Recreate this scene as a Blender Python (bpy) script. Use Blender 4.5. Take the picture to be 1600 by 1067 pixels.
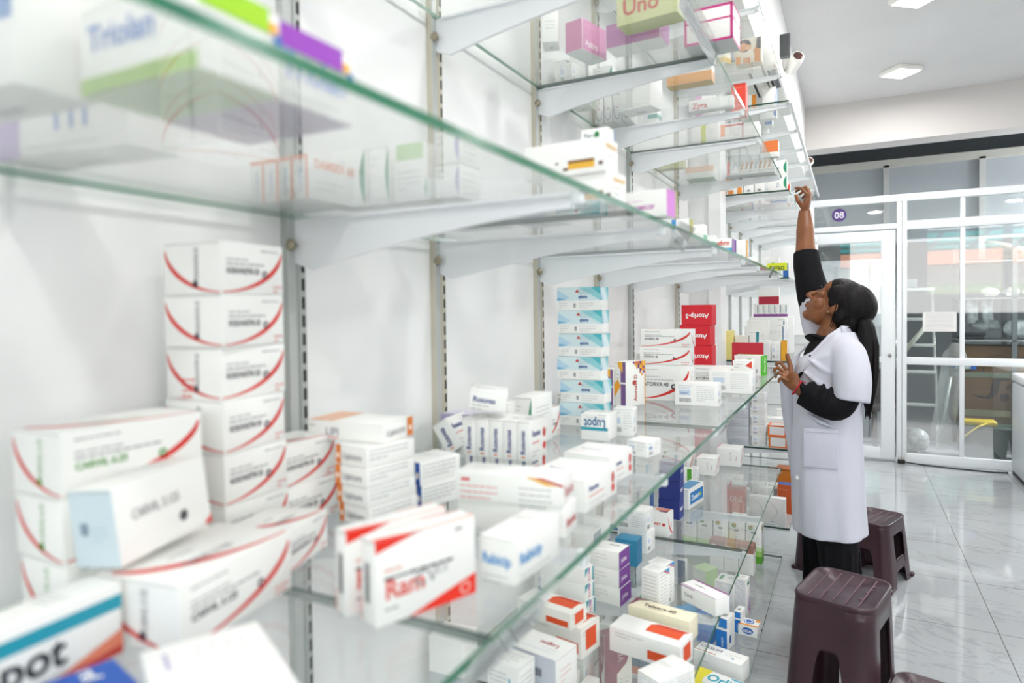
import bpy, bmesh, math, random
from mathutils import Vector, Matrix
for o in list(bpy.data.objects): bpy.data.objects.remove(o, do_unlink=True)
SC = bpy.context.scene; COL = SC.collection
PI = math.pi
# ---------------------------------------------------------------- camera, world, light, exposure
YAW, PIT, ROL = .47474225, .02510213, -.01287143
cd = bpy.data.cameras.new('camera'); cam = bpy.data.objects.new('camera', cd); COL.objects.link(cam)
c_, s_ = math.cos(YAW), math.sin(YAW)
f0 = Vector((-s_, c_, 0)); r0 = Vector((c_, s_, 0)); u0 = Vector((0, 0, 1))
f2 = f0 * math.cos(PIT) - u0 * math.sin(PIT); u2 = u0 * math.cos(PIT) + f0 * math.sin(PIT)
r3 = r0 * math.cos(ROL) + u2 * math.sin(ROL); u3 = u2 * math.cos(ROL) - r0 * math.sin(ROL)
m3 = Matrix((r3, u3, -f2)).transposed()
cam.matrix_world = Matrix.Translation((.708, 0, 1.45)) @ m3.to_4x4()
cd.sensor_width = 36; cd.lens = 36 * 1029.34 / 1600; cd.shift_x = 0
cd.shift_y = -(533.5 - 508.77) / 1600
cd.clip_start = .02; cd.clip_end = 200
cd.dof.use_dof = True; cd.dof.focus_distance = 2.75; cd.dof.aperture_fstop = 3.2
SC.camera = cam
SC.view_settings.view_transform = 'Standard'; SC.view_settings.look = 'None'
SC.view_settings.gamma = 1; SC.view_settings.use_curve_mapping = False
SC.view_settings.exposure = 0.42
SC.cycles.transparent_max_bounces = 40; SC.cycles.max_bounces = 10; SC.cycles.diffuse_bounces = 6
SC.cycles.glossy_bounces = 4
wd = bpy.data.worlds.new('World'); SC.world = wd; wd.use_nodes = True
wn = wd.node_tree; wn.nodes.clear()
wo = wn.nodes.new('ShaderNodeOutputWorld'); wb = wn.nodes.new('ShaderNodeBackground')
tc = wn.nodes.new('ShaderNodeTexCoord'); sx = wn.nodes.new('ShaderNodeSeparateXYZ'); cr = wn.nodes.new('ShaderNodeValToRGB')
wn.links.new(tc.outputs['Generated'], sx.inputs[0]); wn.links.new(sx.outputs['Z'], cr.inputs[0])
cr.color_ramp.elements[0].position = 0.0; cr.color_ramp.elements[0].color = (.93, .96, 1, 1)
cr.color_ramp.elements[1].position = 0.6; cr.color_ramp.elements[1].color = (.62, .78, 1, 1)
wn.links.new(cr.outputs[0], wb.inputs[0]); wb.inputs[1].default_value = 2.2
wn.links.new(wb.outputs[0], wo.inputs[0])
def area(name, loc, rot, sx_, sy_, power, color=(1, 1, 1)):
    l = bpy.data.lights.new(name, 'AREA'); l.shape = 'RECTANGLE'; l.size = sx_; l.size_y = sy_
    l.energy = power; l.color = color
    o = bpy.data.objects.new(name, l); COL.objects.link(o); o.location = loc; o.rotation_euler = rot; return o
# daylight through the open shop front behind the camera
area('shopfront_daylight', (3.0, -3.3, 1.75), (math.radians(80), 0, 0), 4.6, 2.3, 84, (1, .975, .965))
sun = bpy.data.lights.new('sun', 'SUN'); sun.energy = 7; sun.angle = .02; sun.color = (1, .95, .86)
so = bpy.data.objects.new('sun', sun); COL.objects.link(so); so.rotation_euler = (math.radians(-38), math.radians(20), 0)

# ---------------------------------------------------------------- materials
MATS = {}
def lin(c):
    return tuple(((x / 12.92) if x <= .04045 else ((x + .055) / 1.055) ** 2.4) for x in c)
def hexc(h):
    h = h.lstrip('#'); return lin(tuple(int(h[i:i + 2], 16) / 255 for i in (0, 2, 4)))
def M(h, rough=.45, metal=0., spec=.5, name=None, coat=0.):
    k = (h, rough, metal, spec, coat)
    if k in MATS: return MATS[k]
    m = bpy.data.materials.new(name or 'paint_' + h.lstrip('#')); m.use_nodes = True
    b = m.node_tree.nodes['Principled BSDF']
    b.inputs['Base Color'].default_value = (*hexc(h), 1); b.inputs['Roughness'].default_value = rough
    b.inputs['Metallic'].default_value = metal; b.inputs['Specular IOR Level'].default_value = spec
    b.inputs['Coat Weight'].default_value = coat
    MATS[k] = m; return m
def nodes(m):
    return m.node_tree.nodes, m.node_tree.links
def noisy(name, h1, h2, scale=8, rough=.5, bump=0., bscale=40, detail=4, stretch=(1, 1, 1), lo=.35, hi=.65, metal=0, bdist=.002):
    m = bpy.data.materials.new(name); m.use_nodes = True; N, L = nodes(m); b = N['Principled BSDF']
    t = N.new('ShaderNodeTexCoord'); mp = N.new('ShaderNodeMapping'); mp.inputs['Scale'].default_value = stretch
    L.new(t.outputs['Object'], mp.inputs[0])
    n = N.new('ShaderNodeTexNoise'); n.inputs['Scale'].default_value = scale; n.inputs['Detail'].default_value = detail
    L.new(mp.outputs[0], n.inputs['Vector']); r = N.new('ShaderNodeValToRGB')
    r.color_ramp.elements[0].position = lo; r.color_ramp.elements[1].position = hi
    r.color_ramp.elements[0].color = (*hexc(h1), 1); r.color_ramp.elements[1].color = (*hexc(h2), 1)
    L.new(n.outputs[0], r.inputs[0]); L.new(r.outputs[0], b.inputs['Base Color']); b.inputs['Roughness'].default_value = rough
    b.inputs['Metallic'].default_value = metal
    if bump:
        n2 = N.new('ShaderNodeTexNoise'); n2.inputs['Scale'].default_value = bscale; n2.inputs['Detail'].default_value = 3
        L.new(mp.outputs[0], n2.inputs['Vector']); bp = N.new('ShaderNodeBump'); bp.inputs['Strength'].default_value = bump
        bp.inputs['Distance'].default_value = bdist
        L.new(n2.outputs[0], bp.inputs['Height']); L.new(bp.outputs[0], b.inputs['Normal'])
    return m
def glass_mat(name, tint, dust, refl=1.0):
    # clear sheet: lets light straight through, reflects by Fresnel, with a thin film of dust
    m = bpy.data.materials.new(name); m.use_nodes = True; N, L = nodes(m); N.clear()
    out = N.new('ShaderNodeOutputMaterial'); tr = N.new('ShaderNodeBsdfTransparent'); tr.inputs[0].default_value = (*tint, 1)
    gl = N.new('ShaderNodeBsdfGlossy'); gl.inputs['Roughness'].default_value = .02
    fr = N.new('ShaderNodeLayerWeight'); fr.inputs[0].default_value = .5      # facing: 0 head-on, 1 grazing, same from both sides
    pw = N.new('ShaderNodeMath'); pw.operation = 'POWER'; pw.inputs[1].default_value = 4.6; L.new(fr.outputs['Facing'], pw.inputs[0])
    mu = N.new('ShaderNodeMath'); mu.operation = 'MULTIPLY_ADD'; mu.inputs[1].default_value = .8; mu.inputs[2].default_value = .035 * refl; L.new(pw.outputs[0], mu.inputs[0])
    mx = N.new('ShaderNodeMixShader'); L.new(mu.outputs[0], mx.inputs[0]); L.new(tr.outputs[0], mx.inputs[1]); L.new(gl.outputs[0], mx.inputs[2])
    df = N.new('ShaderNodeBsdfDiffuse'); df.inputs[0].default_value = (.85, .88, .87, 1)
    tl = N.new('ShaderNodeBsdfTranslucent'); tl.inputs[0].default_value = (.85, .88, .87, 1)
    m2 = N.new('ShaderNodeMixShader'); m2.inputs[0].default_value = .5; L.new(df.outputs[0], m2.inputs[1]); L.new(tl.outputs[0], m2.inputs[2])
    m3_ = N.new('ShaderNodeMixShader'); m3_.inputs[0].default_value = dust; L.new(mx.outputs[0], m3_.inputs[1]); L.new(m2.outputs[0], m3_.inputs[2])
    L.new(m3_.outputs[0], out.inputs[0]); return m
GLASS = glass_mat('shelf_glass', (.972, .982, .977), .06, 1.0)
WINGLASS = glass_mat('window_glass', (.93, .95, .945), .012, 3.2)
def edge_mat(name, col):
    m = bpy.data.materials.new(name); m.use_nodes = True; N, L = nodes(m); b = N['Principled BSDF']
    b.inputs['Base Color'].default_value = (*hexc(col), 1); b.inputs['Roughness'].default_value = .15
    b.inputs['Transmission Weight'].default_value = .25; return m
GEDGE = edge_mat('glass_edge_green', '#2f7a58'); GEND = edge_mat('glass_edge_dark', '#22463a')
WHITEWALL = noisy('wall_board', '#f2f2f2', '#f5f5f5', 3, .35, .05, 15)
FRAME = M('#eef1f4', .3, name='white_powder_coat')
ALU = M('#b9bdba', .35, .6, name='aluminium'); ALU2 = M('#c9c4b4', .4, .25, name='aluminium_cream')
BRASS = M('#a39a86', .3, .9, name='brass_screw'); BLACK = M('#151516', .5)
PLASTICW = M('#f0efe9', .35)

# ---------------------------------------------------------------- mesh helpers
class MB:
    def __init__(s): s.v = []; s.f = []; s.m = []; s.mats = []; s.sm = []
    def mi(s, mat):
        if mat not in s.mats: s.mats.append(mat)
        return s.mats.index(mat)
    def add(s, vs, fs, mat, X=None, smooth=False):
        b = len(s.v); k = s.mi(mat)
        for v in vs:
            v = Vector(v); s.v.append(tuple(X @ v) if X is not None else tuple(v))
        for f in fs: s.f.append([b + i for i in f]); s.m.append(k); s.sm.append(smooth)
    def box(s, x0, x1, y0, y1, z0, z1, mat, X=None, c=0):
        if c <= 0:
            vs = [(x, y, z) for z in (z0, z1) for y in (y0, y1) for x in (x0, x1)]
            s.add(vs, [(0, 2, 3, 1), (4, 5, 7, 6), (0, 1, 5, 4), (2, 6, 7, 3), (0, 4, 6, 2), (1, 3, 7, 5)], mat, X); return
        bm = bmesh.new(); bmesh.ops.create_cube(bm, size=1)
        for v in bm.verts: v.co = Vector(((x0 + x1) / 2 + v.co.x * (x1 - x0), (y0 + y1) / 2 + v.co.y * (y1 - y0), (z0 + z1) / 2 + v.co.z * (z1 - z0)))
        bmesh.ops.bevel(bm, geom=bm.edges[:], offset=min(c, (x1 - x0) * .45, (y1 - y0) * .45, (z1 - z0) * .45), segments=2, affect='EDGES', profile=.5)
        s.bm(bm, mat, X, True); bm.free()
    def bm(s, bm, mat, X=None, smooth=False):
        bm.verts.index_update(); s.add([v.co[:] for v in bm.verts], [[v.index for v in f.verts] for f in bm.faces], mat, X, smooth)
    def prism(s, pts, axis, a, b, mat, X=None):
        # pts 2D outline (ccw), extruded along axis from a to b
        n = len(pts)
        def mk(p, t): return {'x': (t, p[0], p[1]), 'y': (p[0], t, p[1]), 'z': (p[0], p[1], t)}[axis]
        vs = [mk(p, a) for p in pts] + [mk(p, b) for p in pts]
        fs = [list(range(n))[::-1], list(range(n, 2 * n))] + [(i, (i + 1) % n, n + (i + 1) % n, n + i) for i in range(n)]
        s.add(vs, fs, mat, X)
    def tube(s, pts, r, mat, n=10, X=None, cap=True):
        # rings along pts; r number or list (each number or (a,b))
        P = [Vector(p) for p in pts]; rs = r if isinstance(r, (list, tuple)) else [r] * len(P)
        vs = []; up = Vector((0, 0, 1)); prev = None
        for i, p in enumerate(P):
            d = (P[min(i + 1, len(P) - 1)] - P[max(i - 1, 0)]).normalized()
            if prev is None:
                a = d.cross(up) if abs(d.z) < .95 else d.cross(Vector((0, 1, 0)))
            else: a = prev - d * prev.dot(d)
            a.normalize(); b = d.cross(a); prev = a
            ra, rb = rs[i] if isinstance(rs[i], (list, tuple)) else (rs[i], rs[i])
            for k in range(n):
                t = 2 * PI * k / n; vs.append(p + a * math.cos(t) * ra + b * math.sin(t) * rb)
        fs = [(i * n + k, i * n + (k + 1) % n, (i + 1) * n + (k + 1) % n, (i + 1) * n + k) for i in range(len(P) - 1) for k in range(n)]
        if cap: fs += [list(range(n))[::-1], [(len(P) - 1) * n + k for k in range(n)]]
        s.add(vs, fs, mat, X, True)
    def lathe(s, prof, mat, n=20, X=None):
        vs = [(r * math.cos(2 * PI * k / n), r * math.sin(2 * PI * k / n), z) for r, z in prof for k in range(n)]
        fs = [(i * n + k, i * n + (k + 1) % n, (i + 1) * n + (k + 1) % n, (i + 1) * n + k) for i in range(len(prof) - 1) for k in range(n)]
        fs += [list(range(n))[::-1], [(len(prof) - 1) * n + k for k in range(n)]]
        s.add(vs, fs, mat, X, True)
    def ell(s, c, r, mat, X=None, n=16, R=None):
        bm = bmesh.new(); bmesh.ops.create_uvsphere(bm, u_segments=n, v_segments=max(6, n * 2 // 3), radius=1)
        T = Matrix.Translation(c) @ (R.to_4x4() if R else Matrix.Identity(4)) @ Matrix.Diagonal((*r, 1))
        if X is not None: T = X @ T
        s.bm(bm, mat, T, True); bm.free()
    def mesh(s, name):
        me = bpy.data.meshes.new(name); me.from_pydata(s.v, [], s.f)
        for m in s.mats: me.materials.append(m)
        me.polygons.foreach_set('material_index', s.m); me.polygons.foreach_set('use_smooth', s.sm); me.update(); return me
    def build(s, name, parent=None, loc=None, rot=None, smooth=None):
        me = s.mesh(name); o = bpy.data.objects.new(name, me); COL.objects.link(o)
        if parent: o.parent = parent
        if loc is not None: o.location = loc
        if rot is not None: o.rotation_euler = rot
        return o
def tag(o, label, cat, group=None, kind=None):
    o['label'] = label; o['category'] = cat
    if group: o['group'] = group
    if kind: o['kind'] = kind
    return o
def empty(name, loc=(0, 0, 0), rz=0):
    o = bpy.data.objects.new(name, None); COL.objects.link(o); o.location = loc; o.rotation_euler = (0, 0, rz); o.empty_display_size = .05; return o
def struct(o, label=None):
    o['kind'] = 'structure'
    if label: o['label'] = label
    return o
def copy_tree(o, parent=None, recurse=True):
    c = o.copy(); COL.objects.link(c)
    if parent: c.parent = parent
    for ch in [x for x in bpy.data.objects if x.parent == o]: copy_tree(ch, c)
    return c
_txt = {}
def text_geo(t, bold=False):
    # letters as flat polygons, height of a capital = 1
    k = (t, bold)
    if k in _txt: return _txt[k]
    cu = bpy.data.curves.new('t', 'FONT'); cu.body = t; cu.size = 1; cu.resolution_u = 10 if bold == 'light' else 3; cu.align_x = 'LEFT'
    if bold: cu.offset = .009 if bold == 'light' else .022
    ob = bpy.data.objects.new('t', cu); COL.objects.link(ob)
    dg = bpy.context.evaluated_depsgraph_get(); me = bpy.data.meshes.new_from_object(ob.evaluated_get(dg))
    vs = [(v.co.x / .7, v.co.y / .7) for v in me.vertices]; fs = [list(p.vertices) for p in me.polygons]
    bpy.data.objects.remove(ob); bpy.data.curves.remove(cu); bpy.data.meshes.remove(me)
    w = max([v[0] for v in vs], default=0); _txt[k] = (vs, fs, w); return _txt[k]
class Face:
    """paints flat graphics on one plane: origin O, unit axes U, V (metres), outward normal U x V"""
    def __init__(s, mb, O, U, V, w, h, X=None, e=.0003):
        s.mb = mb; s.O = Vector(O); s.U = Vector(U); s.V = Vector(V); s.N = s.U.cross(s.V); s.w = w; s.h = h; s.X = X; s.e = e; s.flip = 0
    def _p(s, u, v, k=1):
        # flip: graphics rotated by quarter turns on the face; w/h already swapped by user
        if s.flip == 2: u, v = s.w - u, s.h - v
        elif s.flip == 1: u, v = s.w - v, u
        elif s.flip == 3: u, v = v, s.h - u
        return s.O + s.U * u + s.V * v + s.N * s.e * k
    @property
    def W(s): return s.h if s.flip in (1, 3) else s.w
    @property
    def H(s): return s.w if s.flip in (1, 3) else s.h
    def poly(s, pts, mat, k=1, frac=True):
        if frac: pts = [(a * s.W, b * s.H) for a, b in pts]
        s.mb.add([s._p(a, b, k) for a, b in pts], [list(range(len(pts)))], mat, s.X)
    def rect(s, a, b, c, d, mat, k=1): s.poly([(a, b), (c, b), (c, d), (a, d)], mat, k)
    def text(s, t, a, b, h, mat, k=2, bold=False, rot=0, maxw=None, align='l'):
        # a,b fraction position of the baseline start; h metres
        vs, fs, w = text_geo(t, bold); sx = h; 
        if maxw and w * h > maxw: sx = maxw / w
        c0, s0 = math.cos(rot), math.sin(rot); au, bv = a * s.W, b * s.H
        off = -w * sx / 2 if align == 'c' else (-w * sx if align == 'r' else 0)
        out = []
        for x, y in vs:
            x = x * sx + off; y = y * h
            out.append(s._p(au + x * c0 - y * s0, bv + x * s0 + y * c0, k))
        s.mb.add(out, fs, mat, s.X)
    def lines(s, a, b, c, n, pitch, mat, th=.0007, seed=1, k=1, words=True):
        # small print too fine to read: rows of short bars
        rg = random.Random(seed)
        for i in range(n):
            y = b * s.H - i * pitch; x = a * s.W; end = c * s.W if i < n - 1 else (a + (c - a) * rg.uniform(.4, .9)) * s.W
            while x < end - .002:
                ln = min(rg.uniform(.004, .011), end - x) if words else end - x
                s.poly([(x, y), (x + ln, y), (x + ln, y + th), (x, y + th)], mat, k, False); x += ln + .0014
    def barcode(s, a, b, c, d, mat, seed=3, k=1):
        rg = random.Random(seed); x = a * s.W; e = c * s.W
        while x < e:
            w = rg.choice((.0005, .0008, .0012)); s.poly([(x, b * s.H), (x + w, b * s.H), (x + w, d * s.H), (x, d * s.H)], mat, k, False); x += w + rg.choice((.0006, .001))
def blend(o, vox, sm=2, it=6):
    r = o.modifiers.new('r', 'REMESH'); r.mode = 'VOXEL'; r.voxel_size = vox; r.use_smooth_shade = True
    if sm:
        s = o.modifiers.new('s', 'SMOOTH'); s.factor = .5; s.iterations = it
    return o
# ---------------------------------------------------------------- the setting
def marble():
    m = bpy.data.materials.new('marble_tiles'); m.use_nodes = True; N, L = nodes(m); b = N['Principled BSDF']
    t = N.new('ShaderNodeTexCoord'); n = N.new('ShaderNodeTexNoise'); n.inputs['Scale'].default_value = 1.1; n.inputs['Detail'].default_value = 6
    n.inputs['Roughness'].default_value = .62; n.inputs['Distortion'].default_value = 1.4
    mp0 = N.new('ShaderNodeMapping'); mp0.inputs['Rotation'].default_value = (0, 0, .5); mp0.inputs['Scale'].default_value = (1, 2.2, 1)
    L.new(t.outputs['Object'], mp0.inputs[0]); L.new(mp0.outputs[0], n.inputs['Vector'])
    a = N.new('ShaderNodeMath'); a.operation = 'SUBTRACT'; a.inputs[1].default_value = .5; L.new(n.outputs[0], a.inputs[0])
    ab = N.new('ShaderNodeMath'); ab.operation = 'ABSOLUTE'; L.new(a.outputs[0], ab.inputs[0])
    r = N.new('ShaderNodeValToRGB'); r.color_ramp.elements[0].position = 0; r.color_ramp.elements[0].color = (*hexc('#a2a5a8'), 1)
    r.color_ramp.elements[1].position = .022; r.color_ramp.elements[1].color = (*hexc('#b0b3b6'), 1)
    L.new(ab.outputs[0], r.inputs[0])
    br = N.new('ShaderNodeTexBrick'); br.offset = 0; br.inputs['Color1'].default_value = (1, 1, 1, 1); br.inputs['Color2'].default_value = (1, 1, 1, 1)
    br.inputs['Mortar'].default_value = (.42, .41, .37, 1); br.inputs['Scale'].default_value = 1; br.inputs['Mortar Size'].default_value = .0022
    br.inputs['Brick Width'].default_value = .6; br.inputs['Row Height'].default_value = .6; br.inputs['Mortar Smooth'].default_value = 0
    mp = N.new('ShaderNodeMapping'); mp.inputs['Location'].default_value = (-1.288 + 1.2, -4.1 + 3.6, 0); L.new(t.outputs['Object'], mp.inputs[0]); L.new(mp.outputs[0], br.inputs['Vector'])
    mx = N.new('ShaderNodeMix'); mx.data_type = 'RGBA'; mx.blend_type = 'MULTIPLY'; mx.inputs[0].default_value = 1
    L.new(r.outputs[0], mx.inputs[6]); L.new(br.outputs[0], mx.inputs[7]); L.new(mx.outputs[2], b.inputs['Base Color'])
    b.inputs['Roughness'].default_value = .06; b.inputs['Specular IOR Level'].default_value = .6; return m
RX = 6.2; YF = -3.5; YB = 11.0; ZC = 3.24
b = MB(); b.box(0, RX, YF - .6, YB, -.1, 0, marble()); struct(b.build('floor'), 'glossy white marble floor tiles')
b = MB(); b.box(-.2, RX, YF, 6.6, ZC, ZC + .15, noisy('ceiling_paint', '#d8d7d7', '#dcdbdb', 2, .7)); struct(b.build('ceiling'), 'plain white ceiling')
b = MB(); b.box(-.2, 0, YF, YB, -.1, ZC, WHITEWALL); struct(b.build('wall_left'), 'white panelled wall behind the shelves')
b = MB(); b.box(0, .34, -1, 6.6, 2.62, ZC, M('#f3f3f2', .6)); struct(b.build('wall_upper'), 'white bulkhead above the shelves')
b = MB(); b.box(RX, RX + .2, YF, YB, -.1, ZC + .1, M('#f1f1f0', .6)); struct(b.build('wall_right'))
b = MB(); b.box(0, .108, 3.31, 3.4, 0, 2.62, M('#f1f2f2', .4)); b.box(.104, .158, 3.25, 3.4, 0, 2.62, M('#f6f7f7', .3)); struct(b.build('trim_1'), 'white side panel between the two shelving runs')
b = MB(); b.box(-.2, RX, 6.6, 6.86, 2.86, ZC + .15, noisy('beam_paint', '#cdc9c7', '#d2cecc', 1.5, .7)); struct(b.build('trim_2'), 'cream white ceiling beam')
# shop front behind the camera: piers and header, open to the street
b = MB(); pw = M('#eceded', .6)
b.box(-.2, .5, YF - .15, YF, 0, ZC, pw); b.box(5.7, RX, YF - .15, YF, 0, ZC, pw); b.box(-.2, RX, YF - .15, YF, 3.14, ZC + .1, pw)
for x0_, x1_ in ((1.55, 2.25), (3.65, 3.8), (4.5, 5.1)): b.box(x0_, x1_, YF - .12, YF - .02, 0, 3.14, M('#5b6164', .6))
struct(b.build('wall_front'))
b = MB(); b.box(.5, 5.7, YF + .01, YF + .11, 0, 1.62, M('#3f464a', .5), c=.01); b.box(.5, 5.7, YF + .005, YF + .13, 1.62, 1.66, M('#596066', .4), c=.005); tag(b.build('reflection_blocker'), 'unseen dark slab added across the shop front to darken glass reflections', 'light blocker')  # dark slab added behind the camera to keep bright street out of the reflections
# back room
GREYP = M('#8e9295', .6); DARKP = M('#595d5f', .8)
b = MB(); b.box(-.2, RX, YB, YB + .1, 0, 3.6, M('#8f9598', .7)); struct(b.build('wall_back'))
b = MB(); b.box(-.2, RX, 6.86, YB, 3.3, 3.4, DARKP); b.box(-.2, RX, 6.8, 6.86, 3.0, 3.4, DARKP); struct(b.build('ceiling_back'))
b = MB(); b.box(0, .40, 6.9, 6.96, 0, 2.38, WHITEWALL); struct(b.build('trim_3'), 'white board closing the gap between shelves and door')
# ---- glass partition
def bar(mb, x0, x1, z0, z1, y=6.97, d=.05, mat=FRAME, c=.004): mb.box(x0, x1, y, y + d, z0, z1, mat, c=c)
w = empty('window_1', (1.11, 7.0, 0)); struct(w, 'fixed white-framed glass partition at the back')
W0 = -w.location
def wbuild(mb, name, par):
    o = mb.build(name, par); o.location = -par.location; return o
f = MB()
bar(f, 1.085, 1.125, .0, 2.385); bar(f, 1.128, 1.165, .0, 2.385, d=.045)
bar(f, 1.568, 1.604, .08, 2.385, y=6.98, d=.04); bar(f, 3.6, 3.66, 0, 2.385)
bar(f, 1.165, 3.6, .0, .085); bar(f, 1.165, 3.6, .9, .965); bar(f, 1.165, 3.6, 2.125, 2.205)
bar(f, .0, 3.66, 2.385, 2.45, d=.06)
bar(f, .0, 1.085, 2.14, 2.19); bar(f, .0, .05, 0, 2.385)
wbuild(f, 'frame', w)
for i, (a, c, z0, z1) in enumerate([(1.165, 1.568, .085, .9), (1.604, 3.6, .085, .9), (1.165, 1.568, .965, 2.125), (1.604, 3.6, .965, 2.125), (1.165, 1.568, 2.205, 2.385), (1.604, 3.6, 2.205, 2.385), (.05, 1.085, 2.19, 2.385)]):
    g = MB(); g.box(a, c, 6.995, 7.0, z0, z1, WINGLASS); wbuild(g, 'pane', w)
d = empty('door_1', (.6, 7.0, 0)); struct(d, 'white-framed glass door')
f = MB()
bar(f, .35, .43, .02, 2.13, y=6.985, d=.04); bar(f, .96, 1.075, .02, 2.13, y=6.985, d=.04)
bar(f, .43, .96, .02, .12, y=6.985, d=.04); bar(f, .43, .96, 2.03, 2.13, y=6.985, d=.04)
bar(f, .43, .96, .91, .965, y=6.985, d=.04)
wbuild(f, 'frame', d)
g = MB(); g.box(.43, .96, 7.0, 7.005, .12, .91, WINGLASS); wbuild(g, 'pane', d)
g = MB(); g.box(.43, .96, 7.0, 7.005, .965, 2.03, WINGLASS); wbuild(g, 'pane', d)
f = MB(); f.lathe([(.0, -.01), (.014, -.01), (.016, .0), (.016, .008), (.006, .012)], M('#a9a79f', .25, .9), 16, Matrix.Translation((1.03, 6.975, .98)) @ Matrix.Rotation(PI / 2, 4, 'X')); wbuild(f, 'lock', d)
# frosted upper screen farther back
f = MB(); fm = M('#a9aeb1', .5); g2 = M('#9ea4a9', .35)
YS = 8.1
f.box(0, 5, YS + .01, YS + .03, 2.1, 2.96, g2)
f.box(0, 5, YS - .03, YS + .03, 2.9, 2.98, M('#b9b8b1', .5))
for x in (.30, 1.02, 1.86, 2.7, 3.5): f.box(x, x + .055, YS - .03, YS + .01, 1.9, 2.92, M('#b4b6b4', .5))
struct(f.build('window_2'), 'grey frosted clerestory screen of the store room')
# disc "08" on the glass over the door
k = empty('door_number_sign', (0, 0, 0)); tag(k, 'round purple number 08 sticker on the glass above the door', 'sign')
f = MB(); N_ = 40
cx, cz = .612, 2.300
f.prism([(cx + .062 * math.cos(2 * PI * i / N_), cz + .062 * math.sin(2 * PI * i / N_)) for i in range(N_)], 'y', 6.9935, 6.9948, M('#4a2f78', .4))
fc = Face(f, (cx - .062, 6.9935, cz - .062), (1, 0, 0), (0, 0, 1), .124, .124)
fc.text('08', .5, .27, .058, M('#f2eef5', .4), bold='light', align='c', maxw=.088); f.build('disc', k)
# notice sheet
f = MB(); f.box(1.29, 1.545, 6.992, 6.9925, 1.20, 1.375, M('#eceae8', .7))
fc = Face(f, (1.29, 6.992, 1.20), (1, 0, 0), (0, 0, 1), .255, .175); gt = M('#8d8f92', .7)
fc.lines(.08, .9, .92, 13, .0115, gt, .0016)
tag(f.build('paper_notice'), 'white printed paper notice taped to the inside of the glass partition', 'notice')
# ---- ceiling lamps
LAMPM = bpy.data.materials.new('lamp_panel'); LAMPM.use_nodes = True
lb = LAMPM.node_tree.nodes['Principled BSDF']; lb.inputs['Emission Color'].default_value = (1, 1, 1, 1); lb.inputs['Emission Strength'].default_value = 6
lab = {0: 'square white LED ceiling light nearest the beam', 1: 'square white LED ceiling light cut off by the top of the photo'}
n_l = 0
for (x, y) in ((1.05, 5.87), (1.05, 4.50), (1.08, 3.0), (1.13, 1.3), (1.13, -.3), (3.2, 5.6), (3.2, 2.8), (3.2, 0), (5, 4.2), (5, 1)):
    k = empty('ceiling_light', (x, y, ZC), .70); tag(k, lab.get(n_l, 'square white LED ceiling light outside the photo'), 'ceiling light', 'square LED ceiling lights' if n_l > 1 else None)
    f = MB(); f.box(-.105, .105, -.105, .105, -.035, 0, PLASTICW, c=.006); f.build('housing', k)
    f = MB(); f.box(-.09, .09, -.09, .09, -.038, -.0345, LAMPM); f.build('diffuser', k)
    area('ceiling_lamp_light', (x, y, ZC - .05), (0, 0, .70), .18, .18, 11.5, (1, .975, .955)); n_l += 1
# ---- wall unit things
def cctv(name, x, y, z, label):
    k = empty(name, (x, y, z)); tag(k, label, 'camera')
    f = MB(); f.lathe([(.04, 0), (.04, .012), (.022, .02), (.018, .045)], PLASTICW, 20, Matrix.Rotation(PI / 2, 4, 'Y')); f.build('mount', k)
    X = Matrix.Translation((.06, 0, -.02)) @ Matrix.Rotation(math.radians(65), 4, 'X') @ Matrix.Rotation(math.radians(25), 4, 'Y')
    f = MB(); f.lathe([(.02, -.07), (.037, -.06), (.04, .05), (.036, .065), (.03, .066)], PLASTICW, 20, X); f.build('housing', k)
    f = MB(); f.lathe([(.028, .066), (.028, .068), (.014, .0685)], M('#5a3b34', .2), 20, X); f.build('lens', k)
cctv('security_camera', .34, 4.42, 2.95, 'cream bullet security camera high on the bulkhead by the ceiling')
cctv('security_camera', .30, 6.5, 2.73, 'small cream security camera tucked under the end of the beam')
f = MB(); f.box(.34, .395, 4.20, 4.225, 2.90, 3.04, M('#6b6e70', .5), c=.003); f.box(.348, .388, 4.197, 4.20, 2.91, 3.03, M('#55585a', .4)); tag(f.build('junction_box'), 'dark grey box on the bulkhead above the security camera', 'junction box')
# ---- chest freezer at the right edge
k = empty('chest_freezer', (2.2, 6.6, 0)); tag(k, 'pale grey chest freezer standing before the partition at the right edge', 'freezer')
f = MB(); f.box(-.275, .45, -.32, .28, .03, .78, M('#d3d7da', .35), c=.012); f.build('body', k)
f = MB(); f.box(-.28, .455, -.325, .285, .79, .86, M('#eef0f0', .3), c=.015); f.build('lid', k)
f = MB(); f.box(-.27, .45, -.31, .27, .0, .03, BLACK); f.build('base', k)
f = MB(); f.box(-.2, -.12, -.335, -.322, .80, .835, M('#b9b1aa', .4), c=.004); f.build('lid_latch', k)
# power lead and plug on the floor
k = empty('power_cable', (0, 0, 0)); tag(k, 'black power lead with a plug lying along the foot of the partition', 'cable')
f = MB(); f.tube([(1.15, 6.93, .012), (1.3, 6.9, .006), (1.55, 6.86, .006), (1.8, 6.84, .006), (1.9, 6.87, .006)], .006, BLACK, 8); f.build('lead', k)
f = MB(); f.box(1.09, 1.15, 6.89, 6.94, 0, .035, BLACK, c=.006)
for x in (1.1, 1.12, 1.14): f.box(x - .003, x + .003, 6.912, 6.918, .035, .06, M('#8a7a55', .3, .8))
f.build('plug', k)
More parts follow.
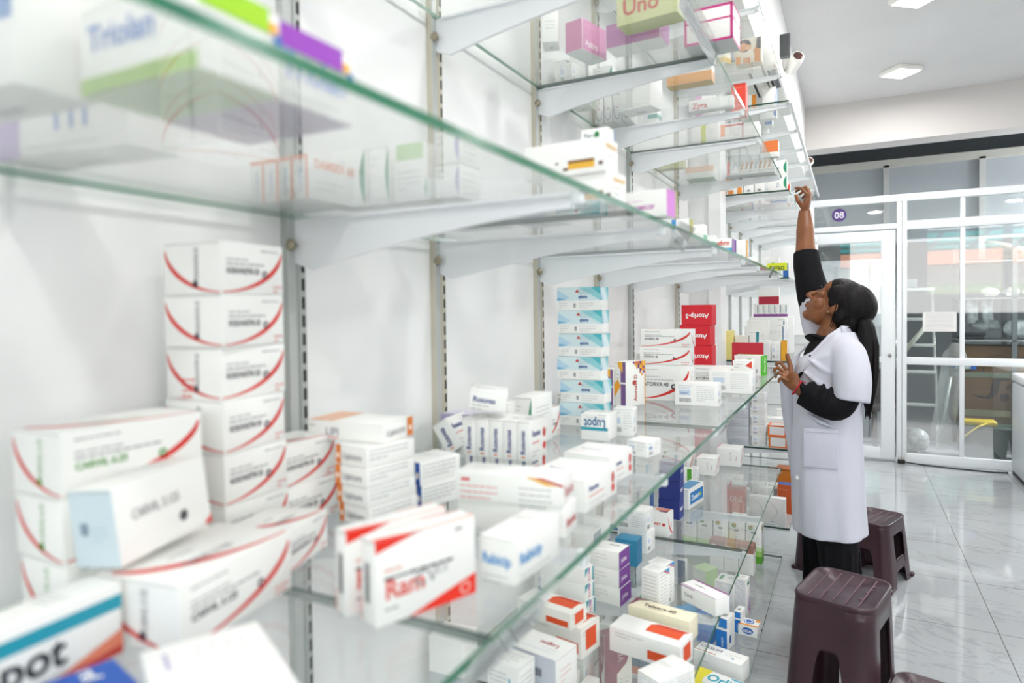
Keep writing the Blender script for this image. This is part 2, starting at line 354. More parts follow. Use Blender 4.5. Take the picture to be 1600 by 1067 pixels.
# ---------------------------------------------------------------- shelving hardware
LEV = {'C': .37, 'B': .755, 'A': 1.182, 'U1': 1.587, 'U2': 2.005, 'U3': 2.43}      # top face of each glass shelf
LNAME = {'C': 'bottom shelf', 'B': 'second shelf up', 'A': 'waist-high shelf', 'U1': 'eye-level shelf', 'U2': 'overhead shelf', 'U3': 'top shelf'}
GT = .008; DEPTH = .446
ORD = ['first', 'second', 'third', 'fourth', 'fifth', 'sixth', 'seventh', 'eighth', 'ninth', 'tenth', 'eleventh', 'twelfth']
UPS = [.69, 1.057, 1.514, 1.954, 2.301, 3.014]; UPF = [3.46, 4.0, 4.49, 4.95, 5.5, 6.1]
def upright_mesh(cream):
    b = MB(); a = ALU2 if cream else ALU
    b.box(0, .012, -.016, .016, .03, 2.6, a); b.box(.012, .0135, -.016, -.003, .03, 2.6, M('#c3c6c4', .35, .4)); b.box(.012, .0135, .003, .016, .03, 2.6, a)
    z = .05
    while z < 2.58:
        b.box(.0122, .0142, .0085, .0135, z, z + .017, BLACK); z += .026
    return b.mesh('slotted_upright')
um = [upright_mesh(False), upright_mesh(True)]
for i, y in enumerate(UPS + UPF):
    o = bpy.data.objects.new('slotted_upright', um[1 if i in (1, 2, 3, 5) else 0]); COL.objects.link(o); o.location = (0, y, 0)
    far = i >= len(UPS)
    tag(o, ('%s slotted metal upright from the left in the %s shelving run' % (ORD[i - len(UPS) if far else i], 'far' if far else 'near')), 'upright', 'slotted uprights on the wall')
def bracket_arm(L=.432):
    b = MB(); n = 14; top = []; bot = []
    for i in range(n + 1):
        t = i / n; x = .012 + t * (L - .012)
        drop = .060 * (1 - t) ** 1.5 + .017
        if t < .06: drop = .060
        top.append((x, 0)); bot.append((x, -drop))
    b.prism(bot + top[::-1], 'y', -.0035, .0035, FRAME)
    b.box(.03, L, -.008, .008, -.004, 0, FRAME); return b
barm = bracket_arm().mesh('bracket_arm')
b = MB(); X = Matrix.Translation((.016, -.0035, -.036)) @ Matrix.Rotation(PI / 2, 4, 'X')
b.lathe([(.003, 0), (.003, .006), (.0075, .007), (.009, .011), (.006, .014)], BRASS, 10, X); b.lathe([(.006, -.012), (.006, -.006)], BRASS, 10, X)
bscr = b.mesh('screw_knob')
b = MB(); b.box(-.006, .006, -.007, .007, -.014, .004, M('#e9eef0', .15), c=.002); bcap = b.mesh('end_cap')
def bracket(y, lev, label, x=0):
    k = empty('shelf_bracket', (x, y, LEV[lev] - GT)); tag(k, label, 'shelf bracket', 'white brackets under the glass shelves')
    for nm, me, lo in (('arm', barm, (0, 0, 0)), ('screw_knob', bscr, (0, 0, 0)), ('end_cap', bcap, (.438, 0, 0))):
        o = bpy.data.objects.new(nm, me); COL.objects.link(o); o.parent = k; o.location = lo
for lev in LEV:
    for i, y in enumerate(UPS):
        if lev == 'U3' and i < 2: continue
        if lev in ('B', 'C') and i < 1: continue
        bracket(y, lev, 'white bracket under the %s, on the near run\'s %s upright' % (LNAME[lev], ORD[i]))
    for i, y in enumerate(UPF):
        bracket(y, lev, 'white bracket under the %s, on the far run\'s %s upright' % (LNAME[lev], ORD[i]))
def glass_shelf(y0, y1, lev, label, x0=.016, x1=DEPTH, skew=0):
    z = LEV[lev]; b = MB(); ym = y1
    vs = [(x0, y0, z - GT), (x1, y0, z - GT), (x1, y1, z - GT), (x0, y1 + skew, z - GT), (x0, y0, z), (x1, y0, z), (x1, y1, z), (x0, y1 + skew, z)]
    b.add(vs, [(3, 2, 1, 0), (4, 5, 6, 7)], GLASS); b.add(vs, [(1, 2, 6, 5), (3, 0, 4, 7)], GEDGE); b.add(vs, [(0, 1, 5, 4), (2, 3, 7, 6)], GEND)
    tag(b.build('glass_shelf'), label, 'shelf', 'glass shelves')
NP = {'C': [.3, 1.5, 2.305, 3.03], 'B': [.3, 1.05, 1.957, 3.03], 'A': [-.5, .465, 1.509, 2.296, 3.08], 'U1': [-.5, .90, 1.515, 2.30, 3.08], 'U2': [.66, 1.505, 2.30, 3.06], 'U3': [1.1, 1.96, 3.06]}
for lev, ys in NP.items():
    for i in range(len(ys) - 1):
        glass_shelf(ys[i] + .0015, ys[i + 1] - .0015, lev, '%s glass panel of the %s in the near run' % (ORD[i], LNAME[lev]))
for lev in LEV:
    ys = [3.42, 4.98, 6.5]
    for i in range(2): glass_shelf(ys[i] + .0015, ys[i + 1] - .0015, lev, '%s glass panel of the %s in the far run' % (['nearer', 'farther'][i], LNAME[lev]))
b = MB(); b.box(DEPTH + .001, DEPTH + .013, 3.42, 6.5, 2.412, 2.436, M('#dfe2e4', .3)); tag(b.build('edge_rail'), 'white metal rail along the front of the top shelf of the far run', 'rail')
# ---------------------------------------------------------------- printed cartons
WH = '#f4f4f1'; WB = '#e9eeef'; CRM = '#f1e9cd'
T_ = lambda h: M(h, .45)
GR = T_('#8d9094'); DK = T_('#3c3f48'); RED = T_('#d92a22'); REDP = T_('#e0655f')
def faces(mb, a, b, h):
    return {'F': Face(mb, (-a / 2, -b / 2, 0), (1, 0, 0), (0, 0, 1), a, h), 'R': Face(mb, (a / 2, -b / 2, 0), (0, 1, 0), (0, 0, 1), b, h),
            'K': Face(mb, (a / 2, b / 2, 0), (-1, 0, 0), (0, 0, 1), a, h), 'L': Face(mb, (-a / 2, b / 2, 0), (0, -1, 0), (0, 0, 1), b, h),
            'T': Face(mb, (-a / 2, -b / 2, h), (1, 0, 0), (0, 1, 0), a, b), 'B': Face(mb, (-a / 2, b / 2, 0), (1, 0, 0), (0, -1, 0), a, b)}
def swoosh(f, mat, w=.05, mir=False):
    # crescent rising from the lower left to the upper right corner
    n = 14; o = []; i_ = []
    for k in range(n + 1):
        t = k / n; x = .02 + .96 * math.sin(t * PI / 2); y = .03 + .82 * (1 - math.cos(t * PI / 2)); th = w * 1.25 * (.22 + math.sin(PI * t ** 1.35) ** 1.1)
        o.append((x, y)); i_.append((x - th * .8 * t, y + th * (1.15 - t)))
    if mir: o = [(1 - x, y) for x, y in o]; i_ = [(1 - x, y) for x, y in i_]
    for k in range(n):
        q = [o[k], o[k + 1], i_[k + 1], i_[k]]
        f.poly(q[::-1] if mir else q, mat)
def disc(f, u, v, r, mat, k=1, n=16, ry=None):
    f.poly([(u + r / f.W * math.cos(2 * PI * i / n), v + (ry or r) / f.H * math.sin(2 * PI * i / n)) for i in range(n)], mat, k)
def d_swoosh(mb, a, b, h, F, p):
    tx = T_(p.get('tc', '#4a4752')); nm = p.get('t', 'CARVIL 3.125'); body = 'F' if a > b else 'R'; end = 'R' if a > b else 'F'
    f = F[body]; f.flip = p.get('flip', 0); swoosh(f, RED, .07)
    f.lines(.62 if nm[0] == 'R' else .08, .86, .95 if nm[0] == 'R' else .42, 1, .01, GR, .0012, 2); f.lines(.08, .66, .55, 1, .01, GR, .0012, 5); f.lines(.08, .57, .82, 1, .01, GR, .0016, 6)
    f.text(nm, .08, .40, f.H * .11, tx, bold=True, maxw=f.W * .5); disc(f, .68, .40, f.H * .075, tx); disc(f, .68, .40, f.H * .03, T_(WH), 2)
    f.lines(.82, .14, .97, 2, .005, REDP, .0014, 9)
    g = F[end]; swoosh(g, RED, .07, True)
    g.text(nm, .62, .28, min(g.H, .07) * .11, tx, rot=PI / 2, maxw=g.H * .6); disc(g, .56, .2, .004, tx)
    if p.get('stamp'): g.lines(.30, .35, .55, 4, .006, REDP, .002, 4)
    t = F['T']; t.flip = 1 if b > a else 0; swoosh(t, RED, .09, True); t.lines(.3, .6, .7, 1, .01, GR, .0016, 3); t.text(nm, .25, .3, .008, tx, maxw=t.W * .4); t.flip = 0
def d_near(mb, a, b, h, F, p):
    t = F['T']; t.lines(.12, .78, .8, 4, .009, T_('#cdd0d4'), .0012, 3); t.lines(.12, .15, .5, 1, .01, T_('#a9a2c9'), .003, 4)
    for nm in 'FR': f = F[nm]; f.text('Nexpro', .3, .35, h * .32, T_('#5b4aa8'), 1, True, 0, f.W * .6); f.rect(.94, 0, 1, 1, T_('#3ba7dc')); f.lines(.1, .8, .5, 1, .01, GR, .0015)
def d_lean(mb, a, b, h, F, p):
    f = F['F']; f.rect(0, 0, 1, 1, T_('#cddde4')); f.rect(.2, .42, .38, .58, T_('#8196a8'), 2); f.lines(.45, .5, .85, 3, .005, T_('#9fb6c4'), .0008, 3, 2)
    r = F['R']; r.text('CARVIL 3.125', .15, .52, h * .13, T_('#7a747c'), maxw=r.W * .5); disc(r, .68, .28, .005, T_('#4a4752')); r.poly([(.9, .0), (1, .0), (1, .12)], RED); F['T'].lines(.1, .7, .8, 2, .01, GR, .001)
def d_ramcv(mb, a, b, h, F, p):
    for nm in ('R', 'L'):
        f = F[nm]; rr = T_('#ea2c15')
        f.poly([(0, 1), (0, .86), (.42, 1)], rr); f.poly([(1, .0), (1, .27), (.62, .13), (.3, .0)], rr)
        disc(f, .88, .12, .006, T_('#f4b9ae'), 2); disc(f, .88, .12, .004, rr, 3)
        f.lines(.08, .62, .42, 1, .01, T_('#e8a59b'), .002, 1); f.lines(.08, .52, .85, 1, .01, DK, .0024, 2)
        f.text('Ram', .08, .30, .016, T_('#e2655d'), bold=True); f.text('CV', .36, .34, .013, GR); f.text('2.5', .58, .42, .007, GR)
        f.lines(.08, .17, .3, 1, .01, GR, .0016, 7); f.lines(.78, .88, .93, 1, .01, DK, .0018, 8)
    g = F['F']; g.barcode(.28, .25, .62, .72, DK); t = F['T']; rr = T_('#ea5a44'); t.flip = 1
    t.poly([(0, 0), (.0, .3), (.5, 0)], T_('#ea2c15')); t.poly([(.3, 0), (1, .04), (1, .22), (.4, .1)], T_('#f0a99c')); t.lines(.2, .6, .8, 1, .01, GR, .001); t.flip = 0
def d_band(mb, a, b, h, F, p):
    """plain carton with one printed band; p: t, c band colour, tc text colour, band=(v0,v1), vert"""
    c = T_(p.get('c', '#2aa3b5')); tc = T_(p.get('tc', '#33373f')); tt = p.get('t', ''); v0, v1 = p.get('band', (.6, .8))
    for k, nm in enumerate(p.get('on', 'FR')):
        f = F[nm]; f.flip = p.get('flip', 0); W, H = f.W, f.H
        if p.get('vert'): f.rect(v0, 0, v1, 1, c)
        elif v1 > v0: f.rect(0, v0, 1, v1, c)
        if tt:
            r = p.get('rot', 1 if H > W * 1.5 else 0); hh = min(H, W) * p.get('ts', .3)
            tv = p.get('tv', .2); tu = p.get('tu', .08)
            if r: f.text(tt, .5 + .35 * hh / W, .12, hh, tc, rot=PI / 2, maxw=H * .75, bold=p.get('bold', True))
            else: f.text(tt, tu, tv, hh, tc, maxw=W * .8, bold=p.get('bold', True))
        if p.get('fine', True): f.lines(.1, .12, .8, 2, -.005 if H < .03 else .006, GR, .0008, k + 3)
        f.flip = 0
    if p.get('top'): F['T'].rect(0, 0, 1, 1, T_(p['top']))
    else: F['T'].lines(.1, .75, .8, 3, .006, GR, .0008, 5)
    if p.get('bot'): F['B'].rect(.0, .0, 1, 1, T_(p['bot']))
    else: F['B'].lines(.3, .6, .7, 1, .006, GR, .001, 6); F['B'].barcode(.35, .25, .6, .4, GR)
    if p.get('halft'):
        f = F['R']; f.poly([(.55, 0), (1, 0), (1, .34)], T_('#e58468'), 2); f.poly([(.25, 0), (1, 0), (1, .12)], T_('#c9433a'), 3)
    if p.get('Rband'): F['R'].rect(0, .7, .85, 1, T_(p['Rband']), 2); disc(F['R'], .9, .78, .004, T_('#f0b44a'), 3); disc(F['R'], .96, .66, .0035, T_('#2f6fc0'), 3)
    if p.get('Rc'): F['R'].rect(0, 0, 1, 1, T_(p['Rc']), 3)
    if p.get('Rt'): F['R'].text(p['Rt'], .65, .12, F['R'].W * .35, T_('#ffffff'), 4, True, PI / 2, F['R'].H * .75)
def d_info(mb, a, b, h, F, p):
    for nm in 'FR':
        f = F[nm]
        if f.W > .03:
            f.lines(.5, .85, .92, int(f.H / .0065) - 1, .0055, T_('#9aa0a6'), .0008, 3); f.lines(.08, .85, .4, 2, .006, T_('#a4b3cf'), .001, 4)
            f.rect(.1, .45, .36, .68, T_('#c9d6e8')); f.text(p.get('t', ''), .12, .5, .007, T_('#3e6fb0'), maxw=f.W * .2); f.barcode(.1, .14, .38, .32, GR)
        else: f.lines(.2, .8, .8, int(f.H / .009) - 1, .008, GR, .0008, 2)
    F['T'].lines(.1, .6, .8, 2, .006, GR, .0008, 2)
def d_tag(mb, a, b, h, F, p):
    # long white carton with a square colour tab and handwriting-like brand name on the short end
    c = T_(p['c']); e, l = (F['R'], F['F']) if a > b else (F['F'], F['R'])
    for g in (e,):
        g.rect(.80, 0, 1, 1, c) if p.get('side', 1) else g.rect(0, 0, .16, 1, c)
        g.rect(.86, .3, .94, .55, T_('#fff3e2'), 2) if p.get('side', 1) else g.rect(.04, .3, .12, .55, T_('#fff3e2'), 2)
        g.text('Lipicure', .12 if p.get('side', 1) else .24, .3, h * .36, T_('#6d6f7a'), maxw=g.W * .6)
    l.flip = 0
    if p.get('hand'): l.text('LIPI', .25, .25, h * .4, T_('#767a88')); l.rect(.24, .1, .42, .16, REDP); l.lines(.03, .7, .2, 1, .01, GR, .001)
    else: l.lines(.05, .82, .88, max(2, int(h / .006) - 1), .0052, GR, .0009, int(p.get('s', 3)))
    t = F['T']; t.rect(0, 0, .35, 1, T_('#eab99b')) if p.get('otop') else t.lines(.1, .6, .8, 2, .01, GR, .001)
def d_rosu(mb, a, b, h, F, p):
    tb = T_('#2e3f86')
    f = F['F']
    if h > a: f.text('Rosuvas', .62, .16, a * .34, tb, rot=PI / 2, maxw=h * .62, bold=True); f.rect(.35, .07, .6, .11, T_('#e8824a'))
    else: f.text('Rosuvas', .1, .4, min(h * .28, .014), tb, maxw=a * .6, bold=True); f.lines(.1, .2, .6, 2, .006, GR, .0009)
    g = F['R']; g.text('Rosuvas', .1, .6, min(h * .16, .011), tb, maxw=g.W * .5, bold=True); g.rect(.1, .42, .55, .45, REDP); g.lines(.1, .2, .6, 2, .006, GR, .0009)
    disc(g, .86, .62, .0055, T_('#c9302c'), 1, 12, .008); disc(g, .86, .28, .006, RED); g.poly([(.82, .26), (.86, .14), (.90, .26)], RED, 2)
    t = F['T']; t.text('Rosuvas', .15, .4, .008, tb, maxw=t.W * .5); t.lines(.1, .2, .7, 1, .006, REDP, .001)
def d_teal(mb, a, b, h, F, p):
    for nm in 'FR':
        f = F[nm]; f.rect(0, .42, 1, 1, T_('#d3e6ea')); f.poly([(.5, 1), (1, .42), (1, 1)], T_('#94d3d9'), 2); f.poly([(.78, 1), (1, .68), (1, 1)], T_('#4fb9c5'), 3)
        f.poly([(0, .42), (.3, .55), (.0, .9)], T_('#b3d3e6'), 2); f.poly([(0, .42), (.22, .48), (.0, .55)], T_('#6fb0d6'), 3)
        if f.W > .06:
            f.text('epharma', .5, .52, .008, T_('#27509a'), 4, True, maxw=f.W * .2); f.poly([(.42, .78), (.47, .92), (.52, .78)], T_('#c23a36'), 4)
            f.lines(.5, .88, .85, 3, .004, T_('#7ea7b8'), .0007, 2, 4); f.lines(.05, .3, .25, 3, .005, GR, .0007, 3); f.rect(.38, .12, .43, .3, T_('#9a9fa3')); f.lines(.5, .3, .85, 3, .005, GR, .0007, 4)
    F['T'].rect(0, 0, 1, 1, T_('#cfe4ea'))
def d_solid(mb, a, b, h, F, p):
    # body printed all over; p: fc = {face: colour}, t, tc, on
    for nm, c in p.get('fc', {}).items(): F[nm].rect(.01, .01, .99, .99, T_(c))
    for nm in p.get('on', 'F'):
        f = F[nm]; f.flip = p.get('flip', 0); hh = min(f.W, f.H) * p.get('ts', .25)
        if p.get('t'):
            if p.get('rot'): f.text(p['t'], .5 + .35 * hh / f.W, .12, hh, T_(p.get('tc', '#ffffff')), 4, True, PI / 2, f.H * .75)
            else: f.text(p['t'], p.get('tu', .1), p.get('tv', .45), hh, T_(p.get('tc', '#ffffff')), 4, True, 0, f.W * .8)
        if p.get('lines', 1): f.lines(.1, .85, .8, 2, .005, T_(p.get('lc', '#c9c9c9')), .0008, 4, 3)
        f.flip = 0
def d_stripe(mb, a, b, h, F, p):
    # long carton: orange brand flash on the top and the near end
    oc = T_(p.get('c', '#e5521c')); t = F['T']; t.flip = p.get('tf', 0)
    t.rect(.45, .35, .92, .8, oc); t.poly([(.45, .8), (.92, .8), (.98, .95), (.55, .95)], T_('#c93a1a')); t.text(p.get('t', 'Losar'), .05, .5, .010, T_('#a53a3c'), 2, True, maxw=t.W * .35); t.flip = 0
    for nm in 'FR':
        f = F[nm]; f.rect(.55, .15, .95, .5, oc) if f.W > .08 else f.rect(.25, .2, .8, .85, oc); f.lines(.08, .8, .5, 2, .006, GR, .0009, 2)
def d_mosaic(mb, a, b, h, F, p):
    f = F['R']; rg = random.Random(5); f.text('Atorsave D', .56, .1, .012, T_('#b9453e'), 2, True, PI / 2, f.H * .6); disc(f, .42, .52, .007, T_('#b9453e'), 1); f.rect(.95, 0, 1, 1, T_('#e39a2c'))
    for i in range(7):
        for j in range(7):
            if i >= j and rg.random() < .8:
                u, v = .36 + i * .085, 1 - (6 - j) * .0 - (j + 1) * .055 + 0
                f.rect(u, 1 - (i - j + 1) * .055, u + .08, 1 - (i - j) * .055, T_(rg.choice(['#5b2f86', '#e39a2c', '#8a4ea0', '#d9742a', '#f2c14a'])), 2)
    g = F['F']; g.rect(.55, .0, 1, 1, T_('#7c5a92')); g.poly([(0, .2), (.55, .45), (.3, .6), (0, .5)], T_('#f0a52c')); g.poly([(.3, .9), (.75, .75), (.75, 1), (.3, 1)], T_('#f3b73a'), 2); g.rect(.55, .5, 1, .54, T_('#f4f4f1'), 2); g.lines(.1, .7, .45, 3, .01, GR, .001)
def d_leaf(mb, a, b, h, F, p):
    # tall carton: white fading to a green foot with a flower, name across the top
    for nm in 'FR':
        f = F[nm]; f.rect(0, 0, 1, .18, T_('#5aa82e')); f.rect(0, .18, 1, .32, T_('#9ccd6a')); f.rect(0, .32, 1, .42, T_('#cfe6b4'))
        disc(f, .3, .9, .010, T_('#4c9a2a'), 2); disc(f, .34, .92, .007, T_('#e8b92b'), 3); disc(f, .34, .92, .0035, T_('#4a2d12'), 4)
        f.text(p.get('t', '400'), .3, .74, .010, DK, 3, True, maxw=f.W * .5); f.lines(.12, .66, .85, 5, .009, GR, .0009, 5); disc(f, .5, .1, .003, T_('#c0392b'), 3); disc(f, .2, .24, .0025, T_('#c0392b'), 3)
def d_arc(mb, a, b, h, F, p):
    # white carton with a coloured half-moon on one edge
    c = T_(p.get('c', '#1d8f66')); f = F['F']; n = 10
    f.poly([(1, .02)] + [(1, .98)] + [(1 - .17 * math.sin(PI * k / n), .98 - .96 * k / n) for k in range(1, n)], c)
    f.text(p.get('t', ''), .62, .2, f.W * .16, T_('#5a7aa0'), 1, False, PI / 2, f.H * .6); f.lines(.1, .8, .45, 2, .008, GR, .001)
    g = F['R']; g.lines(.2, .75, .8, 4, .008, GR, .0009, 3); g.text(p.get('t', ''), .3, .45, .006, c, maxw=g.W * .4)
def d_plain(mb, a, b, h, F, p):
    F['R'].lines(.2, .7, .8, 2, .007, GR, .0009, 3); F['F'].lines(.2, .6, .8, 3, .007, GR, .0009, 4); F['B'].barcode(.35, .3, .65, .45, GR)
DES = {k[2:]: v for k, v in list(globals().items()) if k.startswith('d_')}
_cm = {}
def carton_mesh(design, a, b, h, body=WH, **p):
    key = (design, round(a, 3), round(b, 3), round(h, 3), body, str(sorted(p.items())))
    if key in _cm: return _cm[key]
    mb = MB(); mb.box(-a / 2, a / 2, -b / 2, b / 2, 0, h, M(body, .42), c=.0007)
    F = faces(mb, a, b, h); DES[design](mb, a, b, h, F, p)
    # tuck flap slit along the top of the short end
    e = F['F'] if a < b else F['R']; e.poly([(.03, .965), (.97, .965), (.97, .98), (.03, .98)], T_('#c9c9c6'))
    _cm[key] = mb.mesh('medicine_carton'); return _cm[key]
GAP = .0004
def carton(label, design, x, y, z, rot, a, b, h, grp=None, tilt=(0, 0), cat='medicine box', name='medicine_carton', **p):
    o = bpy.data.objects.new(name, carton_mesh(design, a, b, h, **p)); COL.objects.link(o)
    o.location = (x, y, z); o.rotation_euler = (math.radians(tilt[0]), math.radians(tilt[1]), math.radians(rot))
    return tag(o, label, cat, grp)
def d_flash(mb, a, b, h, F, p):
    t = F['T']; t.lines(.1, .7, .5, 2, .012, GR, .001); f = F['F']
    f.poly([(.66, .98), (.72, .98), (.95, .72), (.85, .72)], T_('#f0b62c')); f.poly([(.74, .98), (.82, .98), (1, .78), (1, .7)], T_('#c8352c'), 2)
    f.rect(.06, .7, .14, .8, RED); f.lines(.05, .5, .4, 3, .007, REDP, .0012, 3); f.lines(.6, .55, .9, 4, .007, GR, .001, 4); F['R'].text('Rosuvas', .1, .3, .014, T_('#c0393b'), maxw=F['R'].W * .8)
def d_lilac(mb, a, b, h, F, p):
    for nm in 'FR': F[nm].rect(0, .55, 1, 1, T_('#a79cc4')); F[nm].text('Pantin', .62, .08, .010, T_('#4c4f66'), 2, False, PI / 2, h * .4); F[nm].text('40', .6, .65, .007, T_('#e8e4f2'), 3, False, PI / 2)
    F['T'].rect(0, 0, 1, 1, T_('#d9d4e6'))
def d_stripes2(mb, a, b, h, F, p):
    f = F['F']; f.rect(0, 0, .3, 1, T_('#2f9fd8')); f.rect(.38, 0, .5, 1, T_('#bfe3f3')); f.rect(.68, 0, 1, 1, T_('#38a9de')); f.text('Lpdot', .86, .1, a * .22, T_('#1d4f8e'), 3, True, PI / 2, h * .6); F['T'].rect(0, 0, 1, 1, T_('#7cc6e6')); F['R'].rect(0, 0, 1, 1, T_('#e9eef2'))
def d_corner(mb, a, b, h, F, p):
    F['F'].poly([(1, .2), (1, 1), (.65, .5)], T_('#e0452c')); F['F'].lines(.1, .6, .5, 2, .008, GR, .001)
def d_greenend(mb, a, b, h, F, p):
    f = F['F']; f.text('Atorlip', .12, .66, h * .16, T_('#3c4a44'), 2, True); disc(f, .56, .73, .009, T_('#7ab648')); disc(f, .56, .73, .006, T_(WH), 2); f.lines(.1, .55, .5, 2, .012, GR, .0016); f.rect(.72, .12, .84, .34, T_('#b5b9b5'))
    g = F['R']; g.rect(0, 0, 1, 1, T_('#53c41f')); g.text('Atorlip', .68, .15, g.W * .34, T_('#f3fbe9'), 2, True, PI / 2, h * .7); F['T'].rect(0, .5, 1, 1, T_('#9bd67a')); f.rect(.95, 0, 1, 1, T_('#53c41f'), 2)
DES = {k[2:]: v for k, v in list(globals().items()) if k.startswith('d_')}
def d_oredge(mb, a, b, h, F, p):
    f = F['F']; f.rect(.86, 0, 1, 1, T_('#f08a5c')); f.rect(0, .9, .8, 1, T_('#f4a98a')); f.text('Dambex', .6, .15, a * .32, T_('#7fa3c9'), 1, False, PI / 2, h * .6)
    g = F['R']; g.text('DAMBEX 60', .12, .72, .011, T_('#ee8458'), 1, True, maxw=g.W * .8); g.lines(.15, .4, .7, 2, .008, GR, .0009)
def d_greentop(mb, a, b, h, F, p):
    f = F['F']; f.rect(.1, .72, .9, 1, T_('#b4d79a')); f.lines(.1, .5, .8, 4, .007, GR, .0009); f.poly([(1, .0), (1, .4), (.93, .2)], T_('#3f9b7a'))
def d_gold(mb, a, b, h, F, p):
    f = F['F']; f.rect(.56, .16, .88, .34, T_('#e8b33a')); f.rect(.56, .34, .88, .42, T_('#8a5a34'), 2); f.rect(.5, .14, .56, .22, T_('#5c3320'), 2); f.rect(.93, .2, .98, .3, T_('#5c3320'), 2); disc(f, .42, .38, .0018, DK)
    g = F['R']; g.rect(.1, .7, .9, .85, T_('#d9bb8c')); g.lines(.2, .5, .8, 2, .008, GR, .001)
def d_leafdot(mb, a, b, h, F, p):
    f = F['F']; disc(f, .6, .92, .004, T_('#1f8f3a'), 1, 10, .006); f.text('Pipron', .12, .90, .006, T_('#4c5f78')); f.lines(.1, .7, .5, 3, .006, GR, .0008); f.barcode(.66, .62, .85, .76, DK); F['R'].rect(.85, 0, 1, 1, T_('#7aa3d6')); disc(F['R'], .5, .82, .004, T_('#1f8f3a'))
def d_pinkend(mb, a, b, h, F, p):
    F['R'].rect(0, 0, 1, 1, T_('#c768c8')); F['R'].rect(.85, 0, 1, 1, T_('#a9b23c'), 2); f = F['F']; f.text('KIMECEF', .3, .3, .006, T_('#c055b5'), 1, True, 0, a * .6); f.lines(.1, .62, .9, 1, .01, T_('#d9a6d2'), .001)
def d_cross(mb, a, b, h, F, p):
    f = F['F']; c = T_('#d8352c'); f.rect(.3, .55, .42, .62, c); f.rect(.34, .5, .38, .67, c); F['R'].rect(0, .1, 1, .4, T_('#58b489'))
def d_frame(mb, a, b, h, F, p):
    for nm in 'FR':
        f = F[nm]; c = T_('#cc2f86'); f.rect(0, 0, 1, .07, c); f.rect(0, .93, 1, 1, c); f.rect(0, 0, .05, 1, c); f.rect(.95, 0, 1, 1, c); f.rect(0, .58, 1, .63, c); f.lines(.12, .75, .7, 1, .01, T_('#e08fae'), .001); f.lines(.12, .42, .6, 1, .01, T_('#e08fae'), .001)
    F['B'].rect(0, 0, 1, 1, T_('#c9cdcb'))
def d_curl(mb, a, b, h, F, p):
    f = F['F']; n = 10
    for k in range(n):
        t0, t1 = PI * 1.1 * k / n, PI * 1.1 * (k + 1) / n
        f.poly([(.5 + .42 * math.cos(t0 + 2.8), .45 + .4 * math.sin(t0 + 2.8)), (.5 + .42 * math.cos(t1 + 2.8), .45 + .4 * math.sin(t1 + 2.8)), (.5 + .36 * math.cos(t1 + 2.8), .45 + .36 * math.sin(t1 + 2.8)), (.5 + .36 * math.cos(t0 + 2.8), .45 + .36 * math.sin(t0 + 2.8))], T_('#6b6496'))
    disc(f, .5, .5, .002, RED); F['B'].lines(.2, .5, .8, 1, .01, GR, .001)
def d_orcorner(mb, a, b, h, F, p):
    f = F['F']; f.rect(0, .45, .22, .95, T_('#ef8b32')); c = T_('#e06a60'); f.rect(.22, .85, 1, .93, c); f.rect(0, .18, 1, .22, c); f.rect(.9, 0, 1, 1, T_('#f0bcc4')); f.text('Cenil', .55, .4, .007, GR, maxw=a * .3)
def d_sachet(mb, a, b, h, F, p):
    f = F['F']; f.rect(0, 0, .07, 1, T_('#e0605a')); f.rect(.07, .6, 1, 1, T_('#cfd3d2')); rg = random.Random(4)
    for i in range(9):
        x = .1 + i * .095; f.poly([(x, .35), (x + .05, .35), (x + .09, .85), (x + .04, .85)], T_(rg.choice(['#c98d4a', '#9aa7b0', '#d9dcdc', '#b5703a'])), 2)
    F['B'].rect(0, 0, 1, 1, T_('#c3c7c4'))
def d_logou(mb, a, b, h, F, p):
    t = F['T']; t.flip = 2; t.text('Logou', .2, .35, b * .16, T_('#b03a40'), 1, True, 0, a * .5); t.lines(.15, .75, .85, 2, .01, T_('#aab6d0'), .001); t.flip = 0
    f = F['F']; f.rect(0, 0, 1, 1, T_('#d3d7e0')); f.barcode(.2, .55, .7, .72, DK, 3, 2); F['R'].lines(.2, .7, .7, 3, .01, REDP, .001)
def d_bluecres(mb, a, b, h, F, p):
    f = F['F']; f.poly([(.72, .0), (.86, .0), (.84, .4), (.72, .75), (.68, .75), (.72, .4)], T_('#45a5d6')); f.lines(.08, .8, .62, 7, .008, GR, .0009); F['T'].lines(.15, .7, .8, 4, .008, GR, .001)
    F['R'].lines(.1, .8, .8, 5, .009, GR, .001)
def d_tealcor(mb, a, b, h, F, p):
    t = F['T']; t.rect(0, .3, .9, .36, T_('#b04a52')); t.rect(.3, .75, .9, .85, T_('#b79fc6')); t.lines(.1, .5, .8, 1, .01, GR, .001); r = F['R']
    r.poly([(0, .5), (.45, 1), (0, 1)], T_('#2fa3a8')); r.poly([(.2, .5), (.6, .8), (.45, 1)], T_('#b47cc4'), 2); r.rect(.86, 0, 1, .9, T_('#2f9aa8')); r.text('Ritas', .55, .1, .008, T_('#d0606a'), 2, False, PI / 2, h * .7)
def d_purpend(mb, a, b, h, F, p):
    r = F['R']; r.rect(0, 0, 1, 1, T_('#7b3f98')); r.text('Julina', .2, .35, .010, T_('#f1e7f5'), 2, True, 0, b * .6); F['F'].lines(.1, .7, .6, 3, .008, T_('#b5b9b9'), .001); F['T'].barcode(.45, .6, .8, .75, GR); F['T'].lines(.1, .3, .6, 2, .008, GR, .0009)
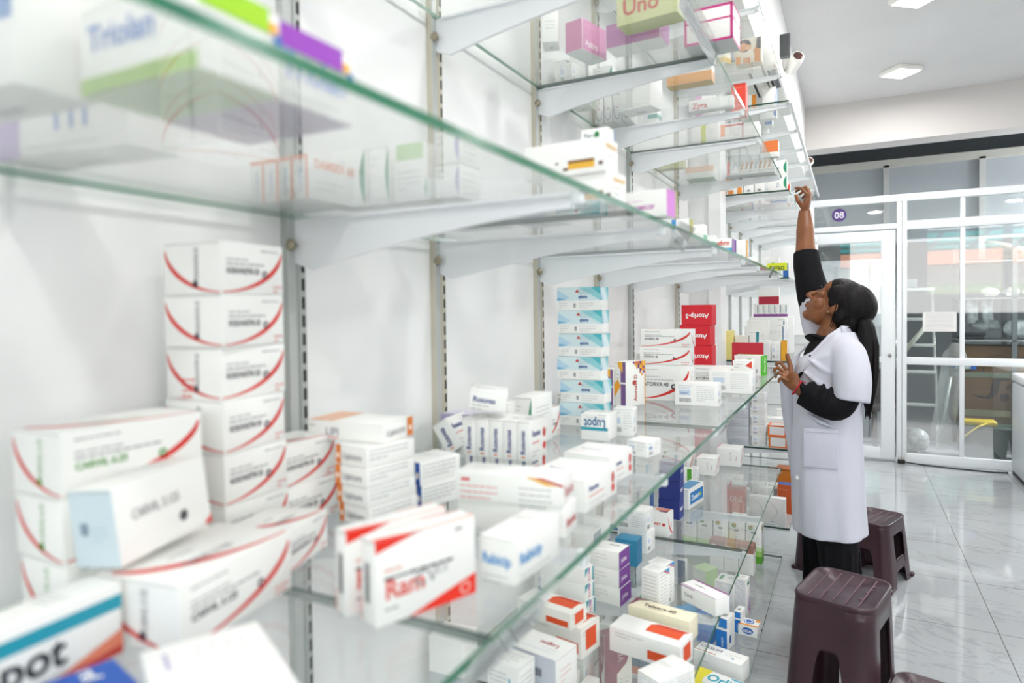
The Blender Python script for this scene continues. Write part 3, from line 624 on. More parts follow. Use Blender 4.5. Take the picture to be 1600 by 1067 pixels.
def d_vitra(mb, a, b, h, F, p):
    for nm in 'FR':
        f = F[nm]; f.rect(0, 0, 1, 1, T_('#8d4258')); f.poly([(.45, 0), (1, 0), (1, .7), (.8, .45), (.45, .3)], T_('#eee9dc'), 2); f.text('VITRA', .7, .5, f.W * .22, T_('#e7cfd6'), 3, False, PI / 2, h * .4); f.lines(.55, .2, .9, 3, .01, GR, .001, 3, 3)
    F['T'].rect(0, 0, 1, 1, T_('#9a5266'))
def d_telx(mb, a, b, h, F, p):
    t = F['T']; t.poly([(0, 0), (0, 1), (.22, 1), (.08, .8)], T_('#7c3352')); t.text('Telxart-40', .2, .35, .012, T_('#4c3a34'), 2, True, 0, a * .6); t.lines(.3, .2, .9, 1, .01, T_('#b9a98c'), .001); F['F'].lines(.1, .5, .8, 1, .01, T_('#b9a98c'), .001)
def d_tallinfo(mb, a, b, h, F, p):
    for nm in 'FR':
        f = F[nm]; f.lines(.12, .88, .85, 9, .008, GR, .0009, 3); f.barcode(.2, .06, .6, .14, DK)
    F['T'].lines(.2, .7, .8, 4, .007, GR, .001); F['R'].poly([(.5, 1), (1, .9), (1, 1)], T_('#3aa0d8'), 2); F['R'].poly([(.4, .98), (1, .86), (1, .89), (.45, 1)], T_('#c23a6a'), 3)
def d_purpridge(mb, a, b, h, F, p):
    t = F['T']; t.rect(0, .88, 1, 1, T_('#8e3f86')); t.rect(0, 0, 1, .05, T_('#a45a9c')); t.text('Cardiplus', .2, .45, .006, T_('#777b80'), maxw=a * .5); F['F'].text('Cardi', .1, .4, .008, T_('#4a4d52')); F['F'].rect(0, .9, .4, .95, T_('#a45a9c'))
def d_zosert(mb, a, b, h, F, p):
    r = F['R']; r.rect(.1, .2, .95, .8, T_('#1f7fc4')); r.text('Zosert', .18, .38, h * .26, T_('#ffffff'), 2, True, 0, b * .6); disc(r, .75, .5, h * .1, T_('#b8cf3a'), 3); F['T'].rect(.1, .1, .9, .9, T_('#5f9fd0'))
def d_art(mb, a, b, h, F, p):
    F['F'].text('ART', .2, .45, .008, RED, 1, True); disc(F['F'], .75, .5, .005, RED); r = F['R']; swoosh(r, RED, .1, True); r.text('ART', .6, .3, .007, REDP, 1, True, PI / 2); F['T'].rect(.1, .4, .9, .9, T_('#d98a7a')); F['T'].rect(.4, .15, .9, .4, T_('#7b4a6c'), 2)
def d_box7(mb, a, b, h, F, p):
    f = F['F']; f.lines(.55, .8, .65, 8, .005, GR, .0008); f.text('Mety', .85, .35, .006, T_('#b06aa8'), 1, False, PI / 2); r = F['R']; r.poly([(0, .1), (0, .2), (1, .9), (1, .8)], T_('#dd8a86')); F['T'].lines(.1, .5, .5, 1, .01, REDP, .0015); F['T'].rect(0, 0, .05, 1, T_('#e2a3ae'))
def d_orlifit(mb, a, b, h, F, p):
    t = F['T']; t.text('Orlifit', .24, .50, .034, T_('#18a8bf'), 2, True, 0, a * .62); t.text('Orlifit', .24, .08, .02, T_('#8fd3de'), 2, False, 0, a * .4); t.poly([(0, 0), (.3, 0), (.2, .5), (.25, 1), (0, 1)], T_('#e9dc3a')); t.rect(.6, .9, .98, .97, T_('#2aa9c9')); f = F['F']; f.rect(0, 0, .3, 1, T_('#e9dc3a')); f.text('Orlifit', .35, .2, .03, T_('#18a8bf'), 2, True, 0, a * .5); f.rect(0, 0, .25, .4, T_('#4f8fb0'), 3)
def d_orslim(mb, a, b, h, F, p):
    t = F['T']; t.text('ORSLIM', .05, .5, .014, T_('#4b3f7a'), 2, False, 0, a * .45); t.lines(.6, .6, .9, 2, .01, GR, .001); t.rect(0, .12, .45, .17, T_('#c23a36')); F['F'].lines(.1, .5, .6, 1, .01, GR, .001); disc(t, .78, .3, .004, T_('#5f9fd0'))
def d_ascal(mb, a, b, h, F, p):
    t = F['T']; t.rect(0, 0, 1, .2, T_('#f09a2c')); t.rect(.75, .7, 1, 1, T_('#f09a2c')); disc(t, .45, .58, .017, T_('#2f66b8'), 2, 18); disc(t, .45, .58, .0135, T_('#dfe9f5'), 3, 18); disc(t, .45, .58, .009, T_('#3a6fc0'), 4, 18)
    f = F['F']; disc(f, .5, .5, .018, T_('#1f5fb0'), 1, 18, .011); f.text('ASCAL', .5, .36, .009, T_('#ffffff'), 3, True, align='c', maxw=.03); F['R'].lines(.2, .5, .8, 1, .01, GR, .001)
def d_bluev(mb, a, b, h, F, p):
    f = F['F']; f.rect(0, .0, 1, .62, T_('#1f78cc')); f.rect(.2, .7, 1, 1, T_('#2f86d6')); f.text('cospin', .65, .1, a * .25, T_('#e9f3fb'), 3, False, PI / 2, h * .4); r = F['R']; r.lines(.2, .8, .8, 5, .01, GR, .001); disc(r, .4, .3, .008, T_('#2b63b0'), 2, 14, .014); F['T'].barcode(.3, .3, .7, .6, DK)
def d_beclad(mb, a, b, h, F, p):
    F['F'].lines(.08, .93, .92, int(h / .006) - 2, .0055, T_('#8f9dc0'), .0011, 3); r = F['R']; r.rect(.3, .8, .8, .9, T_('#2f8f6a')); r.poly([(.5, .1), (1, .0), (1, .5), (.7, .35)], T_('#b59ad0')); r.poly([(.75, .0), (1, .0), (1, .2)], T_('#d0609a'), 2)
    t = F['T']; t.rect(.12, .3, .3, .8, T_('#2f8f4a')); t.rect(.5, .5, .8, .7, T_('#d3d6d6')); t.lines(.4, .3, .9, 1, .01, REDP, .001)
def d_browntop(mb, a, b, h, F, p):
    for nm in 'FR': F[nm].rect(0, .72, 1, 1, T_('#a8786c')); F[nm].rect(.15, .78, .5, .86, T_('#efe9e4'), 2); F[nm].lines(.1, .6, .85, 3, .01, T_('#9d9cb8'), .0012)
    F['T'].rect(0, 0, 1, 1, T_('#a06a5c'))
def d_slate(mb, a, b, h, F, p):
    for nm in 'FR': F[nm].rect(0, .2, 1, 1, T_('#6d8496')); F[nm].rect(0, .02, 1, .2, T_('#cf7a5c')); F[nm].lines(.1, .85, .7, 2, .012, T_('#c9d3da'), .0015, 2, 2)
    F['T'].rect(0, 0, 1, 1, T_('#8599a8'))
def d_photo(mb, a, b, h, F, p):
    f = F['F']; disc(f, .35, .7, .026, T_('#3a2a26'), 1, 14); disc(f, .3, .66, .017, T_('#d98a4a'), 2, 12); disc(f, .5, .62, .012, T_('#e8a05c'), 3, 12); f.poly([(.72, .0), (.95, .0), (.95, .95), (.85, .9), (.78, .6), (.68, .45), (.74, .3)], T_('#e8963f')); f.poly([(.8, .55), (.97, .5), (.97, .98), (.82, .95)], T_('#2f2422'), 2); f.rect(.02, 0, .2, .3, T_('#e8963f')); f.rect(.3, 0, .55, .22, T_('#d98a4a'))
def d_photo2(mb, a, b, h, F, p):
    f = F['F']; disc(f, .4, .5, .012, T_('#c23a8a')); disc(f, .6, .3, .009, T_('#7d4aa0')); disc(f, .6, .65, .008, T_('#5aa83a')); f.lines(.2, .8, .8, 1, .01, GR, .001)
def d_greyleaf(mb, a, b, h, F, p):
    f = F['F']; f.rect(0, 0, 1, 1, T_('#8f95a3')); c = T_('#e3c23a'); f.poly([(.2, .8), (.5, .95), (.6, .85), (.3, .7)], c, 2); f.poly([(.6, .6), (.85, .75), (.8, .62)], c, 2); f.poly([(.2, .1), (.8, .6), (.85, .5), (.3, .05)], T_('#a9aebb'), 2)
def d_purprow(mb, a, b, h, F, p):
    for nm in 'FR': F[nm].rect(0, 0, 1, .22, T_('#8a4a92')); F[nm].rect(.72, .3, .9, .95, T_('#5f7f9a')); F[nm].lines(.15, .8, .6, 4, .01, GR, .001)
def d_orframe(mb, a, b, h, F, p):
    for nm in 'FR': F[nm].rect(0, 0, 1, 1, T_('#ee7a2c')); F[nm].rect(.1, .12, .9, .9, T_('#f6f4f1'), 2)
    F['T'].rect(0, 0, 1, 1, T_('#e2815c')); F['T'].rect(.15, .15, .85, .85, T_('#c9c5c2'), 2)
def d_one(mb, a, b, h, F, p):
    F['F'].rect(0, 0, 1, 1, T_('#e27058')); F['F'].rect(0, 0, .7, .2, T_('#e3e6e2'), 2); F['F'].text('R  ONE', .08, .62, .028, T_('#f6efe9'), 3, False, 0, a * .85); F['T'].rect(0, 0, 1, 1, T_('#c4705f')); F['R'].rect(0, 0, 1, 1, T_('#d9654f'))
def d_curve(mb, a, b, h, F, p):
    f = F['F']; n = 10
    for s in (0, 1):
        for k in range(n):
            t0, t1 = k / n, (k + 1) / n; g = lambda t: (.15 + s * .4 + .22 * math.sin(t * 3), .85 - .7 * t)
            x0, y0 = g(t0); x1, y1 = g(t1); f.poly([(x0, y0), (x1, y1), (x1 + .012, y1), (x0 + .012, y0)], T_('#8a8784' if s == 0 else '#c9b3b0'))
    f.lines(.6, .08, .9, 1, .01, T_('#5a7ab0'), .003)
DES = {k[2:]: v for k, v in list(globals().items()) if k.startswith('d_')}
# ---------------------------------------------------------------- cartons, measured positions in metres: x, y, z, turn, width, length, height
carton('white carton lettered Lupot with a teal band, at the left edge', 'band', 0.1816, 0.2408, 1.1824, 4.0, 0.0350, 0.1500, 0.0560, t='Lupot', tc='#2b2f36', c='#1f9ab0', band=(0.64, 0.84), on='R', ts=0.4, tv=0.24, tu=0.2, halft=1)
carton('white carton with red swoosh lettered Carvil 3.125, lying nearest of its kind', 'swoosh', 0.1920, 0.3912, 1.1824, 8.5, 0.0866, 0.1350, 0.0559, t='CARVIL 3.125')
carton('white carton with red swoosh lettered Carvil 6.25, bottom of the leftmost pile', 'swoosh', 0.0846, 0.3852, 1.1824, -1.8, 0.0750, 0.1350, 0.0555, t='CARVIL 6.25', tc='#4f9a2e')
carton('white carton with red swoosh lettered Carvil 6.25, middle of the leftmost pile', 'swoosh', 0.0825, 0.3835, 1.2385, -1.2, 0.0750, 0.1350, 0.0555, t='CARVIL 6.25', tc='#4f9a2e')
carton('white carton with red swoosh lettered Carvil 6.25, top of the leftmost pile', 'swoosh', 0.0811, 0.3830, 1.2946, 0.0, 0.0750, 0.1350, 0.0555, t='CARVIL 6.25', tc='#4f9a2e')
carton('white carton with a pale blue end lettered Carvil propped against the leftmost pile', 'lean', 0.1491, 0.3717, 1.2452, 12.0, 0.0450, 0.1050, 0.0640, tilt=(3, -5))
carton('white carton with red swoosh, bottom of the tall pile of six', 'swoosh', 0.0616, 0.5319, 1.1824, 2.7, 0.0850, 0.0940, 0.0570, t='ROSUVASTIN 20')
carton('white carton with red swoosh, second from bottom of the tall pile of six', 'swoosh', 0.0621, 0.5301, 1.2400, 3.3, 0.0850, 0.0940, 0.0570, t='ROSUVASTIN 20')
carton('white carton with red swoosh, third from bottom of the tall pile of six', 'swoosh', 0.0636, 0.5271, 1.2976, 5.3, 0.0850, 0.0940, 0.0570, t='ROSUVASTIN 20')
carton('white carton with red swoosh, third from top of the tall pile of six', 'swoosh', 0.0612, 0.5309, 1.3552, 2.1, 0.0850, 0.0940, 0.0570, t='ROSUVASTIN 20', stamp=1)
carton('white carton with red swoosh, second from top of the tall pile of six', 'swoosh', 0.0640, 0.5281, 1.4128, 5.8, 0.0850, 0.0940, 0.0570, t='ROSUVASTIN 20')
carton('white carton with red swoosh, top of the tall pile of six', 'swoosh', 0.0631, 0.5294, 1.4704, 4.5, 0.0850, 0.0940, 0.0570, t='ROSUVASTIN 20')
carton('white carton with red swoosh, lower of the pair beside the tall pile', 'swoosh', 0.0661, 0.6233, 1.1824, 1.2, 0.0650, 0.1000, 0.0520, t='ROSUVASTIN 20')
carton('white carton with red swoosh, upper of the pair beside the tall pile', 'swoosh', 0.0632, 0.6211, 1.2350, 3.0, 0.0650, 0.1000, 0.0520, t='ROSUVASTIN 20')
carton('white carton with red swoosh lying behind the nearest Carvil carton', 'swoosh', 0.1531, 0.5173, 1.1824, 14.8, 0.0700, 0.0831, 0.0428, t='ROSUVASTIN 10')
carton('white carton with orange tab, bottom of its pile', 'tag', 0.1614, 0.6784, 1.1824, -12.1, 0.0600, 0.0800, 0.0242, c='#e07a1c', side=0)
carton('white carton with orange tab, second from bottom of its pile', 'tag', 0.1595, 0.6770, 1.2072, -11.5, 0.0600, 0.0800, 0.0242, c='#e07a1c', side=0)
carton('white carton with orange tab, second from top of its pile', 'tag', 0.1591, 0.6748, 1.2320, -9.5, 0.0600, 0.0800, 0.0242, c='#e07a1c', side=0)
carton('white carton with orange tab, top of its pile', 'tag', 0.1586, 0.6767, 1.2568, -10.3, 0.0600, 0.0800, 0.0242, c='#e07a1c', side=0)
carton('white carton with orange tab and handwriting, on top of the orange-tabbed pile', 'tag', 0.1199, 0.6934, 1.2816, 4.0, 0.1200, 0.0700, 0.0250, c='#e07a1c', side=1, hand=1, otop=1)
carton('white carton with blue tab, lower of the pair behind the orange-tabbed pile', 'tag', 0.1815, 0.7684, 1.1824, -15.8, 0.0500, 0.0750, 0.0310, c='#2c58ad', side=1)
carton('white carton with blue tab, upper of the pair behind the orange-tabbed pile', 'tag', 0.1788, 0.7669, 1.2140, -14.0, 0.0500, 0.0750, 0.0310, c='#2c58ad', side=1)
carton('upright white carton with red corners lettered Ramcv, front one of two', 'ramcv', 0.3616, 0.4871, 1.1824, -21.2, 0.0240, 0.1067, 0.0733)
carton('upright white carton with red corners, half hidden behind its twin', 'ramcv', 0.3272, 0.4922, 1.1824, -21.0, 0.0200, 0.1070, 0.0750)
carton('white carton with blurred blue lettering on its end, beside the Ramcv pair', 'band', 0.4030, 0.6077, 1.1824, -3.6, 0.0415, 0.0936, 0.0442, t='Rabicip', tc='#4f9ad6', c='#ffffff', band=(0, 0), ts=0.25, tv=0.4)
carton('long white carton, lower of two crosswise before the Rosuvas row', 'band', 0.3420, 0.7207, 1.1824, 6.2, 0.1370, 0.0500, 0.0345, t='Rosuvas', tc='#c0393b', c='#ffffff', band=(0, 0), on='R', ts=0.3, tv=0.3)
carton('long white carton, upper of two crosswise before the Rosuvas row', 'flash', 0.3400, 0.7174, 1.2175, 8.0, 0.1370, 0.0500, 0.0345, t='Rosuvas', tc='#c0393b', c='#ffffff', band=(0, 0), on='R', ts=0.3, tv=0.3)
carton('slim white carton lettered Rosuvas in the lower row, first from the left', 'rosu', 0.1441, 0.9717, 1.1824, 0.0, 0.0235, 0.0600, 0.0300)
carton('slim white carton lettered Rosuvas in the lower row, second from the left', 'rosu', 0.1686, 0.9717, 1.1824, 0.0, 0.0235, 0.0600, 0.0300)
carton('slim white carton lettered Rosuvas in the lower row, third from the left', 'rosu', 0.1931, 0.9717, 1.1824, 0.0, 0.0235, 0.0600, 0.0300)
carton('slim white carton lettered Rosuvas in the lower row, fourth from the left', 'rosu', 0.2176, 0.9717, 1.1824, 0.0, 0.0235, 0.0600, 0.0300)
carton('slim white carton lettered Rosuvas in the lower row, fifth from the left', 'rosu', 0.2421, 0.9717, 1.1824, 0.0, 0.0235, 0.0600, 0.0300)
carton('slim upright white carton lettered Rosuvas, first of the row of five', 'rosu', 0.1573, 0.9449, 1.2130, 0.0, 0.0235, 0.0600, 0.0620)
carton('slim upright white carton lettered Rosuvas, second of the row of five', 'rosu', 0.1818, 0.9449, 1.2130, 0.0, 0.0235, 0.0600, 0.0620)
carton('slim upright white carton lettered Rosuvas, third of the row of five', 'rosu', 0.2063, 0.9449, 1.2130, 0.0, 0.0235, 0.0600, 0.0620)
carton('slim upright white carton lettered Rosuvas, fourth of the row of five', 'rosu', 0.2308, 0.9449, 1.2130, 0.0, 0.0235, 0.0600, 0.0620)
carton('slim upright white carton lettered Rosuvas, fifth of the row of five', 'rosu', 0.2553, 0.9449, 1.2130, 0.0, 0.0235, 0.0600, 0.0620)
carton('white Rosuvas carton tipped over on top of the upright row', 'rosu', 0.1730, 0.9476, 1.2896, 28.0, 0.0600, 0.0900, 0.0300, tilt=(0, 9))
carton('white Rosuvas carton leaning at the left end of the upright row', 'rosu', 0.1008, 0.9884, 1.2104, 8.0, 0.0300, 0.0800, 0.0550, tilt=(0, -32))
carton('white carton with two red hearts, right of the Rosuvas row', 'rosu', 0.3590, 0.8581, 1.1824, -2.9, 0.0900, 0.1119, 0.0428)
carton('white carton lettered Rosuvas behind the one with two red hearts', 'rosu', 0.3518, 0.9882, 1.1824, -4.0, 0.0800, 0.0900, 0.0435)
carton('small white carton with blue print on the far side of the Rosuvas cartons', 'info', 0.3729, 1.1731, 1.1824, -13.1, 0.0417, 0.0500, 0.0280, t='ins')
carton('upright white carton with lilac top, first of four against the wall', 'lilac', 0.0508, 1.0376, 1.1824, 0.0, 0.0240, 0.0500, 0.0780)
carton('upright white carton with lilac top, second of four against the wall', 'lilac', 0.0768, 1.0376, 1.1824, 0.0, 0.0240, 0.0500, 0.0780)
carton('upright white carton with lilac top, third of four against the wall', 'lilac', 0.1028, 1.0376, 1.1824, 0.0, 0.0240, 0.0500, 0.0780)
carton('upright white carton with lilac top, fourth of four against the wall', 'lilac', 0.1288, 1.0376, 1.1824, 0.0, 0.0240, 0.0500, 0.0780)
carton('small white carton with a blue number, between the lilac cartons and the green arc', 'band', 0.1173, 1.1248, 1.1824, 4.0, 0.0260, 0.0500, 0.0900, t='72', tc='#3f7fc2', c='#ffffff', band=(0, 0))
carton('white carton with a green half moon, behind the Rosuvas row', 'arc', 0.1421, 1.1891, 1.1824, 0.0, 0.0400, 0.1000, 0.0970, t='Telma')
carton('white carton with red swoosh right of the green half moon', 'swoosh', 0.1250, 1.2575, 1.1824, 0.0, 0.0600, 0.0750, 0.0600, t='ATORVA 10')
carton('white carton lettered Lupot upside down with a teal band, before the teal pile', 'band', 0.2470, 1.2853, 1.1824, 0.0, 0.0576, 0.0600, 0.0528, t='Lupot', flip=2, tc='#3a6fa0', c='#2aa3b5', band=(0.5, 0.62), ts=0.35, on='F')
carton('pale teal carton lettered epharma, bottom of the pile of six', 'teal', 0.1638, 1.4220, 1.1824, 2.0, 0.1050, 0.0500, 0.0520)
carton('pale teal carton lettered epharma, second from bottom of the pile of six', 'teal', 0.1646, 1.4257, 1.2350, -2.0, 0.1050, 0.0500, 0.0520)
carton('pale teal carton lettered epharma, third from bottom of the pile of six', 'teal', 0.1582, 1.4230, 1.2876, 1.0, 0.1050, 0.0500, 0.0520)
carton('pale teal carton lettered epharma, third from top of the pile of six', 'teal', 0.1621, 1.4248, 1.3402, -1.0, 0.1050, 0.0500, 0.0520)
carton('pale teal carton lettered epharma, second from top of the pile of six', 'teal', 0.1618, 1.4220, 1.3928, 2.0, 0.1050, 0.0500, 0.0520)
carton('pale teal carton lettered epharma, top of the pile of six', 'teal', 0.1596, 1.4239, 1.4454, 0.0, 0.1050, 0.0500, 0.0520)
carton('upright white carton with bright blue stripes, left of the teal pile', 'stripes2', 0.0500, 1.7628, 1.1824, 0.0, 0.0660, 0.0300, 0.1029)
carton('white carton with a red swoosh showing behind the blue-striped carton', 'swoosh', 0.0370, 1.6136, 1.1824, 0.0, 0.0400, 0.0300, 0.0450, t='Z')
carton('upright carton with purple and orange mosaic lettered Atorsave D', 'mosaic', 0.1681, 1.7578, 1.1824, -25.1, 0.0402, 0.0791, 0.1210)
carton('upright white carton with orange ribbon left of the mosaic carton', 'mosaic', 0.1170, 1.7463, 1.1824, -4.0, 0.0300, 0.0450, 0.1000)
carton('white carton with two dark symbols behind the mosaic carton', 'info', 0.0720, 2.3552, 1.1824, 0.0, 0.1101, 0.0500, 0.1000, t='')
carton('tall white carton with red swoosh supporting the Atorva 40 pair', 'swoosh', 0.2340, 1.8986, 1.1824, 0.0, 0.1460, 0.0500, 0.1020, t='ATORVA 40')
carton('white carton with red swoosh lettered Atorva 40, lower of the pair', 'swoosh', 0.2352, 1.8981, 1.2850, 1.0, 0.1460, 0.0500, 0.0505, t='ATORVA 40')
carton('white carton with red swoosh lettered Atorva 40, upper of the pair', 'swoosh', 0.2377, 1.9015, 1.3361, -1.0, 0.1460, 0.0500, 0.0505, t='ATORVA 40')
carton('white carton with red swoosh on end before the Atorva pair', 'swoosh', 0.1899, 2.1082, 1.1824, 0.0, 0.0458, 0.0500, 0.0771, t='Z')
carton('white carton with red swoosh on end, next to the right', 'swoosh', 0.2180, 2.2261, 1.1824, 0.0, 0.0394, 0.0500, 0.0679, t='Z')
carton('long white carton with a broad red swoosh along its side', 'swoosh', 0.3098, 2.2187, 1.1824, 0.0, 0.1285, 0.0400, 0.0741, t='ATORVA')
carton('white carton showing its printed back, farther one of two', 'info', 0.3793, 2.1422, 1.1824, 0.0, 0.1290, 0.0700, 0.0701)
carton('white carton with an orange-red corner on top of the printed-back carton', 'corner', 0.4138, 2.1402, 1.2531, 0.0, 0.0560, 0.0600, 0.0300)
carton('white carton showing its printed back, nearer one of two', 'info', 0.3371, 1.8304, 1.1824, 0.0, 0.1144, 0.0500, 0.0616, t='logen')
carton('white carton on end with faint print, right of the teal pile', 'info', 0.2829, 1.3479, 1.1824, 7.6, 0.0422, 0.0487, 0.0561, t='')
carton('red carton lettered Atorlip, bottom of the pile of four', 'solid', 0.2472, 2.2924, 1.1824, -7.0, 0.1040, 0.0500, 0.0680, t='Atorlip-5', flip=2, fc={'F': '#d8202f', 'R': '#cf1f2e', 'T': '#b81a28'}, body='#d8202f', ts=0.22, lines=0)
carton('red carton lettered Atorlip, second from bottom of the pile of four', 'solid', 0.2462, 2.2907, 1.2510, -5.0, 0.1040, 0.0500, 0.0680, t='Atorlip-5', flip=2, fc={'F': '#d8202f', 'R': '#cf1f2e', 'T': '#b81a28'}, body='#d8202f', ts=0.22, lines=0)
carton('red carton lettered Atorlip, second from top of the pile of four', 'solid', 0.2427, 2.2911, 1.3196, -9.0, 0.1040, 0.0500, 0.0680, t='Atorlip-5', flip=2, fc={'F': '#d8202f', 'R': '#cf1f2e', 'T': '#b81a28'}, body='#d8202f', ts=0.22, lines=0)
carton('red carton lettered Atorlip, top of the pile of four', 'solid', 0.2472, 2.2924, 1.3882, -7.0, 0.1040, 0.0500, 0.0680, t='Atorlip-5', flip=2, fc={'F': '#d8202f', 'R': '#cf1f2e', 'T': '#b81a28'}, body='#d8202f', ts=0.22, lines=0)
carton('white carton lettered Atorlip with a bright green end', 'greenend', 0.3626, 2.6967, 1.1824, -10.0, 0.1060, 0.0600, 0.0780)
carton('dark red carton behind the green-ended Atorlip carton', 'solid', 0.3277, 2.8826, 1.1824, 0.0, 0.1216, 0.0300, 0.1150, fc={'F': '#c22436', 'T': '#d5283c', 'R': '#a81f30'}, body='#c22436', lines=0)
carton('white carton with green edge standing right of the red pile', 'arc', 0.2208, 2.6717, 1.1824, 0.0, 0.0316, 0.0500, 0.1200, c='#3f9b3a')
carton('small patterned white carton leaning by the red pile', 'info', 0.1959, 2.6117, 1.1824, 0.0, 0.0359, 0.0500, 0.1100)
carton('bright blue carton lying flat at the bottom edge of the photo', 'solid', 0.2432, 0.2629, 1.1824, -14.0, 0.0500, 0.0450, 0.0140, fc={'T': '#2459b8', 'R': '#2459b8', 'F': '#2459b8'}, body='#2459b8', t='ref', on='T', lines=0)
carton('large white blurred carton lying nearest to the camera, by the bottom edge', 'near', 0.3566, 0.2763, 1.1824, -28.0, 0.1200, 0.0750, 0.0420)
# ---------------------------------------------------------------- cartons, measured positions in metres: x, y, z, turn, width, length, height
carton('white carton with green top and green foot lettered Triolan, high at the left', 'band', 0.3297, 0.2807, 1.5874, 0.0, 0.1100, 0.0600, 0.0520, t='Triolan', tc='#6d8fcf', c='#9cc455', band=(0, 0.2), on='F', top='#dfe8d0', bot='#cfe0c2', Rband='#a6dc14', ts=0.3, tv=0.5)
carton('white carton with a purple strip on top, right of the green-topped one', 'band', 0.3236, 0.3490, 1.5874, 0.0, 0.1100, 0.0750, 0.0520, t='Triolan', tc='#8fa3dc', c='#ffffff', band=(0, 0), on='R', bot='#d6cade', Rband='#9c3fc0', ts=0.35, tv=0.35)
carton('white carton lettered Tri with a lilac side, blurred at the far upper left', 'band', 0.1078, 0.3515, 1.5874, 6.0, 0.1600, 0.0500, 0.0600, t='Tri', tc='#7d9bd0', c='#b7a0d0', band=(0, 0.18), vert=1, on='F', ts=0.5, tu=0.4, tv=0.35)
carton('white carton with blue and yellow edges, in the upper left corner', 'band', 0.2084, 0.2358, 1.5874, 4.0, 0.1200, 0.0500, 0.0700, c='#5f8fc8', band=(0.55, 0.9), on='F', t='')
carton('upright white carton with orange edges, first of four against the wall', 'oredge', 0.0397, 0.6450, 1.5874, 0.0, 0.0235, 0.0900, 0.0540)
carton('upright white carton with orange edges, second of four against the wall', 'oredge', 0.0643, 0.6450, 1.5874, 0.0, 0.0235, 0.0900, 0.0540)
carton('upright white carton with orange edges, third of four against the wall', 'oredge', 0.0888, 0.6450, 1.5874, 0.0, 0.0235, 0.0900, 0.0540)
carton('upright white carton with orange edges, fourth of four against the wall', 'oredge', 0.1133, 0.6450, 1.5874, 0.0, 0.0235, 0.0900, 0.0540)
carton('upright carton with a green half moon behind the eye-level glass, left of the pair', 'arc', 0.1167, 0.7074, 1.5874, 0.0, 0.0550, 0.0500, 0.0750)
carton('upright carton with a green half moon behind the eye-level glass, right of the pair', 'arc', 0.1639, 0.7110, 1.5874, 0.0, 0.0320, 0.0500, 0.0750)
carton('upright white carton with pale green top corner, behind the eye-level glass', 'greentop', 0.2157, 0.7078, 1.5874, 0.0, 0.0500, 0.0500, 0.0720)
carton('upright white carton with a lilac half moon, lower of two at eye level', 'arc', 0.2669, 0.7130, 1.5874, 0.0, 0.0360, 0.0500, 0.0410, c='#a9a0cc')
carton('upright white carton with a lilac half moon, upper of two at eye level', 'arc', 0.2677, 0.7136, 1.6290, -2.0, 0.0360, 0.0500, 0.0410, c='#a9a0cc')
carton('low white carton with pale teal lettering at eye level, by the wall', 'band', 0.1480, 0.9764, 1.5874, 4.0, 0.1000, 0.0600, 0.0300, t='Ativas', tc='#8fc4c4', c='#ffffff', band=(0, 0), on='F', ts=0.5)
carton('low white carton with pale blue lettering at eye level, beside the teal-lettered one', 'band', 0.2616, 0.9921, 1.5874, -3.0, 0.0800, 0.0600, 0.0300, t='Telsar', tc='#9db6d6', c='#ffffff', band=(0, 0), on='F', ts=0.5)
carton('white carton with a yellow and brown label, lower one at eye level', 'gold', 0.3826, 0.8530, 1.5874, -6.0, 0.1050, 0.0450, 0.0400)
carton('white carton with a yellow and brown label, upper one at eye level', 'gold', 0.3660, 0.8476, 1.6280, -4.0, 0.1200, 0.0450, 0.0450)
carton('white carton with a green leaf mark, behind the yellow-labelled cartons', 'leafdot', 0.3717, 0.9428, 1.5874, -2.0, 0.0420, 0.0280, 0.1280)
carton('white carton lettered in pink with a magenta end, on the eye-level shelf', 'pinkend', 0.4291, 1.0123, 1.5874, -8.0, 0.0750, 0.0400, 0.0400)
carton('small white carton with blue stripe and olive end, right of the magenta-ended one', 'band', 0.4157, 1.3012, 1.5874, 0.0, 0.0340, 0.0300, 0.0320, c='#3f8fd0', band=(0, 0.25), vert=1, on='F', t='', Rc='#a9a82c')
carton('small white carton with a red cross beside the olive-ended one', 'cross', 0.4161, 1.4310, 1.5874, 0.0, 0.0380, 0.0400, 0.0350)
carton('small white carton with green and red bands before the Metform carton', 'band', 0.4184, 1.5601, 1.5874, 0.0, 0.0300, 0.0300, 0.0250, c='#58b489', band=(0.1, 0.4), t='')
carton('white carton with red lettering and a blue strip on the eye-level shelf', 'band', 0.4115, 1.7964, 1.5874, 0.0, 0.0500, 0.0500, 0.0380, t='Metform', tc='#d8452c', c='#37a6d0', band=(0.15, 0.35), on='F', ts=0.32, tv=0.55, Rc='#7a4a9c')
carton('white carton with a purple stripe and orange edge on the eye-level shelf', 'band', 0.4263, 1.9713, 1.5874, 0.0, 0.0400, 0.0300, 0.0500, c='#7d4aa0', band=(0, 0.35), vert=1, on='F', Rc='#e9a63a', t='')
carton('small low white carton lettered Zicon near the end of the eye-level shelf', 'band', 0.4025, 2.4025, 1.5874, 0.0, 0.0400, 0.0400, 0.0300, t='Zicon', tc='#3c4a44', c='#ffffff', band=(0, 0))
carton('yellow-green carton lying upside down at the end of the eye-level shelf', 'solid', 0.4531, 2.7734, 1.5874, 0.0, 0.0700, 0.0400, 0.0280, fc={'F': '#d6df1c', 'R': '#c9d214', 'T': '#dbe32c'}, body='#d6df1c', t='Oflotop', tc='#3d5a1c', flip=2, ts=0.5, lines=0)
carton('tall pale grey carton with a barcode base on the overhead shelf', 'plain', 0.1432, 1.2973, 2.0054, 19.0, 0.0330, 0.0500, 0.0700)
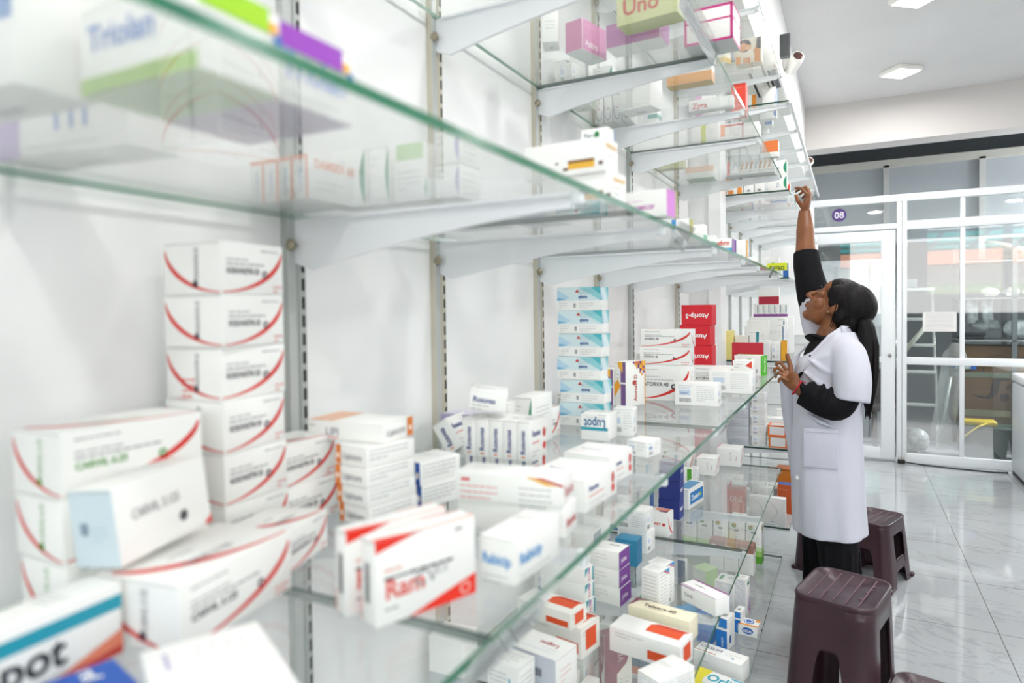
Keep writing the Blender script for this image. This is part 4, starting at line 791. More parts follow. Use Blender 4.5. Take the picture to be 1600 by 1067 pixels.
carton('pink carton with white lettering on the overhead shelf', 'solid', 0.1875, 1.3902, 2.0054, -13.4, 0.0441, 0.0956, 0.0663, fc={'F': '#c2619a', 'R': '#c96aa6', 'B': '#dfe3e1'}, t='Azitro', on='R', tc='#f6e6f0', ts=0.2, tv=0.15, lc='#e3a9cc')
carton('yellow-green carton lettered Uno above the overhead shelf edge', 'solid', 0.3599, 1.2905, 2.0054, -6.0, 0.1226, 0.0500, 0.0600, fc={'F': '#d3d69a', 'R': '#d9dcb0', 'B': '#c9cd8e'}, t='Uno', tc='#c85a4a', on='F', ts=0.5, tv=0.3, body='#d3d69a', lc='#b9bf86')
carton('purple-sided white carton with a barcode base, behind the Uno carton', 'solid', 0.3022, 1.3941, 2.0054, -4.0, 0.1200, 0.0600, 0.0500, fc={'F': '#b05aa4', 'R': '#a3589c'}, t='', lc='#d9a6d2')
carton('white carton with a magenta frame at the edge of the overhead shelf', 'frame', 0.4430, 1.4785, 2.0054, -2.0, 0.1000, 0.0800, 0.0750)
carton('carton with an orange strip along its foot on the overhead shelf', 'band', 0.3513, 1.6917, 2.0054, 0.0, 0.1100, 0.0400, 0.0400, c='#efa43c', band=(0, 0.6), on='FR', bot='#c9a53a')
carton('upright white carton with a curled purple line, first of four on the overhead shelf', 'curl', 0.0340, 1.9433, 2.0054, 2.0, 0.0240, 0.0900, 0.0800)
carton('upright white carton with a curled purple line, second of four on the overhead shelf', 'curl', 0.0620, 1.9443, 2.0054, 2.0, 0.0240, 0.0900, 0.0800)
carton('upright white carton with a curled purple line, third of four on the overhead shelf', 'curl', 0.0900, 1.9452, 2.0054, 2.0, 0.0240, 0.0900, 0.0800)
carton('upright white carton with a curled purple line, fourth of four on the overhead shelf', 'curl', 0.1179, 1.9462, 2.0054, 2.0, 0.0240, 0.0900, 0.0800)
carton('large white carton beside the curled-line cartons on the overhead shelf', 'plain', 0.1784, 1.8446, 2.0054, -12.0, 0.1000, 0.0700, 0.1100)
carton('clear-looking pale green carton against the wall of the overhead shelf', 'band', 0.0476, 1.7332, 2.0054, 4.0, 0.0500, 0.0700, 0.1400, c='#cfdfd0', band=(0, 0.3), on='FR', t='', body='#edf1ec')
carton('long low white carton at the front of the overhead shelf', 'band', 0.3584, 1.9348, 2.0054, 0.0, 0.1200, 0.0350, 0.0300, t='Zyra', tc='#d8574c', band=(0, 0), on='F', ts=0.5)
carton('red and orange carton at the front of the overhead shelf', 'solid', 0.4185, 2.0431, 2.0054, 0.0, 0.0400, 0.0500, 0.0900, fc={'F': '#e2452f', 'R': '#cf2f2a'}, body='#e2452f', t='', lc='#f0b09a')
carton('white carton with a pink side near the red and orange one', 'band', 0.3224, 2.0106, 2.0054, 24.0, 0.0600, 0.0500, 0.0600, c='#d9a6d2', band=(0, 0.3), vert=1, t='')
carton('white carton with a lime stripe on the overhead shelf', 'band', 0.2500, 2.3408, 2.0054, 0.0, 0.0567, 0.0500, 0.0750, c='#ccd61c', band=(0.55, 0.85), vert=1, on='F', t='', bot='#e3e6c0')
carton('small white carton right of the lime-striped one', 'plain', 0.2927, 2.3395, 2.0054, 0.0, 0.0350, 0.0500, 0.0750)
carton('white carton with orange corner and red lines on the overhead shelf', 'orcorner', 0.3422, 2.4270, 2.0054, 0.0, 0.0822, 0.0600, 0.0800)
carton('white carton at the end of the orange-cornered one', 'plain', 0.4074, 2.4103, 2.0054, 0.0, 0.0500, 0.0500, 0.0700)
carton('orange and white carton hanging over the far end of the overhead shelf', 'band', 0.4419, 2.6650, 2.0054, 0.0, 0.0550, 0.0400, 0.0600, c='#ef7f3c', band=(0.3, 1), on='F', t='')
carton('olive carton near the wall on the overhead shelf', 'solid', 0.0670, 2.6787, 2.0054, 0.0, 0.1000, 0.0500, 0.0500, fc={'F': '#c3c884', 'R': '#b9be76', 'B': '#aab06a'}, body='#c3c884', t='', lc='#e3e6c0')
carton('flat pale green carton with an orange sheet on it on the overhead shelf', 'band', 0.1275, 2.9666, 2.0054, 0.0, 0.1200, 0.1000, 0.0500, c='#efb58c', band=(0.5, 1), on='F', bot='#a9c9a6', t='')
carton('red-edged tray-like carton full of sachets on the overhead shelf', 'sachet', 0.3332, 2.9828, 2.0054, 0.0, 0.1899, 0.0900, 0.0600)
carton('cream carton with an orange flash, lower of its pile on the second shelf', 'stripe', 0.1787, 1.2477, 0.7554, -12.0, 0.1300, 0.0700, 0.0620, body='#f1efe8', t='')
carton('cream carton with an orange flash, upper of its pile on the second shelf', 'stripe', 0.1627, 1.2225, 0.8180, -10.0, 0.1300, 0.0600, 0.0340, body='#f1efe8', t='')
carton('white carton lettered Logou upside down on its top', 'logou', 0.2109, 1.0749, 0.7554, -10.0, 0.1000, 0.0700, 0.0850)
carton('white carton with a blue crescent, at the bottom edge beside the Logou carton', 'bluecres', 0.1834, 1.0014, 0.7554, -8.0, 0.0650, 0.0500, 0.0900)
carton('white carton with purple and teal corner, bottom of three behind the cream pile', 'tealcor', 0.1244, 1.4031, 0.7554, -9.8, 0.1200, 0.0400, 0.0360)
carton('white carton with purple and teal corner, middle of three behind the cream pile', 'tealcor', 0.1227, 1.4013, 0.7920, -9.2, 0.1200, 0.0400, 0.0360)
carton('white carton with purple and teal corner, top of three behind the cream pile', 'tealcor', 0.1221, 1.4003, 0.8286, -8.0, 0.1200, 0.0400, 0.0360)
carton('white carton with a purple end, bottom of three on the second shelf', 'purpend', 0.1993, 1.4907, 0.7554, -7.8, 0.0750, 0.0600, 0.0420)
carton('white carton with a purple end, middle of three on the second shelf', 'purpend', 0.1975, 1.4890, 0.7980, -7.2, 0.0750, 0.0600, 0.0420)
carton('white carton with a purple end, top of three on the second shelf', 'purpend', 0.1968, 1.4885, 0.8406, -6.0, 0.0750, 0.0600, 0.0420)
carton('maroon and cream carton lettered Vitra standing below the glass', 'vitra', 0.1159, 1.7647, 0.3704, -38.0, 0.0300, 0.0900, 0.1700)
carton('cream carton lettered Telxart 40 lying behind the orange-flashed one', 'telx', 0.3479, 1.3915, 0.7554, -9.0, 0.1400, 0.0450, 0.0450, body='#f1e9cd')
carton('white carton with an orange flash and red corner, before the Telxart carton', 'stripe', 0.3519, 1.2827, 0.7554, -9.0, 0.1500, 0.0650, 0.0500, t='')
carton('pale carton with a blue edge tilted at the bottom edge', 'info', 0.4194, 1.1385, 0.7554, -28.0, 0.0500, 0.0900, 0.0600, t='')
carton('tall white carton with a blue-pink corner, left of a matching pair', 'tallinfo', 0.3096, 1.5278, 0.7554, -16.0, 0.0450, 0.0450, 0.0950)
carton('tall white carton with a blue-pink corner, right of a matching pair', 'tallinfo', 0.3116, 1.4719, 0.7554, -16.0, 0.0450, 0.0450, 0.1000)
carton('white carton with a purple ridge lying beside the tall pair', 'purpridge', 0.4074, 1.5469, 0.7554, -32.0, 0.1050, 0.0450, 0.0400)
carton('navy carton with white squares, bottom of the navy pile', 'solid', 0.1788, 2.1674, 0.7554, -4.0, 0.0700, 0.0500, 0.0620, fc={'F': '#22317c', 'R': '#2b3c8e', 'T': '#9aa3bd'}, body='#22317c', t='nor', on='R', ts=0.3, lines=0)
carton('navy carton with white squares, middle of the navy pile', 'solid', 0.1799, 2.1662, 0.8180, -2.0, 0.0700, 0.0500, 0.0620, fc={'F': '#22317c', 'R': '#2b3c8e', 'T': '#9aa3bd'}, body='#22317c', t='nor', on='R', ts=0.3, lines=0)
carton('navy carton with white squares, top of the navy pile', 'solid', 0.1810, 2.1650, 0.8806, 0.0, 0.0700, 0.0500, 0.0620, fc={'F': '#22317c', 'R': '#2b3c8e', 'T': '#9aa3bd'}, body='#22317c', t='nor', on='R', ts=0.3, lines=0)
carton('white carton with bright blue Zosert panel beside the navy pile', 'zosert', 0.2032, 2.3341, 0.7554, -10.0, 0.0500, 0.1386, 0.0683)
carton('white carton with red crescent lettered Art, before the navy pile', 'art', 0.1939, 1.9910, 0.7554, -5.2, 0.0550, 0.0500, 0.0720)
carton('white carton with blue print on its end, lower of two left of the Art carton', 'info', 0.1581, 1.8377, 0.7554, -5.8, 0.0900, 0.0600, 0.0600)
carton('white carton with blue print on its end, upper of two left of the Art carton', 'info', 0.1556, 1.8353, 0.8160, -4.0, 0.0900, 0.0600, 0.0600)
carton('teal and blue carton under the waist-high glass near the purple-ended pile', 'solid', 0.1700, 1.7250, 0.7554, 0.0, 0.0600, 0.0500, 0.0700, fc={'F': '#2f86ad', 'R': '#2376a0'}, body='#2f86ad', t='', lc='#9fd0e3')
carton('white carton with a barcode side, right one of three at the far end', 'box7', 0.2358, 3.0117, 0.7554, 0.0, 0.1000, 0.1000, 0.0750)
carton('white carton with red-lined edge, middle one of three at the far end', 'box7', 0.1781, 2.8084, 0.7554, -2.0, 0.0750, 0.0900, 0.0700)
carton('small white carton in front of the red-lined cartons at the far end', 'info', 0.1530, 2.6726, 0.7554, 0.0, 0.0274, 0.0400, 0.0500)
carton('upright white carton with red lined side at the far end of the second shelf', 'box7', 0.0912, 2.7909, 0.7554, -4.0, 0.0500, 0.1000, 0.1000)
carton('white carton lettered Orlifit in turquoise with a yellow corner', 'orlifit', 0.3907, 1.8282, 0.3704, -14.0, 0.1600, 0.1000, 0.0500)
carton('white carton lettered Orslim with a red line, behind the Orlifit one', 'orslim', 0.3676, 1.9886, 0.3704, -14.0, 0.1450, 0.0600, 0.0550)
carton('small white and orange carton with two round blue marks', 'ascal', 0.4116, 2.2669, 0.3704, -6.0, 0.0600, 0.0550, 0.0350)
carton('thin upright white carton with a blue oval, left of the round-marked one', 'bluev', 0.3788, 2.2748, 0.3704, -10.0, 0.0220, 0.0500, 0.0700)
carton('upright bright blue and white carton, left of the round-marked one', 'bluev', 0.3548, 2.1452, 0.3704, -14.0, 0.0350, 0.0600, 0.1000)
carton('upright deep blue carton half behind the Orslim carton', 'solid', 0.2939, 2.1601, 0.3704, -10.0, 0.0500, 0.0500, 0.0900, fc={'F': '#1f6fc0', 'R': '#2f8ad6'}, body='#1f6fc0', t='', lc='#a9cff0')
carton('tall white carton with a green mark on top, standing by the shelf edge', 'beclad', 0.3654, 2.4142, 0.3704, -8.0, 0.0450, 0.0450, 0.1250)
carton('white carton with a green mark on top, behind the tall one', 'beclad', 0.3167, 2.4145, 0.3704, -6.0, 0.0650, 0.0800, 0.1100)
carton('brown-topped white carton, first of three beyond the green-marked cartons', 'browntop', 0.2188, 2.7914, 0.3704, -4.0, 0.0550, 0.0500, 0.1200)
carton('brown-topped white carton, second of three beyond the green-marked cartons', 'browntop', 0.2777, 2.7873, 0.3704, -4.0, 0.0550, 0.0500, 0.1200)
carton('brown-topped white carton, third of three beyond the green-marked cartons', 'browntop', 0.3365, 2.7832, 0.3704, -4.0, 0.0550, 0.0500, 0.1200)
carton('tall white carton with a leafy green foot and flower, first of five', 'leaf', 0.0774, 2.9422, 0.3704, -4.0, 0.0620, 0.0520, 0.1650)
carton('tall white carton with a leafy green foot and flower, second of five', 'leaf', 0.1453, 2.9375, 0.3704, -4.0, 0.0620, 0.0520, 0.1650)
carton('tall white carton with a leafy green foot and flower, third of five', 'leaf', 0.2131, 2.9328, 0.3704, -4.0, 0.0620, 0.0520, 0.1650)
carton('tall white carton with a leafy green foot and flower, fourth of five', 'leaf', 0.2809, 2.9280, 0.3704, -4.0, 0.0620, 0.0520, 0.1650)
carton('tall white carton with a leafy green foot and flower, fifth of five', 'leaf', 0.3488, 2.9233, 0.3704, -4.0, 0.0620, 0.0520, 0.1650)
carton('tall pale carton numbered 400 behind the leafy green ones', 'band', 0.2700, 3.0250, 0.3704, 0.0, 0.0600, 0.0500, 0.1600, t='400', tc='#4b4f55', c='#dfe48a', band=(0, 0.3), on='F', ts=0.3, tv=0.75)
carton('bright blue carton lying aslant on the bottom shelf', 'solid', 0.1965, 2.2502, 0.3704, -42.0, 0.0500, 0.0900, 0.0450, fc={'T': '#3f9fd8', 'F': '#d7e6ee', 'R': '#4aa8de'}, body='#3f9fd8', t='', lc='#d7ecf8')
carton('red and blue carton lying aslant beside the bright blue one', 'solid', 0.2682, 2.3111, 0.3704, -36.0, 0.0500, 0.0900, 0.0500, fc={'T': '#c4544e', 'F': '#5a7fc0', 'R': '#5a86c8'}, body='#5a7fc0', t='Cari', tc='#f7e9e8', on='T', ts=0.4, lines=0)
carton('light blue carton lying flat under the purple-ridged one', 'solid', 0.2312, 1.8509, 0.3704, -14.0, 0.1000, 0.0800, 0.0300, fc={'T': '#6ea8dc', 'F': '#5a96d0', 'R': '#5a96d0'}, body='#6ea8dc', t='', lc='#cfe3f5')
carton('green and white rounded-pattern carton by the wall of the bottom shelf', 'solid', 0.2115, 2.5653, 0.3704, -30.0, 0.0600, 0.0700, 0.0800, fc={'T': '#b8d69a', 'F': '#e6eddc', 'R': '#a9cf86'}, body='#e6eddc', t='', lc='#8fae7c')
carton('slate and orange carton, first of four under the Telxart carton', 'slate', 0.1015, 1.8850, 0.3704, 0.0, 0.0350, 0.0500, 0.1300)
carton('slate and orange carton, second of four under the Telxart carton', 'slate', 0.1385, 1.8850, 0.3704, 0.0, 0.0350, 0.0500, 0.1300)
carton('slate and orange carton, third of four under the Telxart carton', 'slate', 0.1755, 1.8850, 0.3704, 0.0, 0.0350, 0.0500, 0.1300)
carton('slate and orange carton, fourth of four under the Telxart carton', 'slate', 0.2125, 1.8850, 0.3704, 0.0, 0.0350, 0.0500, 0.1300)
carton('white carton with a green half moon, lower of the pair within her reach', 'arc', 0.3925, 3.4650, 2.0054, 0.0, 0.0850, 0.0500, 0.0750, t='TX')
carton('white carton with a green half moon, upper of the pair within her reach', 'arc', 0.3925, 3.4650, 2.0810, 0.0, 0.0850, 0.0500, 0.0700, t='TX')
carton('carton with a photo-like orange and black print, on the far overhead shelf', 'photo', 0.1850, 3.4650, 2.0054, 0.0, 0.1000, 0.0500, 0.1000)
carton('grey carton with yellow leaf shapes, left of the orange and black print', 'greyleaf', 0.1050, 3.4650, 2.0054, 0.0, 0.0500, 0.0500, 0.1000)
carton('narrow white carton with a blue number, left of two in the far overhead row', 'band', 0.2625, 3.4650, 2.0054, 0.0, 0.0450, 0.0500, 0.0750, t='6', tc='#44506a', band=(0, 0), on='F')
carton('narrow white carton with a blue number, right of two in the far overhead row', 'band', 0.3125, 3.4650, 2.0054, 0.0, 0.0450, 0.0500, 0.0750, t='8', tc='#44506a', band=(0, 0), on='F')
carton('white carton with a magenta pattern standing at the near end of the far eye-level shelf', 'photo2', 0.3650, 3.4650, 1.5874, 0.0, 0.0700, 0.0500, 0.1000)
carton('white carton with a blue oblong at the near front corner of the far run', 'band', 0.4250, 3.5250, 1.5874, 0.0, 0.0300, 0.0500, 0.0700, c='#2f6fc0', band=(0.1, 0.9), vert=1, on='F', t='')
carton('long low white carton at the near end of the far eye-level shelf', 'plain', 0.2500, 3.4650, 1.5874, 0.0, 0.1200, 0.0500, 0.0220)
carton('yellow carton at the near end of the far waist-high shelf', 'solid', 0.1525, 3.4650, 1.1824, 0.0, 0.0650, 0.0500, 0.1450, fc={'F': '#f0e08e', 'R': '#eadc8a'}, body='#f0e08e', t='', lc='#d9a63c')
carton('beige open-topped carton beside the yellow one', 'plain', 0.2225, 3.4850, 1.1824, 0.0, 0.0650, 0.0500, 0.1200, body='#e8e2d8')
carton('white carton with green and teal shapes beside the beige one', 'band', 0.2825, 3.4850, 1.1824, 0.0, 0.0450, 0.0500, 0.1400, c='#2f8f9a', band=(0.7, 1), vert=1, on='F', t='')
carton('white carton with pink side print at the front of the far waist-high shelf', 'info', 0.3325, 3.4650, 1.1824, 0.0, 0.0550, 0.0500, 0.0950, t='')
carton('white carton with blue marks between the pink-printed and the amber ones', 'info', 0.3850, 3.4650, 1.1824, 0.0, 0.0400, 0.0500, 0.0900, t='')
carton('amber and white carton at the front corner of the far waist-high shelf', 'band', 0.4220, 3.4650, 1.1824, 0.0, 0.0280, 0.0500, 0.1000, c='#efab1f', band=(0, 1), on='F', t='')
carton('large white sheet-like carton standing in the far waist-high row', 'plain', 0.2650, 3.7700, 1.1824, 0.0, 0.1100, 0.0400, 0.1900)
carton('slim purple and white carton, first of six upright in the far pile', 'purprow', 0.2205, 4.0750, 1.3874, 0.0, 0.0290, 0.0500, 0.0700)
carton('slim purple and white carton, second of six upright in the far pile', 'purprow', 0.2510, 4.0750, 1.3874, 0.0, 0.0290, 0.0500, 0.0700)
carton('slim purple and white carton, third of six upright in the far pile', 'purprow', 0.2815, 4.0750, 1.3874, 0.0, 0.0290, 0.0500, 0.0700)
carton('slim purple and white carton, fourth of six upright in the far pile', 'purprow', 0.3120, 4.0750, 1.3874, 0.0, 0.0290, 0.0500, 0.0700)
carton('slim purple and white carton, fifth of six upright in the far pile', 'purprow', 0.3425, 4.0750, 1.3874, 0.0, 0.0290, 0.0500, 0.0700)
carton('slim purple and white carton, sixth of six upright in the far pile', 'purprow', 0.3730, 4.0750, 1.3874, 0.0, 0.0290, 0.0500, 0.0700)
carton('white crate-like carton holding up the slim purple and white row', 'plain', 0.3050, 4.0800, 1.1824, 0.0, 0.2300, 0.0800, 0.2040)
carton('carton with a crimson band on top of the slim purple and white row', 'band', 0.2900, 4.0750, 1.4584, 0.0, 0.1100, 0.0500, 0.1000, c='#c22a44', band=(0.0, 0.45), on='F', t='')
carton('slim white carton with a purple foot, first of five in the far cluster', 'purprow', 0.3925, 3.6250, 1.1824, 0.0, 0.0350, 0.0500, 0.1700)
carton('slim white carton with a purple foot, second of five in the far cluster', 'purprow', 0.3915, 3.6870, 1.1824, 0.0, 0.0350, 0.0500, 0.2000)
carton('slim white carton with a purple foot, third of five in the far cluster', 'purprow', 0.3905, 3.7490, 1.1824, 0.0, 0.0350, 0.0500, 0.1500)
carton('slim white carton with a purple foot, fourth of five in the far cluster', 'purprow', 0.3895, 3.8110, 1.1824, 0.0, 0.0350, 0.0500, 0.1900)
carton('slim white carton with a purple foot, fifth of five in the far cluster', 'purprow', 0.3885, 3.8730, 1.1824, 0.0, 0.0350, 0.0500, 0.1600)
carton('orange-framed white carton, lower of two at the front of the far second shelf', 'orframe', 0.3925, 3.4900, 0.7554, 0.0, 0.0850, 0.1000, 0.0550)
carton('orange-framed white carton, upper of two at the front of the far second shelf', 'orframe', 0.3875, 3.5000, 0.8110, 0.0, 0.0850, 0.1000, 0.0500)
carton('pale grey carton lying flat, bottom of the near pile on the far second shelf', 'plain', 0.2050, 3.4900, 0.7554, 0.0, 0.1000, 0.0800, 0.0450, body='#cfd3da')
carton('pale grey carton lying flat, second of the near pile on the far second shelf', 'plain', 0.2036, 3.4882, 0.8010, 2.0, 0.1000, 0.0800, 0.0450, body='#cfd3da')
carton('pale grey carton lying flat, third of the near pile on the far second shelf', 'plain', 0.2057, 3.4909, 0.8466, -1.0, 0.1000, 0.0800, 0.0450, body='#cfd3da')
carton('pale grey carton lying flat, fourth of the near pile on the far second shelf', 'plain', 0.2043, 3.4891, 0.8922, 1.0, 0.1000, 0.0800, 0.0450, body='#cfd3da')
carton('pale grey carton lying flat, top of the near pile on the far second shelf', 'plain', 0.2050, 3.4900, 0.9378, 0.0, 0.1000, 0.0800, 0.0450, body='#cfd3da')
carton('white carton with a barcode end, bottom in the pile right of the pale grey one', 'info', 0.3018, 3.4994, 0.7554, 1.0, 0.0650, 0.0800, 0.0520, t='')
carton('white carton with a barcode end, second in the pile right of the pale grey one', 'info', 0.3039, 3.5011, 0.8080, -2.0, 0.0650, 0.0800, 0.0520, t='')
carton('white carton with a barcode end, third in the pile right of the pale grey one', 'info', 0.3018, 3.4994, 0.8606, 1.0, 0.0650, 0.0800, 0.0520, t='')
carton('white carton with a barcode end, fourth in the pile right of the pale grey one', 'info', 0.3025, 3.5000, 0.9132, 0.0, 0.0650, 0.0800, 0.0520, t='')
carton('white carton with a barcode end, top in the pile right of the pale grey one', 'info', 0.3032, 3.5006, 0.9658, -1.0, 0.0650, 0.0800, 0.0520, t='')
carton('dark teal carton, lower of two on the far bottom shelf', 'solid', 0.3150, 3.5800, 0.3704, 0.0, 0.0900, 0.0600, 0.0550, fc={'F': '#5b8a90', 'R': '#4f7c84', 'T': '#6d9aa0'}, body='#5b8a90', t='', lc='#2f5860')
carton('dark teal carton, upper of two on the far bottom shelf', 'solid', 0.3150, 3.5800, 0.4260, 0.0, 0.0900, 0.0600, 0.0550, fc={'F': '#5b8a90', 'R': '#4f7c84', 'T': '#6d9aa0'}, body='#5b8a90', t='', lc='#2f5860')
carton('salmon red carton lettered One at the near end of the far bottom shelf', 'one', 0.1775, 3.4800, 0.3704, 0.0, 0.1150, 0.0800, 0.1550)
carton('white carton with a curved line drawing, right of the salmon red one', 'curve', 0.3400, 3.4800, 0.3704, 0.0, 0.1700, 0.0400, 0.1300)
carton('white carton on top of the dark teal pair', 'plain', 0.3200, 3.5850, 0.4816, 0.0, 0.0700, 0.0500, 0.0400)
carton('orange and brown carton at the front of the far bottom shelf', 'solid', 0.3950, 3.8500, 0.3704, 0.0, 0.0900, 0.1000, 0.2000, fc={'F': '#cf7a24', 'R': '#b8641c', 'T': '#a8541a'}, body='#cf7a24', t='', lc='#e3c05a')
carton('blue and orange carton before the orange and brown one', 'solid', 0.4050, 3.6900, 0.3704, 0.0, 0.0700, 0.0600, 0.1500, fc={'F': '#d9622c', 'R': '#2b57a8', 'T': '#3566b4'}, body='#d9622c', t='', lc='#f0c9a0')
carton('white carton covered in small grey print, first on the near overhead shelf back row', 'info', 0.0850, 1.5444, 2.0054, -3.5, 0.0350, 0.0450, 0.0500)
carton('white carton with faint small print, second on the near overhead shelf back row', 'plain', 0.0383, 1.6429, 2.0054, -1.1, 0.0350, 0.0800, 0.0900)
carton('white carton with a grey half moon, third on the near overhead shelf back row', 'arc', 0.0895, 1.6289, 2.0054, 4.5, 0.0500, 0.0800, 0.1300, c='#b7bbc0')
carton('white carton with a teal half moon, fourth on the near overhead shelf back row', 'arc', 0.1525, 1.6341, 2.0054, 1.5, 0.0500, 0.0800, 0.0500, c='#2fa08e')
carton('white carton with a grey end, fifth on the near overhead shelf back row', 'band', 0.0787, 2.0379, 2.0054, 3.5, 0.1200, 0.0600, 0.0900, c='#b7bbc0', band=(0, 0), Rc='#b7bbc0', on='F')
carton('white carton with a teal band, sixth on the near overhead shelf back row', 'band', 0.1210, 2.1418, 2.0054, -3.2, 0.0700, 0.0450, 0.0500, c='#2fa08e', band=(0.08, 0.34), on='FR')
carton('white carton with a teal band, seventh on the near overhead shelf back row', 'band', 0.1210, 2.1425, 2.0560, -3.2, 0.0700, 0.0450, 0.0500, c='#2fa08e', band=(0.08, 0.34), on='FR')
carton('white carton with faint small print, first on the near top shelf', 'plain', 0.1952, 1.3642, 2.4304, -4.7, 0.0500, 0.0300, 0.0900)
carton('white carton covered in small grey print, second on the near top shelf', 'info', 0.2644, 1.3846, 2.4304, -0.9, 0.0350, 0.0600, 0.1100)
carton('white carton with faint small print, third on the near top shelf', 'plain', 0.3323, 1.3686, 2.4304, 4.5, 0.0500, 0.0300, 0.0500)
carton('white carton covered in small grey print, fourth on the near top shelf', 'info', 0.3942, 1.3967, 2.4304, 2.2, 0.0350, 0.0800, 0.0900)
carton('white carton covered in small grey print, fifth on the near top shelf', 'info', 0.2901, 1.5031, 2.4304, -4.2, 0.0900, 0.0600, 0.0872)
carton('white carton with a pink band, sixth on the near top shelf', 'band', 0.0751, 1.5972, 2.4304, -0.3, 0.0500, 0.0450, 0.0700, c='#c23a7a', band=(0.08, 0.34), on='FR')
carton('white carton with a orange half moon, seventh on the near top shelf', 'arc', 0.2659, 1.5910, 2.4304, 3.9, 0.0900, 0.0450, 0.0909, c='#e6902a')
carton('white carton with a pink half moon, eighth on the near top shelf', 'arc', 0.3496, 1.6037, 2.4304, -0.9, 0.0500, 0.0450, 0.1100, c='#c23a7a')
carton('white carton with a pink side stripe, ninth on the near top shelf', 'band', 0.0833, 1.7009, 2.4304, 3.3, 0.0700, 0.0600, 0.0700, c='#c23a7a', band=(0.75, 1), vert=1, on='F')
carton('white carton with a yellow end, tenth on the near top shelf', 'band', 0.1841, 1.7100, 2.4304, -2.7, 0.0900, 0.0800, 0.0639, c='#d9c52c', band=(0, 0), Rc='#d9c52c', on='F')
carton('white carton with a pale blue band, eleventh on the near top shelf', 'band', 0.0849, 1.7989, 2.4304, 0.1, 0.0700, 0.0450, 0.0947, c='#8fb7cf', band=(0.08, 0.34), on='FR')
carton('white carton with a grey band, twelfth on the near top shelf', 'band', 0.1858, 1.7964, 2.4304, 0.6, 0.0900, 0.0300, 0.0700, c='#b7bbc0', band=(0.08, 0.34), on='FR')
carton('white carton covered in small grey print, thirteenth on the near top shelf', 'info', 0.3027, 1.8060, 2.4304, 0.7, 0.1200, 0.0600, 0.0804)
carton('white carton with a grey side stripe, fourteenth on the near top shelf', 'band', 0.0949, 1.9039, 2.4304, 0.4, 0.0900, 0.0300, 0.0642, c='#b7bbc0', band=(0.75, 1), vert=1, on='F')
carton('white carton with a pink band, fifteenth on the near top shelf', 'band', 0.1982, 1.9131, 2.4304, 3.6, 0.0700, 0.0450, 0.0500, c='#c23a7a', band=(0.08, 0.34), on='FR')
carton('white carton with a pink band, sixteenth on the near top shelf', 'band', 0.1982, 1.9004, 2.4810, 3.6, 0.0700, 0.0450, 0.0500, c='#c23a7a', band=(0.08, 0.34), on='FR')
carton('white carton with a yellow half moon, seventeenth on the near top shelf', 'arc', 0.2755, 1.9166, 2.4304, 4.7, 0.0700, 0.0600, 0.0900, c='#d9c52c')
carton('white carton with a orange band, eighteenth on the near top shelf', 'band', 0.0945, 2.0342, 2.4304, 0.7, 0.0900, 0.0800, 0.0868, c='#e6902a', band=(0.08, 0.34), on='FR')
carton('white carton with a orange side stripe, nineteenth on the near top shelf', 'band', 0.1721, 2.0257, 2.4304, -2.2, 0.0350, 0.0600, 0.1100, c='#e6902a', band=(0.75, 1), vert=1, on='F')
carton('white carton covered in small grey print, twentieth on the near top shelf', 'info', 0.3323, 2.0022, 2.4304, 1.0, 0.0900, 0.0300, 0.0859)
carton('white carton covered in small grey print, twenty-first on the near top shelf', 'info', 0.4194, 2.0064, 2.4304, -4.8, 0.0350, 0.0450, 0.0500)
carton('white carton with a grey half moon, twenty-second on the near top shelf', 'arc', 0.1099, 2.1364, 2.4304, 0.5, 0.1200, 0.0300, 0.0500, c='#b7bbc0')
carton('white carton with a grey band, first on the near second shelf back row', 'band', 0.0538, 1.0192, 0.7554, 3.5, 0.0700, 0.0600, 0.0999, c='#b7bbc0', band=(0.08, 0.34), on='FR')
carton('white carton covered in small grey print, second on the near second shelf back row', 'info', 0.0637, 1.4672, 0.7554, 4.8, 0.0900, 0.0450, 0.0621)
carton('white carton with faint small print, third on the near second shelf back row', 'plain', 0.0372, 1.5750, 0.7554, 0.8, 0.0350, 0.0450, 0.1100)
carton('white carton with a pale blue half moon, fourth on the near second shelf back row', 'arc', 0.1221, 1.5864, 0.7554, 2.8, 0.0900, 0.0800, 0.0500, c='#8fb7cf')
carton('white carton with a slate end, fifth on the near second shelf back row', 'band', 0.0547, 1.6974, 0.7554, 0.5, 0.0700, 0.0600, 0.0828, c='#5b6f80', band=(0, 0), Rc='#5b6f80', on='F')
carton('white carton with a grey band, sixth on the near second shelf back row', 'band', 0.0549, 1.7921, 0.7554, 0.3, 0.0700, 0.0300, 0.0906, c='#b7bbc0', band=(0.08, 0.34), on='FR')
carton('white carton with a blue band, seventh on the near second shelf back row', 'band', 0.0806, 1.9855, 0.7554, -0.8, 0.1200, 0.0800, 0.0662, c='#2c68b8', band=(0.08, 0.34), on='FR')
carton('white carton with a grey band, first on the shelf beyond the navy pile', 'band', 0.0382, 2.0987, 0.7554, -2.6, 0.0350, 0.0300, 0.1300, c='#b7bbc0', band=(0.6, 0.85), on='FR')
carton('white carton covered in small grey print, second on the shelf beyond the navy pile', 'info', 0.0382, 2.2250, 0.7554, -1.0, 0.0350, 0.0800, 0.0900)
carton('white carton with a blue end, third on the shelf beyond the navy pile', 'band', 0.0828, 2.2147, 0.7554, 3.1, 0.0350, 0.0600, 0.0700, c='#2c68b8', band=(0, 0), Rc='#2c68b8', on='F')
carton('white carton with a pale blue end, fourth on the shelf beyond the navy pile', 'band', 0.0373, 2.3218, 0.7554, 0.5, 0.0350, 0.0450, 0.1300, c='#8fb7cf', band=(0, 0), Rc='#8fb7cf', on='F')
